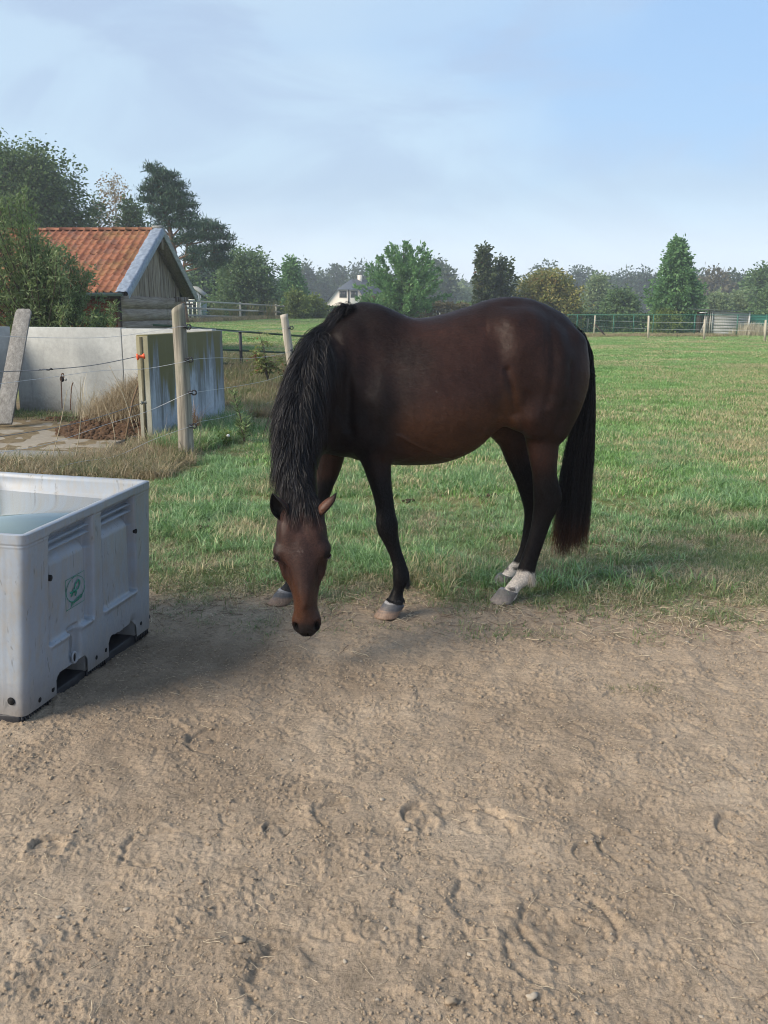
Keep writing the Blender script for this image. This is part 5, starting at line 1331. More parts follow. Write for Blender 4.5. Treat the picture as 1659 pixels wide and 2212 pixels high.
def build_horse_mesh():
    vol = Vol((-0.88, 3.72, 0.02), (1.36, 5.62, 1.76), 0.0085)
    # torso
    rows = []
    for u, yt, yb, w, kk in ST:
        a1, zt = cl(u, yt); a2, zb = cl(u, yb); rows.append((a1, zt, zb, w, kk))
    rows = np.array(rows)[::-1] if rows[0][0] > rows[-1][0] else np.array(rows)
    R = catmull(rows, 6)
    R = R[np.argsort(R[:, 0])]
    aa = R[:, 0]
    sl, ax = vol.sub((-0.5, 4.4, 0.6), (1.36, 5.6, 1.76))
    X = ax[0][:, None] - HC[0]; Y = ax[1][None, :] - HC[1]
    A = X * HF[0] + Y * HF[1]; B = X * HR[0] + Y * HR[1]
    it = lambda c: np.interp(A, aa, R[:, c]).astype(np.float32)[:, :, None]
    zt, zb, w, kk = it(1), it(2), it(3), it(4)
    Z = ax[2][None, None, :]
    zc = zb + (zt - zb) * 0.44
    zr = np.where(Z > zc, (Z - zc) / np.maximum(zt - zc, .01), (Z - zc) / np.maximum(zc - zb, .01))
    ww = w * (1 - kk * np.clip(zr, 0, 1) ** 1.3)
    b = B[:, :, None] / ww
    pw = 2.25
    k0 = (np.abs(b) ** pw + np.abs(zr) ** pw) ** (1 / pw)
    hh = (zt - zb) * 0.5
    D = (k0 - 1) * np.minimum(ww, hh) * np.where(k0 > 1, 1.0, 0.9)
    over = np.maximum(np.maximum(aa[0] - A, A - aa[-1]), 0)[:, :, None]
    D = np.maximum(D, 0) + over + np.minimum(D, 0)
    D = np.where(over > 0, np.maximum(D, over), D)
    vol.smin(sl, D.astype(np.float32), 0.005)
    def C(rows, lat=HR, k=0.03, **q): vol.chain(np.array(rows, float), lat, k, **q)
    def im(u, v, Y, r, rl=None): return (*P(u, v, Y), r, rl if rl else r)
    hp = lambda a, l, z, r, rl=None: (*HP(a, l, z), r, rl if rl else r)
    # --- shoulder, chest and upper fore limb (near side lat<0, far side lat>0)
    for s in (-1, 1):
        C([hp(.52, s*.085, 1.48, .05, .04), hp(.57, s*.125, 1.36, .11, .05), hp(.63, s*.145, 1.22, .12, .065), hp(.69, s*.135, 1.08, .10, .075)], k=.07)   # scapula
        C([hp(.69, s*.12, 1.06, .10, .08), hp(.60, s*.155, 1.00, .11, .08), hp(.50, s*.165, .96, .10, .075)], k=.06)    # humerus
        C([hp(.44, s*.155, 1.22, .10, .06), hp(.42, s*.165, 1.08, .12, .07), hp(.45, s*.165, .95, .10, .075)], k=.07)   # triceps
        C([hp(.72, s*.07, 1.10, .10, .09), hp(.68, s*.08, .96, .09, .09)], k=.06)                                       # pectoral
    # --- haunches
    for s in (-1, 1):
        C([hp(-.19, s*.19, 1.50, .05, .05), hp(-.22, s*.21, 1.43, .06, .045)], k=.12)                                   # hip point
        C([hp(-.26, s*.14, 1.46, .15, .10), hp(-.38, s*.155, 1.32, .18, .11), hp(-.40, s*.165, 1.17, .175, .105), hp(-.375, s*.16, 1.04, .14, .09)], k=.06)
        C([hp(-.555, s*.09, 1.42, .085, .08), hp(-.575, s*.115, 1.27, .08, .08), hp(-.535, s*.13, 1.11, .078, .07), hp(-.475, s*.14, .97, .065, .06)], k=.05)  # hamstring
        C([hp(-.22, s*.18, 1.28, .09, .05), hp(-.20, s*.18, 1.14, .07, .055), hp(-.245, s*.175, 1.06, .065, .055)], k=.07)  # quadriceps to stifle
    # --- near hind leg
    n = -0.16
    C([hp(-.36, n, 1.10, .155, .095), im(1180, 890, 4.93, .135, .08), im(1172, 940, 4.93, .098, .068), im(1174, 985, 4.93, .080, .055), im(1176, 1020, 4.94, .069, .045),
       im(1178, 1048, 4.95, .070, .042), im(1181, 1078, 4.97, .074, .046), im(1176, 1103, 4.98, .064, .043), im(1168, 1130, 4.985, .052, .036),
       im(1160, 1158, 4.985, .046, .032), im(1150, 1186, 4.985, .043, .031), im(1141, 1212, 4.985, .043, .032), im(1134, 1236, 4.985, .047, .037), im(1128, 1250, 4.98, .045, .037),
       im(1113, 1264, 4.97, .037, .034), im(1103, 1279, 4.96, .041, .038), im(1098, 1288, 4.96, .045, .045)], k=.03)
    C([im(1196, 1026, 4.945, .013, .013), im(1202, 1054, 4.955, .019, .018), im(1204, 1078, 4.97, .025, .022), im(1190, 1108, 4.98, .018, .020)], k=.012)  # point of hock + tendon
    C([im(1182, 1130, 4.985, .014), im(1166, 1180, 4.985, .013), im(1154, 1215, 4.985, .016), im(1147, 1243, 4.985, .020)], k=.014)        # flexor tendon
    # --- far hind leg
    f = 0.15
    C([hp(-.28, f, 1.02, .14, .09), im(1113, 940, 5.20, .11, .075), im(1121, 985, 5.21, .082, .06), im(1134, 1030, 5.22, .062, .046), im(1144, 1062, 5.24, .060, .042),
       im(1151, 1088, 5.26, .058, .044), im(1150, 1115, 5.275, .048, .038), im(1144, 1145, 5.28, .040, .032), im(1138, 1175, 5.28, .036, .030), im(1129, 1203, 5.28, .036, .031),
       im(1119, 1222, 5.28, .041, .035), im(1106, 1233, 5.27, .036, .034), im(1098, 1244, 5.26, .036, .035), im(1094, 1250, 5.26, .040, .040)], k=.03)
    C([im(1158, 1050, 5.235, .02), im(1166, 1085, 5.26, .025), im(1158, 1110, 5.275, .02)], k=.02)
    # --- near fore leg
    n = -0.165
    C([hp(.42, n, 1.02, .11, .075), im(810, 965, 4.73, .088, .065), im(815, 1005, 4.73, .073, .057), im(822, 1043, 4.73, .058, .050), im(829.5, 1080, 4.73, .050, .043), im(833, 1108, 4.73, .050, .044),
       im(837, 1134, 4.725, .056, .051), im(841, 1158, 4.72, .045, .043), im(850, 1188, 4.72, .031, .030), im(859, 1215, 4.72, .031, .028), im(864, 1234, 4.72, .037, .034),
       im(866, 1249, 4.72, .043, .038), im(862, 1267, 4.72, .031, .031), im(858, 1281, 4.72, .032, .033), im(855, 1295, 4.715, .040, .041), im(853, 1303, 4.715, .044, .047)], k=.03)
    C([im(852, 1150, 4.735, .017), im(860, 1185, 4.725, .015), im(870, 1215, 4.72, .015), im(877, 1240, 4.72, .017), im(876, 1254, 4.72, .017)], k=.012)    # flexor tendon
    C([im(824, 1128, 4.71, .018), im(828, 1150, 4.705, .018)], k=.03)
    # --- far fore leg (reaching forward)
    C([hp(.55, .15, 1.02, .12, .08), im(718, 955, 5.05, .10, .075), im(708, 1005, 5.05, .078, .06), im(696, 1050, 5.05, .060, .05), im(684, 1095, 5.04, .052, .045), im(676, 1128, 5.03, .052, .048),
       im(668, 1155, 5.02, .040, .038), im(655, 1195, 5.0, .032, .03), im(642, 1232, 4.98, .036, .034), im(635, 1250, 4.97, .039, .036), im(626, 1266, 4.955, .032, .033), im(618, 1280, 4.94, .040, .042), im(616, 1286, 4.94, .042, .046)], k=.03)
    # --- neck
    NL = np.array([0.97, -0.1, 0.15])
    C([(*HP(.48, 0, 1.36), .24, .13), (-.20, 4.83, 1.30, .245, .145), (-.305, 4.72, 1.255, .215, .130), (-.375, 4.60, 1.165, .185, .118), (-.415, 4.45, 1.04, .165, .108), (-.420, 4.31, .91, .145, .10), (-.405, 4.20, .82, .125, .092), (-.387, 4.13, .765, .105, .085)],
      lat=NL, k=.09, subdiv=4)
    C([hp(.66, 0, 1.12, .16, .12), (-.30, 4.80, 1.06, .15, .11), (-.38, 4.63, .96, .11, .08), (-.41, 4.48, .86, .09, .07)], lat=NL, k=.10)       # throat side
    # --- head: axis down the face
    top = P(648, 1086, 4.045); bot = P(664, 1372, 3.955)
    Ax = bot - top; HLn = np.linalg.norm(Ax); Ax /= HLn
    Lx = np.array([0.995, 0.03, 0]); Lx -= Ax * Lx.dot(Ax); Lx /= np.linalg.norm(Lx)
    Nf = np.cross(Lx, Ax); Nf = Nf if Nf[1] < 0 else -Nf        # towards the viewer
    hd = lambda t, l, n_: top + Ax * (t * HLn) + Lx * l + Nf * n_
    # sections: t, half width, depth of the front surface, depth of back
    SEC = [(-.03, .045, .02, -.10), (.0, .075, .04, -.13), (.08, .100, .066, -.17), (.18, .112, .082, -.20), (.30, .118, .090, -.225), (.38, .120, .092, -.235), (.45, .106, .090, -.235),
           (.53, .090, .084, -.205), (.60, .075, .078, -.16), (.68, .060, .072, -.115), (.76, .053, .066, -.085), (.84, .056, .060, -.070), (.91, .058, .050, -.062), (.96, .050, .036, -.055), (1.0, .030, .012, -.035), (1.01, .012, .0, -.02)]
    Rr = catmull(np.array(SEC), 5); ts = Rr[:, 0]
    lo = np.minimum(top, bot) - .30; hi = np.maximum(top, bot) + .30; lo[2] = bot[2] - .05; hi[2] = top[2] + .08
    sl, ax = vol.sub(lo, hi)
    X = ax[0][:, None, None] - top[0]; Y = ax[1][None, :, None] - top[1]; Z = ax[2][None, None, :] - top[2]
    dot = lambda v: X * v[0] + Y * v[1] + Z * v[2]
    T_ = dot(Ax) / HLn; l_ = dot(Lx); n_ = dot(Nf)
    hw = np.interp(T_, ts, Rr[:, 1]); fr = np.interp(T_, ts, Rr[:, 2]); bk = np.interp(T_, ts, Rr[:, 3])
    nc = fr - np.minimum((fr - bk) * .5, .085)
    q = np.where(n_ > nc, (n_ - nc) / np.maximum(fr - nc, .01), (n_ - nc) / np.maximum(nc - bk, .01))
    hw2 = hw * np.where(q < 0, 1 - .42 * np.clip(-q, 0, 1), 1 - .05 * np.clip(q, 0, 1))
    pw = 2.5
    k0 = (np.abs(l_ / hw2) ** pw + np.abs(q) ** pw) ** (1 / pw)
    D = (k0 - 1) * np.minimum(hw, .08)
    ov = np.maximum(np.maximum(ts[0] - T_, T_ - ts[-1]), 0) * HLn
    D = np.where(ov > 0, np.maximum(D, ov), D)
    vol.smin(sl, D.astype(np.float32), 0.03)
    RM = np.array([Lx, Ax, Nf])
    hb = lambda t, l, n_, r, k=.02, cut=False: vol.blob(hd(t, l, n_), r, RM, k, cut)
    for s in (-1, 1):
        hb(.365, s*.098, .030, (.024, .030, .034), .03)                 # orbit
        hb(.335, s*.092, .046, (.020, .024, .014), .035)                # brow ridge
        hb(.395, s*.124, .018, (.013, .019, .019), .012, True)          # socket
        hb(.38, s*.066, -.12, (.030, .090, .080), .04)                  # jaw disc
        hb(.46, s*.085, .024, (.010, .065, .012), .03)                  # facial crest
        hb(.59, s*.072, .050, (.010, .080, .016), .035, True)            # groove beside nasal bone
        hb(.895, s*.046, .012, (.018, .040, .026), .02)                 # nostril wing
        hb(.925, s*.049, .030, (.013, .026, .020), .008, True)          # nostril
        hb(.20, s*.060, .062, (.026, .05, .018), .03)                   # temporal muscle
    hb(.55, 0, .076, (.020, .13, .014), .03)                             # nasal bone
    hb(.965, 0, -.030, (.034, .018, .030), .02)                         # chin
    hb(.985, 0, .0, (.004, .010, .02), .012, True)
    vol.blob(HP(.665, -.245, 1.20), (.010, .02, .13), None, .05, True)
    V, Q = vol.nets()
    return V, Q, dict(vol=vol, top=top, bot=bot, Ax=Ax, Lx=Lx, Nf=Nf, L=HLn, hd=hd)
HV, HQ, HD = build_horse_mesh()
def lap(V, Q, it=2, lam=.5):
    E = np.concatenate([Q[:, [0, 1]], Q[:, [1, 2]], Q[:, [2, 3]], Q[:, [3, 0]]])
    n = len(V); V = V.copy()
    deg = np.bincount(E.ravel(), minlength=n).astype(float)
    for _ in range(it):
        for lm in (lam, -lam * 1.02):
            A = np.zeros_like(V)
            for c in range(3):
                A[:, c] = np.bincount(E[:, 0], V[E[:, 1], c], n) + np.bincount(E[:, 1], V[E[:, 0], c], n)
            V += lm * (A / deg[:, None] - V)
    return V
HV = lap(HV, HQ, 3)
def vnormals(V, Q):
    n = np.cross(V[Q[:, 2]] - V[Q[:, 0]], V[Q[:, 3]] - V[Q[:, 1]])
    N = np.zeros_like(V)
    for k in range(4):
        for c in range(3): N[:, c] += np.bincount(Q[:, k], n[:, c], len(V))
    return N / (np.linalg.norm(N, axis=1)[:, None] + 1e-12)
def sculpt(V, Q):
    N = vnormals(V, Q); rel = V - HC
    # use what the camera-side flank shows: plan position (u, v) of each vertex along the horse
    a = rel @ HF; lat = rel @ HR; z = V[:, 2]
    side = smooth(-lat, .05, .14)
    def seg(pts, wid, prof=None):
        pts = np.array(pts, float); best = np.full(len(V), 9.0)
        for p, q in zip(pts[:-1], pts[1:]):
            d = q - p; t = np.clip(((a - p[0]) * d[0] + (z - p[1]) * d[1]) / (d @ d), 0, 1)
            best = np.minimum(best, np.hypot(a - p[0] - t * d[0], z - p[1] - t * d[1]))
        return np.exp(-(best / wid) ** 2)
    def g(ca, cz, ra, rz, rot=0):
        c, s_ = math.cos(rot), math.sin(rot); x = (a - ca); y = (z - cz)
        return np.exp(-((x * c + y * s_) / ra) ** 2 - ((-x * s_ + y * c) / rz) ** 2)
    D = 0
    A = lambda u, v: cl(u, v, -.25)
    D = D - .014 * g(*A(1080, 745), .06, .12) - .012 * seg([A(1092, 800), A(1105, 850), A(1112, 895)], .022)      # flank hollow and fold
    D = D + .000 * g(*A(1103, 722), .05, .08) - .003 * g(*A(1090, 700), .02, .03)                            # hip point
    D = D + .003 * seg([A(1103, 730), A(1118, 800), A(1122, 870)], .05)
    D = D - .008 * seg([A(848, 800), A(852, 860), A(862, 930), A(850, 985)], .05)                                # behind the shoulder
    D = D + .012 * g(*A(815, 890), .07, .10) + .008 * g(*A(760, 760), .06, .14, .25)
    D = D - .003 * seg([A(790, 690), A(800, 760), A(806, 830)], .05)
    D = D - .007 * seg([A(1235, 790), A(1225, 860), A(1205, 930)], .02) - .005 * seg([A(1150, 760), A(1165, 850), A(1180, 930)], .04)
    D = D + .005 * seg([A(858, 940), A(900, 962), A(950, 985), A(985, 993)], .008) + .004 * seg([A(985, 993), A(1008, 985)], .008)
    for k in range(7):
        u = 905 + k * 26
        D = D + .0005 * seg([A(u, 740), A(u + 14, 820), A(u + 26, 900)], .018) * (1 - .1 * k)
    D = D + .010 * g(*A(735, 780), .03, .13, .2) - .007 * seg([A(722, 800), A(735, 880), A(760, 940)], .025)
    D = D + .008 * g(*A(1160, 800), .08, .10) + .007 * g(*A(1215, 780), .035, .12) - .006 * seg([A(1195, 700), A(1192, 790), A(1180, 870)], .025)
    D = D + .006 * g(*A(1150, 905), .05, .05) - .006 * seg([A(1120, 880), A(1135, 930), A(1140, 960)], .018)
    D = D + .005 * seg([A(800, 975), A(812, 1030), A(826, 1080)], .018) - .004 * seg([A(822, 985), A(832, 1040)], .012)
    D = D * side
    D = D + .006 * fbm(V[:, 0] * 5, V[:, 1] * 5, V[:, 2] * 5, 3) * (z > .9) + .0012 * fbm(V[:, 0] * 30, V[:, 1] * 30, V[:, 2] * 30, 2)
    return V + N * D[:, None]
HV = sculpt(HV, HQ)
def horse_color(V):
    n = len(V)
    rel = V - HC
    a = rel @ HF; lat = rel @ HR; z = V[:, 2]
    hd = HD
    th = (V - hd['top']) @ hd['Ax'] / hd['L']; hl = (V - hd['top']) @ hd['Lx']; hn = (V - hd['top']) @ hd['Nf']
    bay = np.array([.0285, .0122, .0085]); dark = np.array([.0085, .0052, .0048]); red = np.array([.066, .0265, .0115]); black = np.array([.0042, .0038, .0042])
    face = np.array([.037, .0170, .0125]); white = np.array([.52, .46, .40])
    nz = fbm(V[:, 0] * 3, V[:, 1] * 3, V[:, 2] * 3, 4)
    nf = fbm(V[:, 0] * 14, V[:, 1] * 14, V[:, 2] * 14, 3)
    c = np.repeat(bay[None], n, 0)
    mix = lambda c, col, f: c + (col - c) * np.clip(f, 0, 1)[:, None]
    c = mix(c, dark, smooth(a, .15, .50) * .85 + nz * .7 + .25 * nf)                 # darker shoulders and neck
    c = mix(c, dark, smooth(-a, .25, .45) * smooth(z, .85, 1.1) * .62)
    c = mix(c, dark, smooth(z, 1.46, 1.60) * .6)
    c = mix(c, red, (1 - smooth(np.abs(z - 1.0), .02, .22)) * (1 - smooth(np.abs(a - .08), .2, .42)) * .55 + (1 - smooth(np.abs(z - .88), .02, .12)) * (1 - smooth(np.abs(a), .2, .42)) * .35)
    c = mix(c, red, (1 - smooth(np.abs(a + .17), .02, .09)) * (1 - smooth(np.abs(z - 1.05), .08, .25)) * .7)    # flank
    c = mix(c, red, smooth(-a, .52, .66) * smooth(z, .9, 1.05) * (1 - smooth(z, 1.3, 1.5)) * .6)                # buttock
    leg = 1 - smooth(z + .05 * nz, .66, .86)
    c = mix(c, black, leg * .93)
    # inner forearm tan
    c = mix(c, red, (1 - smooth(np.abs(z - .78), .03, .12)) * (lat > .03) * (a > .3) * .6)
    neck = (1 - smooth(V[:, 0], -.34, -.10)) * smooth(V[:, 2], .6, .8)
    c = mix(c, dark * .8, neck * .8)
    head = (V[:, 1] < 4.30) & (V[:, 0] < -.15) & (th < 1.1) & (th > .02)
    hc = np.repeat(face[None], n, 0)
    hc = mix(hc, np.array([.060, .0240, .0115]), smooth(th, .48, .62) * (1 - smooth(th, .84, .92)) * (.35 + .65 * smooth(-hl, .0, .05)))
    hc = mix(hc, np.array([.026, .0145, .0125]), (1 - smooth(np.abs(hl - .005), .02, .075)) * smooth(th, .22, .36) * (1 - smooth(th, .6, .7)) * .6)
    hc = mix(hc, np.array([.017, .0125, .0115]), smooth(th + .03 * nf, .875, .93))
    nos = np.sqrt(((th - .925) * hd['L'] / .026) ** 2 + ((np.abs(hl) - .045) / .013) ** 2)
    hc = mix(hc, black * .5, (1 - smooth(nos, .5, 1.1)) + smooth(th, .965, .985) * .6)
    eye = np.sqrt(((th - .395 + (np.abs(hl) - .1) * .5) * hd['L'] / .021) ** 2 + ((np.abs(hl) - .111) / .019) ** 2)
    hc = mix(hc, black, 1 - smooth(eye, .5, 1.1))
    star = np.sqrt(((th - .355) * hd['L'] / .018) ** 2 + ((hl + .002 + .004 * nf) / .009) ** 2)
    hc = mix(hc, np.array([.26, .22, .20]), (1 - smooth(star, .1, 1.3)) * smooth(fbm(V[:, 0] * 90, V[:, 1] * 90, V[:, 2] * 50, 2), -.2, .3) * (hn > 0))
    snip = np.sqrt(((th - .62) * hd['L'] / .035) ** 2 + ((hl - .012) / .009) ** 2)
    hc = mix(hc, np.array([.2, .15, .14]), (1 - smooth(snip, .3, 1.2)) * smooth(nf, -.1, .7) * .6 * (hn > 0))
    hc = mix(hc, dark, smooth(np.abs(hl), .07, .11) * (1 - smooth(th, .5, .6)) * .55)
    hc = mix(hc, dark, np.exp(-((np.abs(hl) - .062) / .012) ** 2) * smooth(th, .45, .52) * (1 - smooth(th, .66, .74)) * .5)
    wh = head * smooth(-V[:, 1], -4.26, -4.16)
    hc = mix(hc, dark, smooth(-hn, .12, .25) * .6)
    c = mix(c, hc, wh.astype(float))
    # white hind pasterns
    hind = (V[:, 0] > .45) & (z < .42)
    far = V[:, 1] > 5.12
    ph = np.where(far, .150, .185) + .02 * nf + .025 * np.where(far, 0, -(V[:, 0] - .70) * 4)
    wf = (1 - smooth(z, ph - .006, ph + .008)) * hind
    c = mix(c, white * (1 + .15 * nf[:, None]), wf)
    spot = (1 - smooth(np.abs(z - np.where(far, .115, .083)), .006, .014)) * smooth(nf + .3 * np.sin(V[:, 0] * 90), -.15, .1) * hind
    c = mix(c, black * 1.3, spot * wf * .85)
    # pale coronet fringe in front
    dust = (z < .35) & ~hind
    c = mix(c, np.array([.09, .08, .075]), (1 - smooth(z, .075, .125)) * dust * .25)
    c = mix(c, np.array([.30, .27, .25]), smooth(fbm(V[:, 0] * 22, V[:, 1] * 22, V[:, 2] * 22, 2), .42, .6) * (1 - smooth(np.sqrt((a - .26) ** 2 + ((z - 1.19) * .7) ** 2), .03, .05)) * .30)
    return np.clip(c * (1 + .10 * nf[:, None]), .002, 1)
HCOL = horse_color(HV)
def mat_coat():
    t = NT('horse_coat'); at = t.attr('coat').outputs['Color']
    p = t.obj()
    n1 = t.noise(p, 210, 3, .7, .3, (.35, 1, 1)); n2 = t.noise(p, 60, 3, .6); n3 = t.noise(p, 16, 4, .6); n4 = t.noise(p, 3.2, 4, .6, .5)
    c = t.mix(0.55, at, t.mix(1.0, at, t.ramp(n1, [(.3, .30), (.7, 1.9)]), 'MULTIPLY'))
    c = t.mix(0.6, c, t.mix(1.0, c, t.ramp(n3, [(.3, .62), (.7, 1.42)]), 'MULTIPLY'))
    c = t.mix(0.8, c, t.mix(1.0, c, t.ramp(n4, [(.3, .58), (.7, 1.45)]), 'MULTIPLY'))
    nb = t.bump(n1, .5, .003); nb = t.bump(n2, .2, .004, nb); nb = t.bump(n4, .25, .03, nb)
    t.b.inputs['Sheen Weight'].default_value = 0.02; t.b.inputs['Sheen Roughness'].default_value = .45
    t.b.inputs['Sheen Tint'].default_value = (.75, .8, 1, 1)
    lum = t.n('RGBToBW'); t.l(at, lum.inputs[0])
    return t.fin(c, .42, nb, t.ramp(lum.outputs[0], [(.006, .07), (.022, .22), (.3, .3)]))
M_COAT = mat_coat()
horse = empty('horse', (HC[0], HC[1], 0), 0, 'dark bay horse with black mane grazing with its head turned to the camera', 'horse')
HV -= np.array([HC[0], HC[1], 0])
def ear_mesh(base, tip, open_dir, w, flat=.45):
    """curled funnel ear as a closed thick shell"""
    base, tip, od = map(lambda q: np.array(q, float), (base, tip, open_dir))
    Ta = tip - base; L = np.linalg.norm(Ta); Ta /= L
    od -= Ta * od.dot(Ta); od /= np.linalg.norm(od); sd = np.cross(Ta, od)
    prof = [(0, .62), (.12, .80), (.28, 1.0), (.45, 1.0), (.62, .86), (.78, .60), (.9, .33), (.975, .12), (1.0, .02)]
    n = 18; V = []; 
    for inner in (0, 1):
        for i, (t, r) in enumerate(prof):
            for k in range(n):
                op = 1.15 - .75 * (1 - t) ** 3 * 0 - .4 * (1 - min(t / .3, 1))       # slit half-angle grows up the ear
                an = math.pi + (k / (n - 1) - .5) * 2 * (math.pi - op)
                rr = w * r * (1 - .16 * inner)
                p = base + Ta * (t * L - (0.004 * inner)) + (-od * -math.cos(an) * rr * .8 + sd * math.sin(an) * rr) + od * (-.010 if t > .8 else 0) * (t - .8) * 5
                V.append(p)
    m = len(prof); F = []
    I = lambda s, i, k: s * m * n + i * n + k
    for i in range(m - 1):
        for k in range(n - 1):
            F.append((I(0, i, k), I(0, i, k + 1), I(0, i + 1, k + 1), I(0, i + 1, k)))
            F.append((I(1, i, k), I(1, i + 1, k), I(1, i + 1, k + 1), I(1, i, k + 1)))
        F.append((I(0, i, 0), I(0, i + 1, 0), I(1, i + 1, 0), I(1, i, 0)))
        F.append((I(0, i, n - 1), I(1, i, n - 1), I(1, i + 1, n - 1), I(0, i + 1, n - 1)))
    V = np.array(V)
    tt = np.tile(np.repeat([p[0] for p in prof], n), 2); inn = np.repeat([0, 1], m * n); ed = np.tile(np.tile(np.abs(np.arange(n) / (n - 1) - .5) * 2, m), 2)
    return V, np.array(F), tt, inn, ed
ears = []
hdf = HD['hd']
e1 = ear_mesh(P(617, 1120, 3.99), P(586, 1068, 3.97), (-.30, -1, -.35), .042)
e2 = ear_mesh(P(686, 1112, 4.00), P(731, 1067, 4.00), (.75, .25, -.9), .031)
Vs = [HV]; Fs = [HQ]; Cs = [HCOL]; nv = len(HV)
for (V, F, tt, inn, ed), outc in ((e1, np.array([.035, .017, .012])), (e2, np.array([.055, .024, .015]))):
    c = np.repeat(outc[None], len(V), 0)
    c[inn == 1] = (.010, .008, .008)
    edge = np.clip(smooth(tt, .62, .9) + (ed > .86) * .9 + (1 - smooth(tt, 0, .16)) * .8, 0, 1)
    c = c + (np.array([.008, .007, .007]) - c) * edge[:, None]
    Vs.append(V - np.array([HC[0], HC[1], 0])); Fs.append(F + nv); Cs.append(c); nv += len(V)
me = np_mesh('horse_body', np.concatenate(Vs), np.concatenate(Fs), [M_COAT], True, attrs={'coat': np.concatenate(Cs)})
hbody = mobj('body', me, horse)
OFF = np.array([HC[0], HC[1], 0])
# eyes
def uvsphere(c, r, axes=None, nu=16, nv_=10):
    V = []; F = []
    for i in range(nv_ + 1):
        th = math.pi * i / nv_
        for k in range(nu):
            ph = 2 * math.pi * k / nu
            V.append((math.sin(th) * math.cos(ph) * r[0], math.sin(th) * math.sin(ph) * r[1], math.cos(th) * r[2]))
    V = np.array(V)
    if axes is not None: V = V @ np.array(axes)
    for i in range(nv_):
        for k in range(nu):
            F.append((i * nu + k, (i + 1) * nu + k, (i + 1) * nu + (k + 1) % nu, i * nu + (k + 1) % nu))
    return V + np.array(c), F
M_EYE = NT('horse_eye').fin((.012, .006, .004), .06, None, .6)
RM = np.array([HD['Lx'], HD['Ax'], HD['Nf']])
M_LID = plain('upper_eyelid', (.018, .011, .010), .5); M_LID2 = plain('lower_eyelid', (.10, .075, .07), .4)
for s in (-1, 1):
    m = MB(); V, F = uvsphere(hdf(.398, s * .109, .033) - OFF, (.016, .019, .019), RM); m.add(V, F); m.build('eye', M_EYE, horse, True)
    for e_, w_ in ((-1, .0042), (1, .0032)):
        m = MB(); m.tube([hdf(.398, s * .109, .033) - OFF + HD['Lx'] * s * math.cos(a_) * .0175 + HD['Ax'] * (math.sin(a_) * e_ * .0125 + .002) + HD['Nf'] * (.0085 * abs(math.sin(a_)) + .007) for a_ in np.linspace(0, math.pi, 9)], w_, 6); m.build('eyelid', M_LID if e_ < 0 else M_LID2, horse, True)
# hooves
def mat_hoof(name, base, tip, streak):
    t = NT(name); o = t.obj(); z = t.n('SeparateXYZ'); t.l(o, z.inputs[0])
    w = t.noise(o, 7, 4, .6, .4, (1, 1, 9)); v = t.noise(o, 60, 3, .6, 0, (1.5, 1.5, .12))
    f = t.math('ADD', z.outputs[2], t.math('MULTIPLY', t.math('SUBTRACT', w, .5), .07))
    r = t.ramp(t.math('MULTIPLY', f, 11.0), [(.30, tip), (.62, base), (.82, base), (.97, streak)])
    c = t.mix(.5, r, t.mix(1, r, t.ramp(v, [(.3, .55), (.7, 1.35)]), 'MULTIPLY'))
    return t.fin(c, .55, t.bump(w, .5, .004), .35)
MH1 = mat_hoof('dusty_dark_hoof', (.075, .075, .082), (.25, .165, .115), (.32, .31, .31))
MH2 = mat_hoof('pale_grey_hoof', (.13, .12, .11), (.23, .19, .165), (.20, .19, .18))
def hoof(coro, toe_dir, toe_len, r, mat, rake=.75, h=.085, lat=None):
    """coro: coronet centre (world); hoof flares forward to the ground"""
    td = np.array([*toe_dir, 0.]); td /= np.linalg.norm(td); sd = np.array([-td[1], td[0], 0])
    m = MB(); n = 28; rings = []
    lev = [(1.06, .90, 0), (1.0, 1.0, 0), (.93, 1.02, 0), (.7, 1.08, 0), (.4, 1.16, 0), (.12, 1.24, 0), (0.03, 1.27, 0), (0.0, 1.22, 0), (0.0, .2, 0)]
    c0 = np.array(coro, float); V = []
    for f, s, _ in lev:
        for k in range(n):
            an = 2 * math.pi * k / n; ca, sa = math.cos(an), math.sin(an)
            # front half longer, heel squarer
            fx = ca * (r * 1.12 if ca > 0 else r * .88); fy = sa * r * .98 * (1 - .10 * max(-ca, 0))
            hh = h * f - (.018 * h / .085) * (-ca if f > .5 else 0) * 0
            zc = f * (h + .014 * ca) if f > .02 else 0
            shift = (1 - f) * rake * h
            p = c0 * [1, 1, 0] + td * (fx * s + shift) + sd * fy * s + UP * zc
            V.append(p)
    F = []
    L = len(lev)
    for i in range(L - 1):
        for k in range(n):
            k2 = (k + 1) % n; F.append((i * n + k, (i + 1) * n + k, (i + 1) * n + k2, i * n + k2))
    F.append(tuple(range(n))); F.append(tuple(range(L * n - 1, (L - 1) * n - 1, -1)))
    V = np.array(V); V[:, 2] += .004
    m.add(V - OFF, F)
    return m.build('hoof', mat, horse, True)
cf = P(855, 1302, 4.715); hoof(cf, (-1, -.28), .1, .052, MH1, .70, .068)
cf = P(623, 1286, 4.94); hoof(cf, (-1, -.3), .1, .050, MH1, .75, .066)
cf = P(1101, 1287, 4.965); hoof(cf, (-1, -.25), .1, .053, MH2, .75, .062)
cf = P(1095, 1248, 5.26); hoof(cf, (-1, -.25), .1, .050, MH2, .75, .062)
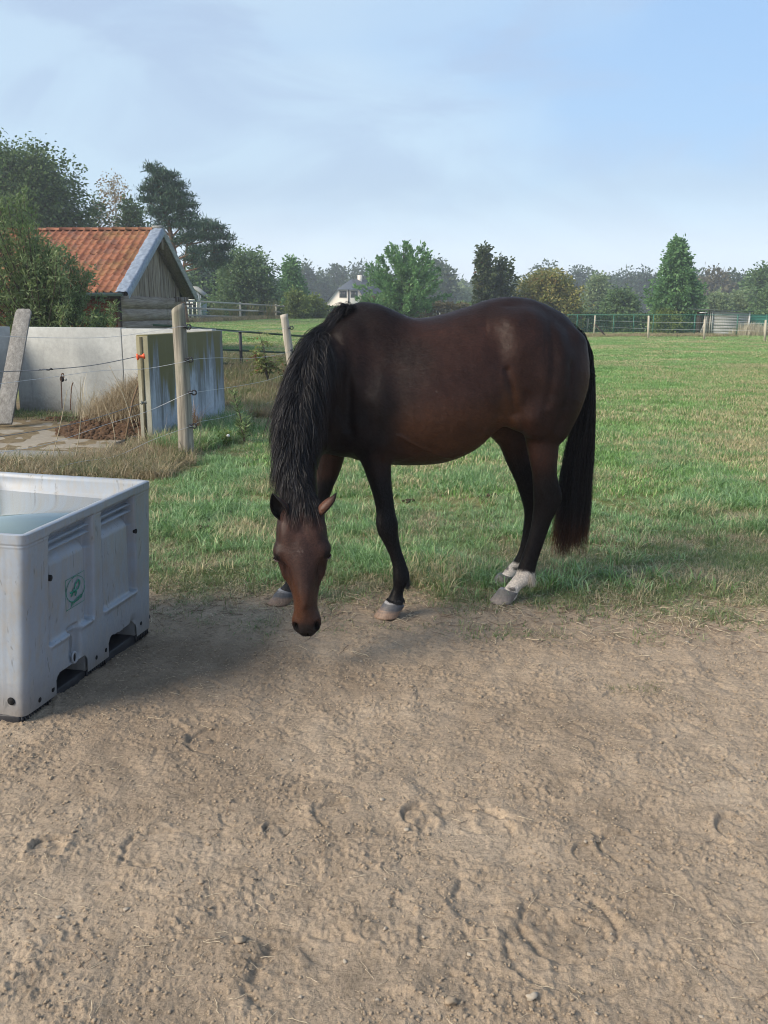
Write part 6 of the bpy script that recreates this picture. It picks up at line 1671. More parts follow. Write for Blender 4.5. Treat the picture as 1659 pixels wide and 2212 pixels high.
# ---- hair: every strand a thin ribbon that slides over the body
from mathutils.bvhtree import BVHTree
HW = HV + OFF
_bvh = BVHTree.FromPolygons([tuple(v) for v in HW], [tuple(q) for q in HQ.tolist()])
def hit(u, v):
    o = Vector((0, 0, CAMZ)); d = Vector(P(u, v, 5.0)) - o; d.normalize()
    r = _bvh.ray_cast(o, d)
    return np.array(r[0]) if r[0] is not None else None
def sdf(p):
    vol = HD['vol']; q = (p - vol.lo) / vol.h
    ok = np.all((q >= 1) & (q < np.array(vol.n) - 2), axis=1)
    qi = np.clip(np.floor(q).astype(int), 1, np.array(vol.n) - 3); f = np.clip(q - qi, 0, 1)
    d = 0
    for i in (0, 1):
        for j in (0, 1):
            for k in (0, 1):
                w = (f[:, 0] if i else 1 - f[:, 0]) * (f[:, 1] if j else 1 - f[:, 1]) * (f[:, 2] if k else 1 - f[:, 2])
                d = d + w * vol.F[qi[:, 0] + i, qi[:, 1] + j, qi[:, 2] + k]
    return np.where(ok, d, 1.0)
def grad(p, e=.008):
    g = np.stack([sdf(p + np.eye(3)[c] * e) - sdf(p - np.eye(3)[c] * e) for c in range(3)], 1)
    return g / (np.linalg.norm(g, axis=1)[:, None] + 1e-9)
def grow(root, d0, length, K, gravity, off, wob=.12, seed=1):
    r = np.random.default_rng(seed); n = len(root)
    p = root.copy(); d = d0 / np.linalg.norm(d0, axis=1)[:, None]; st = (length / K)[:, None]
    out = [p.copy()]; w = r.normal(size=(n, 3))
    for k in range(K):
        w = .8 * w + .6 * r.normal(size=(n, 3))
        d = d + np.array([0, 0, -1.0]) * np.broadcast_to(gravity, (n,))[:, None] + w * wob * .3
        d /= np.linalg.norm(d, axis=1)[:, None]
        p2 = p + d * st
        s = sdf(p2); m = s < off
        if m.any():
            gr = grad(p2[m]); p2[m] += gr * (off[m] - s[m])[:, None]
        d = p2 - p; d /= np.linalg.norm(d, axis=1)[:, None] + 1e-9
        p = p + d * st; out.append(p.copy())
    return np.stack(out, 1)
def ribbons(Pt, width, seed=2, tip=.25):
    r = np.random.default_rng(seed); n, K, _ = Pt.shape
    T = np.gradient(Pt, axis=1); T /= np.linalg.norm(T, axis=2)[:, :, None] + 1e-9
    side = r.normal(size=(n, 1, 3)); sd = np.cross(T, side); sd /= np.linalg.norm(sd, axis=2)[:, :, None] + 1e-9
    t = np.linspace(0, 1, K)[None, :, None]
    wd = np.broadcast_to(width, (n,))[:, None, None] * .5 * (1 - (1 - tip) * t ** 2)
    A = Pt + sd * wd; B = Pt - sd * wd
    V = np.stack([A, B], 2).reshape(-1, 3)
    b = (np.arange(n) * K * 2)[:, None] + (np.arange(K - 1) * 2)[None]
    F = np.stack([b, b + 1, b + 3, b + 2], -1).reshape(-1, 4)
    tt = np.repeat(np.broadcast_to(t[:, :, 0], (n, K)).ravel(), 2); rr = np.repeat(r.random(n), K * 2)
    return V, F, tt, rr
def clump(Pt, k, amount, seed=3):
    """pull strands towards random guides so they read as locks"""
    r = np.random.default_rng(seed); n = len(Pt); gi = r.choice(n, k, replace=False)
    d = np.linalg.norm(Pt[:, 0][:, None] - Pt[gi][:, 0][None], axis=2); w = gi[d.argmin(1)]
    t = np.linspace(0, 1, Pt.shape[1])[None, :, None]
    return Pt + (Pt[w] - Pt) * amount * t ** 1.2
def mat_hair():
    t = NT('black_hair'); a = t.attr('hc').outputs['Color']
    t.b.inputs['Anisotropic'].default_value = .2
    return t.fin(a, .48, None, .22)
M_HAIR = mat_hair()
HBLK = np.array([.012, .0110, .0125]); HBRN = np.array([.20, .066, .024])
def hair_obj(name, parts, parent=horse):
    Vs, Fs, Cs = [], [], []; nv = 0
    for V, F, c in parts:
        Vs.append(V - OFF); Fs.append(F + nv); Cs.append(c); nv += len(V)
    me = np_mesh(name, np.concatenate(Vs), np.concatenate(Fs), [M_HAIR], True, attrs={'hc': np.concatenate(Cs)})
    return mobj(name, me, parent)
# mane
def path_roots(pts, n, su, sv, seed):
    r = np.random.default_rng(seed); pts = np.array(pts, float)
    t = r.random(n) * (len(pts) - 1); i = np.minimum(t.astype(int), len(pts) - 2); f = (t - i)[:, None]
    q = pts[i] * (1 - f) + pts[i + 1] * f
    q[:, 0] += r.normal(size=n) * su; q[:, 1] += r.normal(size=n) * sv
    R = []; keep = []
    for k in range(n):
        h = hit(*q[k])
        if h is not None and h[1] < 5.2: R.append(h); keep.append(k)
    return np.array(R), t[keep] / (len(pts) - 1)
R_, t_ = path_roots([(758, 664), (738, 674), (712, 694), (690, 722), (670, 760), (655, 800), (643, 850), (634, 900), (630, 950), (632, 1000), (640, 1040), (648, 1066)], 13000, 6, 4, 11)
n = len(R_); r = np.random.default_rng(12)
bx = np.interp(t_, [0, .12, .3, .6, 1], [-.9, -.9, -.75, -.40, .05]) + r.normal(size=n) * .20
flip = (r.random(n) < np.interp(t_, [.25, .34, .5, .62], [0, .42, .40, .25])); bx = np.where(flip, .55 + r.normal(size=n) * .2, bx)
d0 = np.stack([bx, -.55 + 0 * bx, -.10 + .3 * smooth(t_, .1, .3) - .3 * t_ + .1 * r.normal(size=n)], 1)
ln = np.interp(t_, [0, .1, .25, .5, .75, .9, 1], [.05, .12, .24, .33, .25, .15, .10]) * (1 + .16 * r.normal(size=n)).clip(.5, 1.35)
Pt = grow(R_, d0, ln, 14, np.interp(t_, [0, .2, 1], [.22, .3, .34]), .003 + .026 * r.random(n) ** 1.5, .14, 13)
Pt = clump(Pt, 300, .62, 14)
V, F, tt, rr = ribbons(Pt, .0016, 15)
c = HBLK[None] * (0.7 + .9 * rr[:, None]) + np.array([.020, .010, .006]) * (smooth(tt, .5, 1.0) * (rr > .6))[:, None]
hair_obj('mane', [(V, F, c)])
# forelock
R_, t_ = path_roots([(630, 1076), (642, 1070), (662, 1072), (676, 1080)], 2200, 4, 8, 21)
n = len(R_); r = np.random.default_rng(22)
d0 = np.stack([.12 * r.normal(size=n) + .05, -.5 + 0 * t_, -.4 + 0 * t_], 1)
Pt = grow(R_, d0, np.clip((.125 * (1 + .28 * r.normal(size=n))), .04, .18), 10, .3, .003 + .012 * r.random(n), .10, 23)
Pt = clump(Pt, 40, .5, 24)
V, F, tt, rr = ribbons(Pt, .0017, 25)
c = HBLK[None] * (0.7 + .9 * rr[:, None]) + np.array([.05, .02, .012]) * (smooth(tt, .6, 1.0))[:, None]
hair_obj('forelock', [(V, F, c)])
# tail
n = 10500; r = np.random.default_rng(31)
dk = catmull(np.array([HP(-.50, 0, 1.57), HP(-.57, 0, 1.485), HP(-.61, 0, 1.35), HP(-.61, 0, 1.19), HP(-.595, 0, 1.03)]), 8)
s_ = r.random(n) ** 1.6 * .6 * (len(dk) - 1.001); i = s_.astype(int); f = (s_ - i)[:, None]
cen = dk[i] * (1 - f) + dk[i + 1] * f; T = dk[i + 1] - dk[i]; T /= np.linalg.norm(T, axis=1)[:, None]
an = r.random(n) * 2 * np.pi; back = -HF
rd = np.stack([np.cos(an)] * 3, 1) * HR + np.stack([np.abs(np.sin(an))] * 3, 1) * (back + UP * .25)
root = cen + rd * .020
VV = [688, 715, 760, 830, 900, 1000, 1100, 1185, 1260]
uR = [1238, 1263, 1280, 1286, 1287, 1286, 1284, 1276, 1268]; uL = [1222, 1246, 1262, 1262, 1240, 1213, 1197, 1183, 1174]
K = 24; fw = r.beta(1.3, 1.3, n); dep = r.normal(size=n) * .030; vb = 1212 - 120 * np.abs(r.normal(size=n)) ** 1.1
vb = np.where(r.random(n) < .12, vb - 150 * r.random(n), vb)
def cam_v(p):
    dz = p[:, 2] - CAMZ; d = p[:, 1] * _cp - dz * _sp; return CY - FU * (dz * _cp + p[:, 1] * _sp) / d
v0 = cam_v(root) + 6; Pt = np.zeros((n, K + 1, 3)); Pt[:, 0] = root
ph = r.random((n, 2)) * 6.28; am = .006 * r.random(n)
for k in range(1, K + 1):
    f = k / K; v = v0 + (np.maximum(vb, v0 + 60) - v0) * f
    u = np.interp(v, VV, uL) + (np.interp(v, VV, uR) - np.interp(v, VV, uL)) * (fw + .04 * np.sin(f * 7 + ph[:, 0]))
    Yk = 5.095 + dep * min(1, f * 2.5) + .05 * f
    q = np.array([P(a, b, c) for a, b, c in zip(u, v, Yk)])
    w = min(1, f * 7); w = w * w * (3 - 2 * w)
    blend = root + (T * .5 + UP * -.5) * (f * .9) ; blend[:, 2] = q[:, 2]
    q = q * w + (root * [1, 1, 0] + q * [0, 0, 1]) * (1 - w)
    q[:, 0] += am * np.sin(f * 16 + ph[:, 1])
    s_k = sdf(q); m_ = s_k < .006
    if m_.any(): q[m_] += grad(q[m_]) * (.006 - s_k[m_])[:, None]
    Pt[:, k] = q
Pt = clump(Pt, 90, .72, 34)
V, F, tt, rr = ribbons(Pt, .0018, 35, .35)
zz = V[:, 2]; lf = smooth(-(V[:, 0] - 1.01), -.02, .12)
br = smooth(-zz, -(.52 + .18 * lf), -.26) * (.30 + .70 * smooth(rr, .1, .6)) * (.35 + .65 * lf)
c = HBLK[None] * (0.55 + .8 * rr[:, None]); c = c + (HBRN * (.5 + .9 * rr[:, None]) - c) * br[:, None]
hair_obj('tail', [(V, F, c)])
# fetlock hair
parts = []
for (u, v, Y, nn, L, cc, sd) in ((1146, 1246, 4.975, 260, .045, np.array([.55, .49, .42]), 41), (877, 1258, 4.72, 160, .035, HBLK * 1.3, 42), (1122, 1232, 5.27, 90, .03, np.array([.3, .26, .22]), 43)):
    r = np.random.default_rng(sd); cp = P(u, v, Y)
    root = cp + r.normal(size=(nn, 3)) * [.012, .012, .014]
    s = sdf(root); root = root - grad(root) * s[:, None]
    d0 = np.array([.55, 0, -1.0]) + r.normal(size=(nn, 3)) * .25
    Pt = grow(root, d0, L * (.6 + .6 * r.random(nn)), 5, .15, np.full(nn, .001), .1, sd)
    V, F, tt, rr = ribbons(Pt, .0015, sd); parts.append((V, F, np.repeat(cc[None], len(V), 0) * (.7 + .5 * rr[:, None])))
for q in parts: hair_obj('fetlock_hair', [q])
# hair fringe above the fore hooves, ear tufts
parts = []
for (cf, rr0, col, sd, nn) in ((P(856, 1298, 4.715), .046, np.array([.02, .02, .022]), 51, 700), (P(622, 1284, 4.94), .044, np.array([.02, .02, .022]), 52, 500)):
    r = np.random.default_rng(sd); an = r.random(nn) * 2 * np.pi
    dr = np.stack([np.cos(an), np.sin(an), 0 * an], 1)
    root = cf + dr * rr0 * .85 + UP * (.004 + .012 * r.random(nn))[:, None]
    Pt = grow(root, dr * .5 - UP, np.full(nn, .018) * (.6 + .6 * r.random(nn)), 4, .1, np.full(nn, .001), .1, sd)
    V, F, tt, rr = ribbons(Pt, .0016, sd); parts.append((V, F, np.repeat(col[None], len(V), 0) * (.6 + .9 * rr[:, None])))
for q in parts: hair_obj('coronet_hair', [q])

# short coat: fine hairs lying along the body
def coat_hair(n, seed):
    r = np.random.default_rng(seed); N = vnormals(HW, HQ); q = HQ; A = HW[q[:, 0]]; B = HW[q[:, 1]]; C_ = HW[q[:, 2]]; D = HW[q[:, 3]]
    ar = np.linalg.norm(np.cross(C_ - A, D - B), axis=1); fn = np.cross(C_ - A, D - B); fn /= np.linalg.norm(fn, axis=1)[:, None] + 1e-9
    cen = (A + C_) / 2; vw = np.array([0, 0, CAMZ]) - cen; vw /= np.linalg.norm(vw, axis=1)[:, None]
    wgt = ar * (np.sum(fn * vw, 1) > -.35); i = r.choice(len(q), n, p=wgt / wgt.sum()); a = r.random((n, 1)); b = r.random((n, 1))
    p0 = (A[i] * (1 - a) + B[i] * a) * (1 - b) + (D[i] * (1 - a) + C_[i] * a) * b; nn = fn[i]; col = HCOL[q[i, 0]]
    rel = p0 - HC; al = rel @ HF; base = np.tile(-HF * .8 + np.array([0, 0, -.65]), (n, 1))
    leg = smooth(-p0[:, 2], -.95, -.7)[:, None]; base = base * (1 - leg) + np.array([.1, 0, -1.]) * leg
    hdm = ((p0[:, 1] < 4.30) & (p0[:, 0] < -.15)); base[hdm] = HD['Ax'] * .9
    ec = [HD['hd'](.398, s_ * .109, .033) for s_ in (-1, 1)]; near_eye = np.minimum(*[np.linalg.norm(p0 - e_, axis=1) for e_ in ec]) < .030
    base = base + .25 * r.normal(size=(n, 3)) + .35 * np.stack([pnoise(p0[:, 0] * 9, p0[:, 2] * 9, k) for k in (1, 5, 9)], 1)
    d = base - nn * np.sum(base * nn, 1)[:, None]; d /= np.linalg.norm(d, axis=1)[:, None] + 1e-9; d = d + nn * (.10 + .16 * r.random((n, 1)))
    L = (.011 * (.6 + .8 * r.random((n, 1)))) * np.where(near_eye, .01, np.where(hdm, .7, 1))[:, None]; s = np.cross(d, nn); s /= np.linalg.norm(s, axis=1)[:, None] + 1e-9; w = .00055
    p1 = p0 + d * L; V = np.stack([p0 - s * w, p0 + s * w, p1], 1).reshape(-1, 3); F = np.arange(n * 3).reshape(n, 3)
    sh = r.random((n, 1)); c = col * (.55 + 1.5 * sh ** 1.5) + .0012 * sh
    o = mobj('coat_hair', np_mesh('coat_hair', V - OFF, F, [M_HAIR], False, attrs={'hc': np.repeat(c, 3, 0)}), horse); o['kind'] = 'stuff'
coat_hair(230000, 71)
# ================================================================== FENCES AND FAR BUILDINGS
# rail fence on the left
A_ = np.array([-12.65, 64.7]); B_ = np.array([-6.36, 78.4]); d_ = (B_ - A_) / 3
def fz(p): return gz(p[0], p[1])
rf = empty('rail_fence', (A_[0], A_[1], 0), 0, 'weathered post and three rail fence crossing behind the small bright green field', 'fence')
O2 = np.array([A_[0], A_[1], 0]); FP = []
for i in range(-4, 10):
    p = A_ + d_ * i; zt = 2.30 - .115 * (i) ; zt = 2.27 + (1.92 - 2.27) / 3 * i if i < 4 else 1.92 - .062 * (i - 3); FP.append((np.array([p[0], p[1], 0]), zt))
for p, zt in FP:
    m = MB(); q = p - O2; w = .13; m.box(q + UP * (zt - .62), (w, w, 1.35)); m.prism([q + np.array([-w / 2, -w / 2, zt + .055]), q + np.array([w / 2, -w / 2, zt + .055]), q + np.array([w / 2, w / 2, zt + .055]), q + np.array([-w / 2, w / 2, zt + .055])], (0, 0, .04))
    m.build('post', M_RAIL, rf, bevel=.015)
for (p, z1), (q, z2) in zip(FP[:-1], FP[1:]):
    for dz in (.03, .50, .98):
        a = p - O2 + UP * (z1 - dz); b = q - O2 + UP * (z2 - dz); e = (b - a); L = np.linalg.norm(e); e /= L; s = np.cross(UP, e); s /= np.linalg.norm(s); t_ = np.cross(e, s)
        m = MB(); m.box((a + b) / 2 + s * -.085, (L - .02, .045, .115), R=np.array([e, s, t_]).T); m.build('rail', M_RAIL, rf)
# thin green fence behind with small white stakes
M_GWIRE = plain('green_wire', (.03, .13, .09), .5)
M_WHITE = plain('white_stake', (.6, .6, .58), .6, .1)
gf = empty('wire_fence', (-14, 70, 0), 0, 'thin dark green wire fence right behind the rail fence', 'fence'); O3 = np.array([-14., 70., 0])
for dz in (.85, .6, .35):
    m = MB(); m.tube([np.array([A_[0] - 6, A_[1] + 0, .95 + dz + .15]) - O3, np.array([B_[0] + 1, B_[1] + 2.6, .66 + dz + .1]) - O3, np.array([4, 104, .5 + dz]) - O3], .014, 4); m.build('line_wire', M_GWIRE, gf)
for i, u in enumerate((413, 430, 468, 535, 590, 620, 655, 690)):
    b = place(u, 70 + (u - 413) * .045); m = MB(); m.tube([(0, 0, 0), (.02, 0, .85)], .022, 5); m.build('stake', M_WHITE if i % 2 else M_RAIL, gf); o = bpy.context.scene.objects[-1] if False else None
    q = [c for c in gf.children if c.name.startswith('stake')][-1]; q.location = b - O3
# verge of long dry grass at the foot of the rail fence
r = np.random.default_rng(90); f = r.uniform(-2.5, 5, 1500); p = A_ + d_ * f[:, None] + r.normal(size=(1500, 2)) * [.3, .9] + [0, -1.6]
TV_ = [blades(50, .35, .42, .03, .5, 500 + s, 3, 1.0, M_DRYG) for s in range(3)]
scatter('fence_verge', np.stack([p[:, 0], p[:, 1], terrain(p[:, 0], p[:, 1])], 1), r.random(1500) * 6.28, .45 + .4 * r.random(1500), TV_, label='strip of rank yellow-brown grass under the rail fence', cat='grass')
# ---- right side posts
M_FARPOST = mat_wood('pale_far_post', ((.34, .31, .25), (.46, .42, .34), (.56, .52, .44)), 1, 2)
for i, (u0, v0, u1, v1, lb) in enumerate([(1400, 731, 1401.5, 682, 'pale paddock post right of the horse tail, in the open'), (1521, 734, 1522.5, 690, 'pale paddock post in front of the shed opening'), (1652, 738, 1654.5, 691, 'rightmost pale paddock post, near the picture edge'),
        (1283, 722, 1286, 681, 'pale fence corner post with a brace, beside the tail'), (1268, 719, 1271, 687, 'pale post half hidden behind the tail, second from the rump'), (1254, 716, 1257, 685, 'pale post just showing over the horse rump'),
        (1324, 713, 1326, 685, 'thin far post behind the leaning black brace'), (1441, 717, 1442, 687, 'thin far post in front of the ivy bush, right one'), (1430, 716, 1431.5, 698, 'short far stub post in front of the ivy bush')]):
    g = G(u0, v0); Y = g[1]; t_ = P(u1, v1, Y); rad = .068 if v0 > 728 else .062
    m = MB(); m.tube([g - g + [0, 0, -.1], (t_ - g) * .5, t_ - g], [rad, rad * .95, rad * .9], 8); o = empty('paddock_post', g, 0, lb, 'post', 'pale paddock posts across the field'); m.build('post', M_FARPOST, o, True)
g = G(1310, 727); t_ = P(1285, 701, g[1] + .3)
m = MB(); m.tube([(0, 0, 0), t_ - g], .05, 6); o = empty('brace_pole', g, 0, 'dark pole bracing the corner post beside the horse tail', 'pole'); m.build('pole', M_DARK, o, True)
# wires of the paddock fence
for dz, lb in ((.95, 'upper thin wire of the far paddock fence'), (.55, 'lower thin wire of the far paddock fence')):
    pts = []
    for (u, v) in ((1283, 722), (1400, 731), (1521, 734), (1652, 738), (1760, 741)): q = G(u, v); pts.append(q + UP * dz)
    m = MB(); m.tube(pts, .006, 4); m.build('paddock_wire', M_WIRE, None, label=lb, cat='wire')
# ---- green mesh fence
mf = empty('mesh_fence', place(1235, 64), 0, 'green wire mesh fence with slim posts running along the right boundary', 'fence'); O4 = np.array(mf.location)
a = place(1225, 64); b = place(1770, 62.0); L = np.linalg.norm(b - a); e = (b - a) / L; Hh = 1.40
for u in (1248, 1329, 1373, 1416, 1506, 1598, 1659, 1720):
    f = (u - 1225) / 545.; p = a + e * L * f - O4; m = MB(); m.tube([p, p + UP * Hh * 1.03], .034, 6); m.build('post', M_GWIRE, mf, True)
m = MB(); m.tube([a - O4 + UP * Hh, b - O4 + UP * Hh], .026, 5); m.build('top_rail', M_GWIRE, mf)
m = MB()
for s in np.arange(0, L, .11): m.tube([a + e * s - O4, a + e * s - O4 + UP * Hh], .0042, 3, False)
for z in np.arange(.05, Hh, .11): m.tube([a - O4 + UP * z, b - O4 + UP * z], .0042, 3, False)
m.build('wire_mesh', M_GWIRE, mf, kind='stuff')
# windbreak netting on the right
M_NET = plain('teal_netting', (.025, .14, .11), .8)
p0 = place(1612, 66); p1 = place(1790, 65.5); ee = (p1 - p0) / np.linalg.norm(p1 - p0); wn = empty('windbreak_net', p0, 0, 'teal windbreak netting at the far right behind the shed', 'netting')
m = MB()
for z in np.arange(.15, 1.42, .10): m.box((p1 - p0) / 2 + UP * z, (np.linalg.norm(p1 - p0), .01, .085))
m.build('net', M_NET, wn)
for s in (0, 2.2, 4.4): m = MB(); m.tube([ee * s, ee * s + UP * 1.5], .04, 6); m.build('net_post', M_GWIRE, wn)
# ---- little field shed
def uvY(u, Y): return (u - CX) / FU * Y * .978
sb = place(1540, 64.0); sb[2] = 0.0; shed = empty('field_shed', sb, 0, 'small grey boarded shed with a flat dark roof in the far right of the field', 'shed')
xw0, xw1 = 0.0, uvY(1619, 64.) - sb[0]; xo = uvY(1517, 64.5) - sb[0]; hL, hR = 1.66, 1.52
M_SH = mat_wood('shed_board', ((.24, .25, .25), (.36, .37, .37), (.46, .47, .47)), .5, 0)
nb_ = 8
for i in range(nb_):
    z0 = .02 + i * (hL - .05) / nb_; z1 = z0 + (hL - .05) / nb_ - .012; f = lambda z, x: z * (1 - (1 - hR / hL) * x / xw1)
    m = MB(); m.prism([(xw0, 0, f(z0, 0)), (xw1, 0, f(z0, xw1)), (xw1, 0, f(z1, xw1)), (xw0, 0, f(z1, 0))], (0, .03, 0)); m.build('board', M_SH, shed)
m = MB(); m.box((xw1 / 2, 1.3, .72), (xw1 - .05, 2.4, 1.40)); m.build('wall_core', M_DARK, shed)
m = MB(); m.box((xw1 + .0, -.03, hR / 2), (.10, .06, hR)); m.build('corner_board', M_WHITE, shed)
m = MB(); m.box((-.03, -.03, hL / 2), (.07, .06, hL)); m.build('corner_board', M_SH, shed)
for x in (xo + .03, xo + .22, xo + .40): m = MB(); m.tube([(x, .05, 0), (x + .02, .05, hL - .02)], .045, 6); m.build('doorpost', M_RAIL, shed)
m = MB(); m.box(((xo + 0) / 2, 1.6, .8), (abs(xo), .05, 1.55)); m.build('back_board', M_DARK, shed)
m = MB(); m.prism([(xo - .35, -.25, hL + .02), (xw1 + .2, -.25, hR + .03), (xw1 + .2, -.25, hR + .08), (xo - .35, -.25, hL + .07)], (0, 3.0, .05)); m.build('roof', plain('roof_felt', (.06, .075, .07), .8), shed)
m = MB(); m.box((xo - .15, -.1, hL - .16), (.45, .2, .05)); m.build('loose_board', M_WHITE, shed)
m = MB()
for k in range(5): m.tube([(xo - .35 + k * .1, -.2, 0), (xo + .02 + k * .03, .0, .9 + k * .1)], .02, 5)
m.build('stacked_poles', M_RAIL, shed)
r = np.random.default_rng(95); n = 60; x = uvY(1635, 62) + r.normal(size=n) * .6; y = 62 + r.normal(size=n) * .5
TR = [blades(40, .3, 1.0, .03, .5, 520 + s, 4, 1.0, bpy.data.materials['pale_reed']) for s in range(2)]
scatter('tall_dry_grass', np.stack([x, y, 0 * x], 1), r.random(n) * 6.28, .55 + .4 * r.random(n), TR, label='tall straw coloured grass right of the shed', cat='grass')
n = 500; x = uvY(1, 1) * 0 + r.uniform(uvY(1235, 62), uvY(1560, 62), n); y = r.uniform(58.5, 63.5, n)
scatter('fence_foot_grass', np.stack([x, y, 0 * x], 1), r.random(n) * 6.28, .32 + .25 * r.random(n), TV_, label='dry grass strip along the foot of the mesh fence', cat='grass')
# ---- white house
M_PLAS = plain('house_plaster', (.66, .60, .54), .8, .05, 3)
M_SLATE = plain('slate_roof', (.075, .085, .10), .7, .2, 3)
M_GLASS = NT('window_glass').fin((.02, .025, .03), .1, None, .6)
Yh = 150.; hb = place(708, Yh); ground0 = hb[2]; hs_ = empty('white_house', hb, 0, 'white gabled house with dark hipped slate roof and two windows, far off', 'house')
X_ = lambda u: uvY(u, Yh) - hb[0]; Zf = lambda v: topz(v, Yh) - hb[2]
z_e = Zf(655); 
front = [(X_(706), 0, -.2), (X_(791), 0, -.2), (X_(791), 0, z_e), (X_(773.5), 0, Zf(627)), (X_(728.5), 0, Zf(627)), (X_(706), 0, z_e)]
m = MB(); m.prism(front, (0, 9, 0)); m.build('wall', M_PLAS, hs_)
for i, (u0, u1, v0, v1) in enumerate(((735, 747.5, 631, 642.5), (759, 771.5, 631, 642.5))):
    wf = MB()
    a, b, c, d = X_(u0), X_(u1), Zf(v1), Zf(v0); t_ = .10
    for s in ((a - t_, a, c - t_, d + t_), (b, b + t_, c - t_, d + t_), (a, b, d, d + t_), (a, b, c - t_, c), ((a + b) / 2 - .06, (a + b) / 2 + .06, c, d)): wf.prism([(s[0], -.06, s[2]), (s[1], -.06, s[2]), (s[1], -.06, s[3]), (s[0], -.06, s[3])], (0, .05, 0))
    w = wf.build('window', plain('dark_frame', (.05, .05, .05), .6) if i == 0 else bpy.data.materials['dark_frame'], hs_)
    for s in ((a, (a + b) / 2 - .06), ((a + b) / 2 + .06, b)): m = MB(); m.prism([(s[0], -.03, c), (s[1], -.03, c), (s[1], -.03, d), (s[0], -.03, d)], (0, .02, 0)); m.build('pane', M_GLASS, w)
m = MB(); m.box(((X_(753.5)), -.04, (Zf(627) + Zf(655)) / 2), (.22, .06, Zf(627) - Zf(655))); m.build('downpipe', M_DARK, hs_)
ap = (X_(757), 4.4, Zf(604.5)); ap2 = (X_(757) + 6.5, 7.5, Zf(604.5))
m = MB(); V = [(X_(727), -.3, Zf(627.5)), (X_(775), -.3, Zf(627.5)), ap, (X_(703), -.3, z_e - .05), (X_(793), -.3, z_e - .05), (X_(703), 9, z_e), ap2, (X_(812), 2.5, z_e - .6), (X_(812), 12, z_e - .6)]
m.add(V, [(0, 1, 2), (3, 0, 2), (3, 2, 5), (1, 4, 7, 2), (2, 7, 8, 6), (5, 2, 6), (5, 6, 8)]); rf_ = m.build('roof', M_SLATE, hs_)
m = MB(); q = np.array([X_(776), 5.2, Zf(606)]); m.box(q, (.75, .6, 1.6)); ch = m.build('chimney', M_PLAS, rf_)
# ---- blue playhouse
Yp = 79.; pb_ = place(395, Yp); ph = empty('playhouse', pb_, 0, 'small grey-blue wooden playhouse with white arched window behind the rail fence', 'playhouse')
X_ = lambda u: uvY(u, Yp) - pb_[0]; Zf = lambda v: topz(v, Yp) - pb_[2]
M_BLU = mat_wood('blue_boarding', ((.20, .25, .31), (.26, .32, .38), (.33, .39, .45)), 1, 2)
xa, xb, xm = X_(399), X_(437), X_(418); ze, zr = Zf(641), Zf(624)
ys_ = np.linspace(xa, xb, 12)
for p, q in zip(ys_[:-1], ys_[1:]):
    h = lambda x: ze + (zr - ze) * (1 - abs(x - xm) / (xm - xa)); m = MB(); m.prism([(p + .006, 0, -.5), (q - .006, 0, -.5), (q - .006, 0, h(q)), (p + .006, 0, h(p))], (0, .04, 0)); m.build('board', M_BLU, ph)
m = MB(); m.box(((xa + xb) / 2, 1.2, ze / 2 - .2), (xb - xa - .05, 2.2, ze)); m.build('wall_core', M_BLU, ph)
for s in (-1, 1):
    e0_ = np.array([xm, -.2, zr + .06]); e1_ = np.array([xm + s * (xm - xa + .25), -.2, ze - .06]); m = MB(); m.prism([e0_, e1_, e1_ + UP * .10, e0_ + UP * .10], (0, 2.8, 0)); m.build('roof', M_SLATE if s < 0 else M_GREYW, ph)
aw = MB(); n = 10; cx_, r1_, r0_ = X_(417), .42, .30; zc_ = Zf(648); 
for k in range(n):
    a0, a1 = math.pi * k / n, math.pi * (k + 1) / n
    aw.prism([(cx_ + math.cos(a) * rr, -.05, zc_ + math.sin(a) * rr * 1.25) for a, rr in ((a0, r1_), (a1, r1_), (a1, r0_), (a0, r0_))], (0, .04, 0))
for x in (cx_ - .36, cx_, cx_ + .36): aw.box((x, -.03, zc_ - .75), (.09, .04, 1.5))
aw.box((cx_, -.03, zc_), (.8, .04, .08)); aw.box((cx_, -.03, zc_ - .75), (.8, .04, .06))
ww = aw.build('window', M_WHITE, ph); m = MB(); m.box((cx_, .005, zc_ - .55), (.7, .012, 1.9)); m.build('pane', M_GLASS, ww)
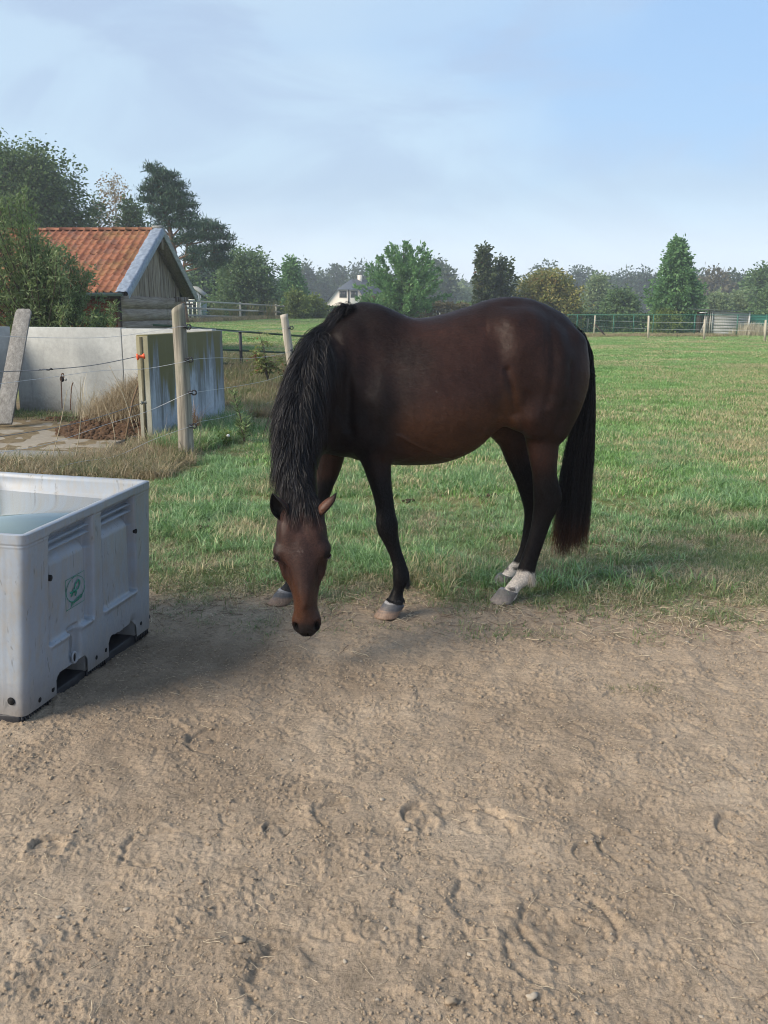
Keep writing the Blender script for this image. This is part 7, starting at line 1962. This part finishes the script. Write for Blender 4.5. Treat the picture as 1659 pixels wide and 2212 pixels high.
# ---- small plants between the posts
M_SAPL = mat_leaf('sapling_leaves', ((.10, .14, .035), (.16, .20, .06), (.22, .22, .09)), (.22, .10, .05), .12)
def sapling(label, u, v, Y, vtop, n, ls, mat, name='sapling', pinn=True, spread=.25, seed=1, cat='sapling'):
    r = np.random.default_rng(seed); b = P(u, v, Y); o = empty(name, b, 0, label, cat); m = MB(); Hs = (v - vtop) / FU * Y; Ps = []; Ds = []
    for k in range(n):
        tip = np.array([r.normal() * spread, r.normal() * spread * .7, Hs * (1 - .6 * r.random() * (k > 0))]); q = catmull_(np.array([[0, 0, -.05], tip * [.3, .3, .5], tip]), 5); m.tube(q, np.linspace(.010, .003, len(q)), 4, False)
        for j in range(9):
            f = .35 + .65 * j / 9; i = int(f * (len(q) - 1)); c = q[i]; az = r.random() * 6.28; d = np.array([math.cos(az), math.sin(az) * .6, .25 - .2 * r.random()]); Lr = ls * 3.2 * (.5 + .6 * r.random())
            if pinn:
                for s in range(6):
                    pp = c + d * Lr * (s + 1) / 6 + UP * (-.25 * Lr * ((s + 1) / 6) ** 2)
                    for sg in (-1, 1): Ps.append(pp); Ds.append(np.array([-d[1] * sg + d[0] * .5, d[0] * sg + d[1] * .5, -.25]))
            else:
                for s in range(8): Ps.append(c + r.normal(size=3) * .01 + UP * r.normal() * .03); Ds.append(np.array([math.cos(az + s * 2.4), math.sin(az + s * 2.4), .7]))
    m.build('stem', M_BARK, o, True); mobj('foliage', leaves_mesh(np.array(Ps), ls, .35 if pinn else .16, seed, mat, dirs=np.array(Ds) * 1.6), o)
sapling('young rowan-like sapling left of the pale post, with yellowing leaves', 578, 815, 17.5, 716, 7, .085, M_SAPL, seed=4, spread=.22)
sapling('upright green weed with pale flower spike in front of the bank', 528, 958, 11.2, 838, 5, .085, LF['bush'], name='tall_weed', pinn=False, spread=.14, seed=5, cat='weed')
sapling('small sapling growing against the red boards of the barn', 240, 722, 16.2, 655, 3, .09, LF['bush'], pinn=False, spread=.10, seed=6)
sapling('short green weed with a white flower beside the leaning post', 488, 962, 11.0, 938, 5, .06, LF['yel'], name='tall_weed', pinn=False, spread=.10, seed=7, cat='weed')
m = MB(); V, F = uvsphere(P(493, 941, 10.95), (.022, .02, .02), None, 8, 6) if 'uvsphere' in globals() else (None, None)
if V is not None: m.add(V, F); m.build('white_flower', M_WHITE, None, True, label='tiny white flower in the grass right of the leaning post', cat='flower')
# dead brown tuft hanging at the panel foot
BT_ = [blades(60, .05, .30, .004, .9, 530, 4, 1.8, mat_grass('rusty_grass', [(.14, .08, .045), (.18, .10, .055), (.22, .13, .08)], ((.2, .12, .07), (.26, .17, .1)), 2.0))]
b = P(423, 918, 10.75); scatter('dead_tuft', np.array([b]), np.array([0.]), np.array([1.15]), BT_, label='rust brown dead tuft between leaning post and stained panel', cat='tuft')
# ================================================================== SOIL DEBRIS
M_CLOD = plain('soil_clod', (.36, .28, .20), .95, .25, 30, .1, .5)
M_PEB = plain('pebble', (.33, .28, .22), .8, .3, 20, .3)
r = np.random.default_rng(101); n = 26000; y = 1.45 + 3.8 * r.random(n) ** 1.15; x = (r.random(n) * 2 - 1) * (.47 * y + .5)
k = r.random(n) < smooth(fbm(x * 2.6, y * 2.6, 9, 3), -.35, .30) + .06; x, y = x[k], y[k]; k = grassiness(x, y) < .6; x, y = x[k], y[k]
s = np.where(r.random(len(x)) < .985, .0018 + .0036 * r.random(len(x)) ** 2, .004 + .006 * r.random(len(x)) ** 2)
CL = [clod_mesh(600 + i, M_CLOD, .6, .8) for i in range(6)]
scatter('soil_crumbs', np.stack([x, y, ground_z(x, y) + s * .25], 1), r.random(len(x)) * 6.28, s, CL, label='crumbs and clods of dry soil strewn over the bare ground', cat='soil')
n = 110; y = 1.5 + 3.4 * r.random(n); x = (r.random(n) * 2 - 1) * (.45 * y + .4)
scatter('pebbles', np.stack([x, y, ground_z(x, y) + .002], 1), r.random(n) * 6.28, .003 + .006 * r.random(n) ** 2, [clod_mesh(620 + i, M_PEB, .5, .7) for i in range(4)], label='pale pebbles scattered over the bare ground', cat='pebbles')
# bits of straw and root
def straw_bit(seed, mat):
    r = np.random.default_rng(seed); a = np.cumsum(r.normal(size=(6, 3)) * [.25, .25, .06] + [1, 0, 0], axis=0); a -= a.mean(0); a /= np.abs(a[:, 0]).max() * 2; a[:, 2] -= a[:, 2].min() - .02
    m = MB(); m.tube(a, .016, 4); return m.mesh('straw', mat, True)
M_STR = plain('straw_bit', (.46, .38, .27), .8, .3, 5)
M_ROOT = plain('root_bit', (.17, .12, .085), .9, .3, 5)
for nm, mt, n, lo, hi, lb in (('straw_bits', M_STR, 2300, .014, .06, 'short bits of pale straw lying on the bare ground'), ('root_bits', M_ROOT, 1100, .012, .06, 'dark bits of root and stalk lying on the bare ground')):
    y = 1.45 + 4.0 * r.random(n); x = (r.random(n) * 2 - 1) * (.46 * y + .4); k = grassiness(x, y) < .8; x, y = x[k], y[k]
    scatter(nm, np.stack([x, y, ground_z(x, y) + .001], 1), r.random(len(x)) * 6.28, lo + (hi - lo) * r.random(len(x)) ** 2.2, [straw_bit(s + len(nm), mt) for s in range(7)], tilt=r.normal(size=(len(x), 2)) * .12, label=lb, cat='straw')
# a few stones and clods big enough to name
for i, (u, v, s, mt, lb) in enumerate(((1150, 2165, .020, M_PEB, 'pale flat stone near the bottom edge, right of centre'), (520, 2035, .022, M_CLOD, 'round crumbly clod of soil in the lower left'), (1014, 2067, .010, M_PEB, 'small pale grey stone left of the large round hoof print'),
        (127, 1985, .011, M_PEB, 'little round stone near the lower left edge'), (160, 1797, .013, M_CLOD, 'flat pinkish clod on the left, below the trough'), (1550, 1908, .010, M_CLOD, 'small clod toward the right edge'), (975, 2168, .024, M_CLOD, 'flat pale stone at the bottom edge, centre'), (1265, 1820, .010, M_PEB, 'little stone among the hoof marks'), (490, 1610, .009, M_PEB, 'small stone in front of the trough'))):
    g = G(u, v); z = float(ground_z(g[0], g[1])[0]); o = bpy.data.objects.new('stone', clod_mesh(700 + i, mt, .42, .85)); link(o); o.location = (g[0], g[1], z + s * .3); s *= .7; o.scale = (s, s * .8, s); o.rotation_euler = (0, 0, i * 1.1); tag(o, lb, 'stone')
# grass tuft on the bare soil (right) and flattened thatch margin
x = G(1390, 1490)[0] + r.normal(size=26) * .07; y = G(1390, 1490)[1] + r.normal(size=26) * .05
scatter('soil_tuft', np.stack([x, y, ground_z(x, y)], 1), r.random(26) * 6.28, .5 + .3 * r.random(26), [blades(24, .05, .035, .003, 1.8, 800 + s, 3, 1.8, M_DRYG) for s in range(3)], label='small grass tuft on the bare soil at the right', cat='grass')
n = 9000; y = 4.1 + 3.4 * r.random(n); x = (r.random(n) * 2 - 1) * (.46 * y + .4); d = y - edge_Y(x)
k = r.random(n) < np.clip(np.exp(-((d - .15) / .45) ** 2) + (.30 + .35 * (x > .6)) * (d > .2) * smooth(fbm(x * 1.3, y * 1.3, 6, 3) * -1, -.2, .3), 0, 1); x, y = x[k], y[k]
scatter('thatch', np.stack([x, y, ground_z(x, y) + .003], 1), r.random(len(x)) * 6.28, .03 + .08 * r.random(len(x)), [straw_bit(s + 900, M_STR if s % 2 else M_ROOT) for s in range(8)], tilt=r.normal(size=(len(x), 2)) * .2, label='dead thatch matted at the edge of the grass', cat='thatch')

# droppings in the grass
M_DRK = plain('old_dung', (.045, .032, .022), .95, .4, 30, .1, .5)
for i, (u, v, s, lb) in enumerate(((452, 1157, .075, 'dark dropping in the grass between trough and horse head'), (492, 1083, .06, 'dark dropping further back, left of the mane'), (560, 1000, .05, 'small dark dropping in the grass left of the neck'), (1052, 1083, .06, 'brown dropping in the grass under the horse belly'), (880, 1090, .045, 'small dropping between the near fore leg and the belly'))):
    g = G(u, v); z = float(ground_z(g[0], g[1])[0]); m = MB(); q = np.random.default_rng(1000 + i)
    for k in range(9):
        me_ = clod_mesh(1010 + k, None if False else M_DRK, .7); V = np.zeros(len(me_.vertices) * 3, np.float32); me_.vertices.foreach_get('co', V); V = V.reshape(-1, 3) * s * .38 * q.uniform(.6, 1.1) + np.array([q.normal() * s * .75, q.normal() * s * .5, s * .2 + q.random() * s * .35])
        m.add(V, [tuple(p_.vertices) for p_ in me_.polygons]); bpy.data.meshes.remove(me_)
    o = m.build('dropping', M_DRK, None, label=lb, cat='dropping', group='droppings in the grass'); o.location = (g[0], g[1], z)
# ================================================================== HAZE
m = MB(); m.box((0, 190, 10.5), (1500, 620, 25.0))
hz = m.build('haze', None, None, kind='stuff')
mt = bpy.data.materials.new('haze_air'); mt.use_nodes = True; nt = mt.node_tree; nt.nodes.clear()
o_ = nt.nodes.new('ShaderNodeOutputMaterial'); v_ = nt.nodes.new('ShaderNodeVolumePrincipled')
v_.inputs['Color'].default_value = (.86, .92, 1.0, 1); v_.inputs['Density'].default_value = .0012; v_.inputs['Anisotropy'].default_value = .2
nt.links.new(v_.outputs[0], o_.inputs['Volume']); hz.data.materials.append(mt)
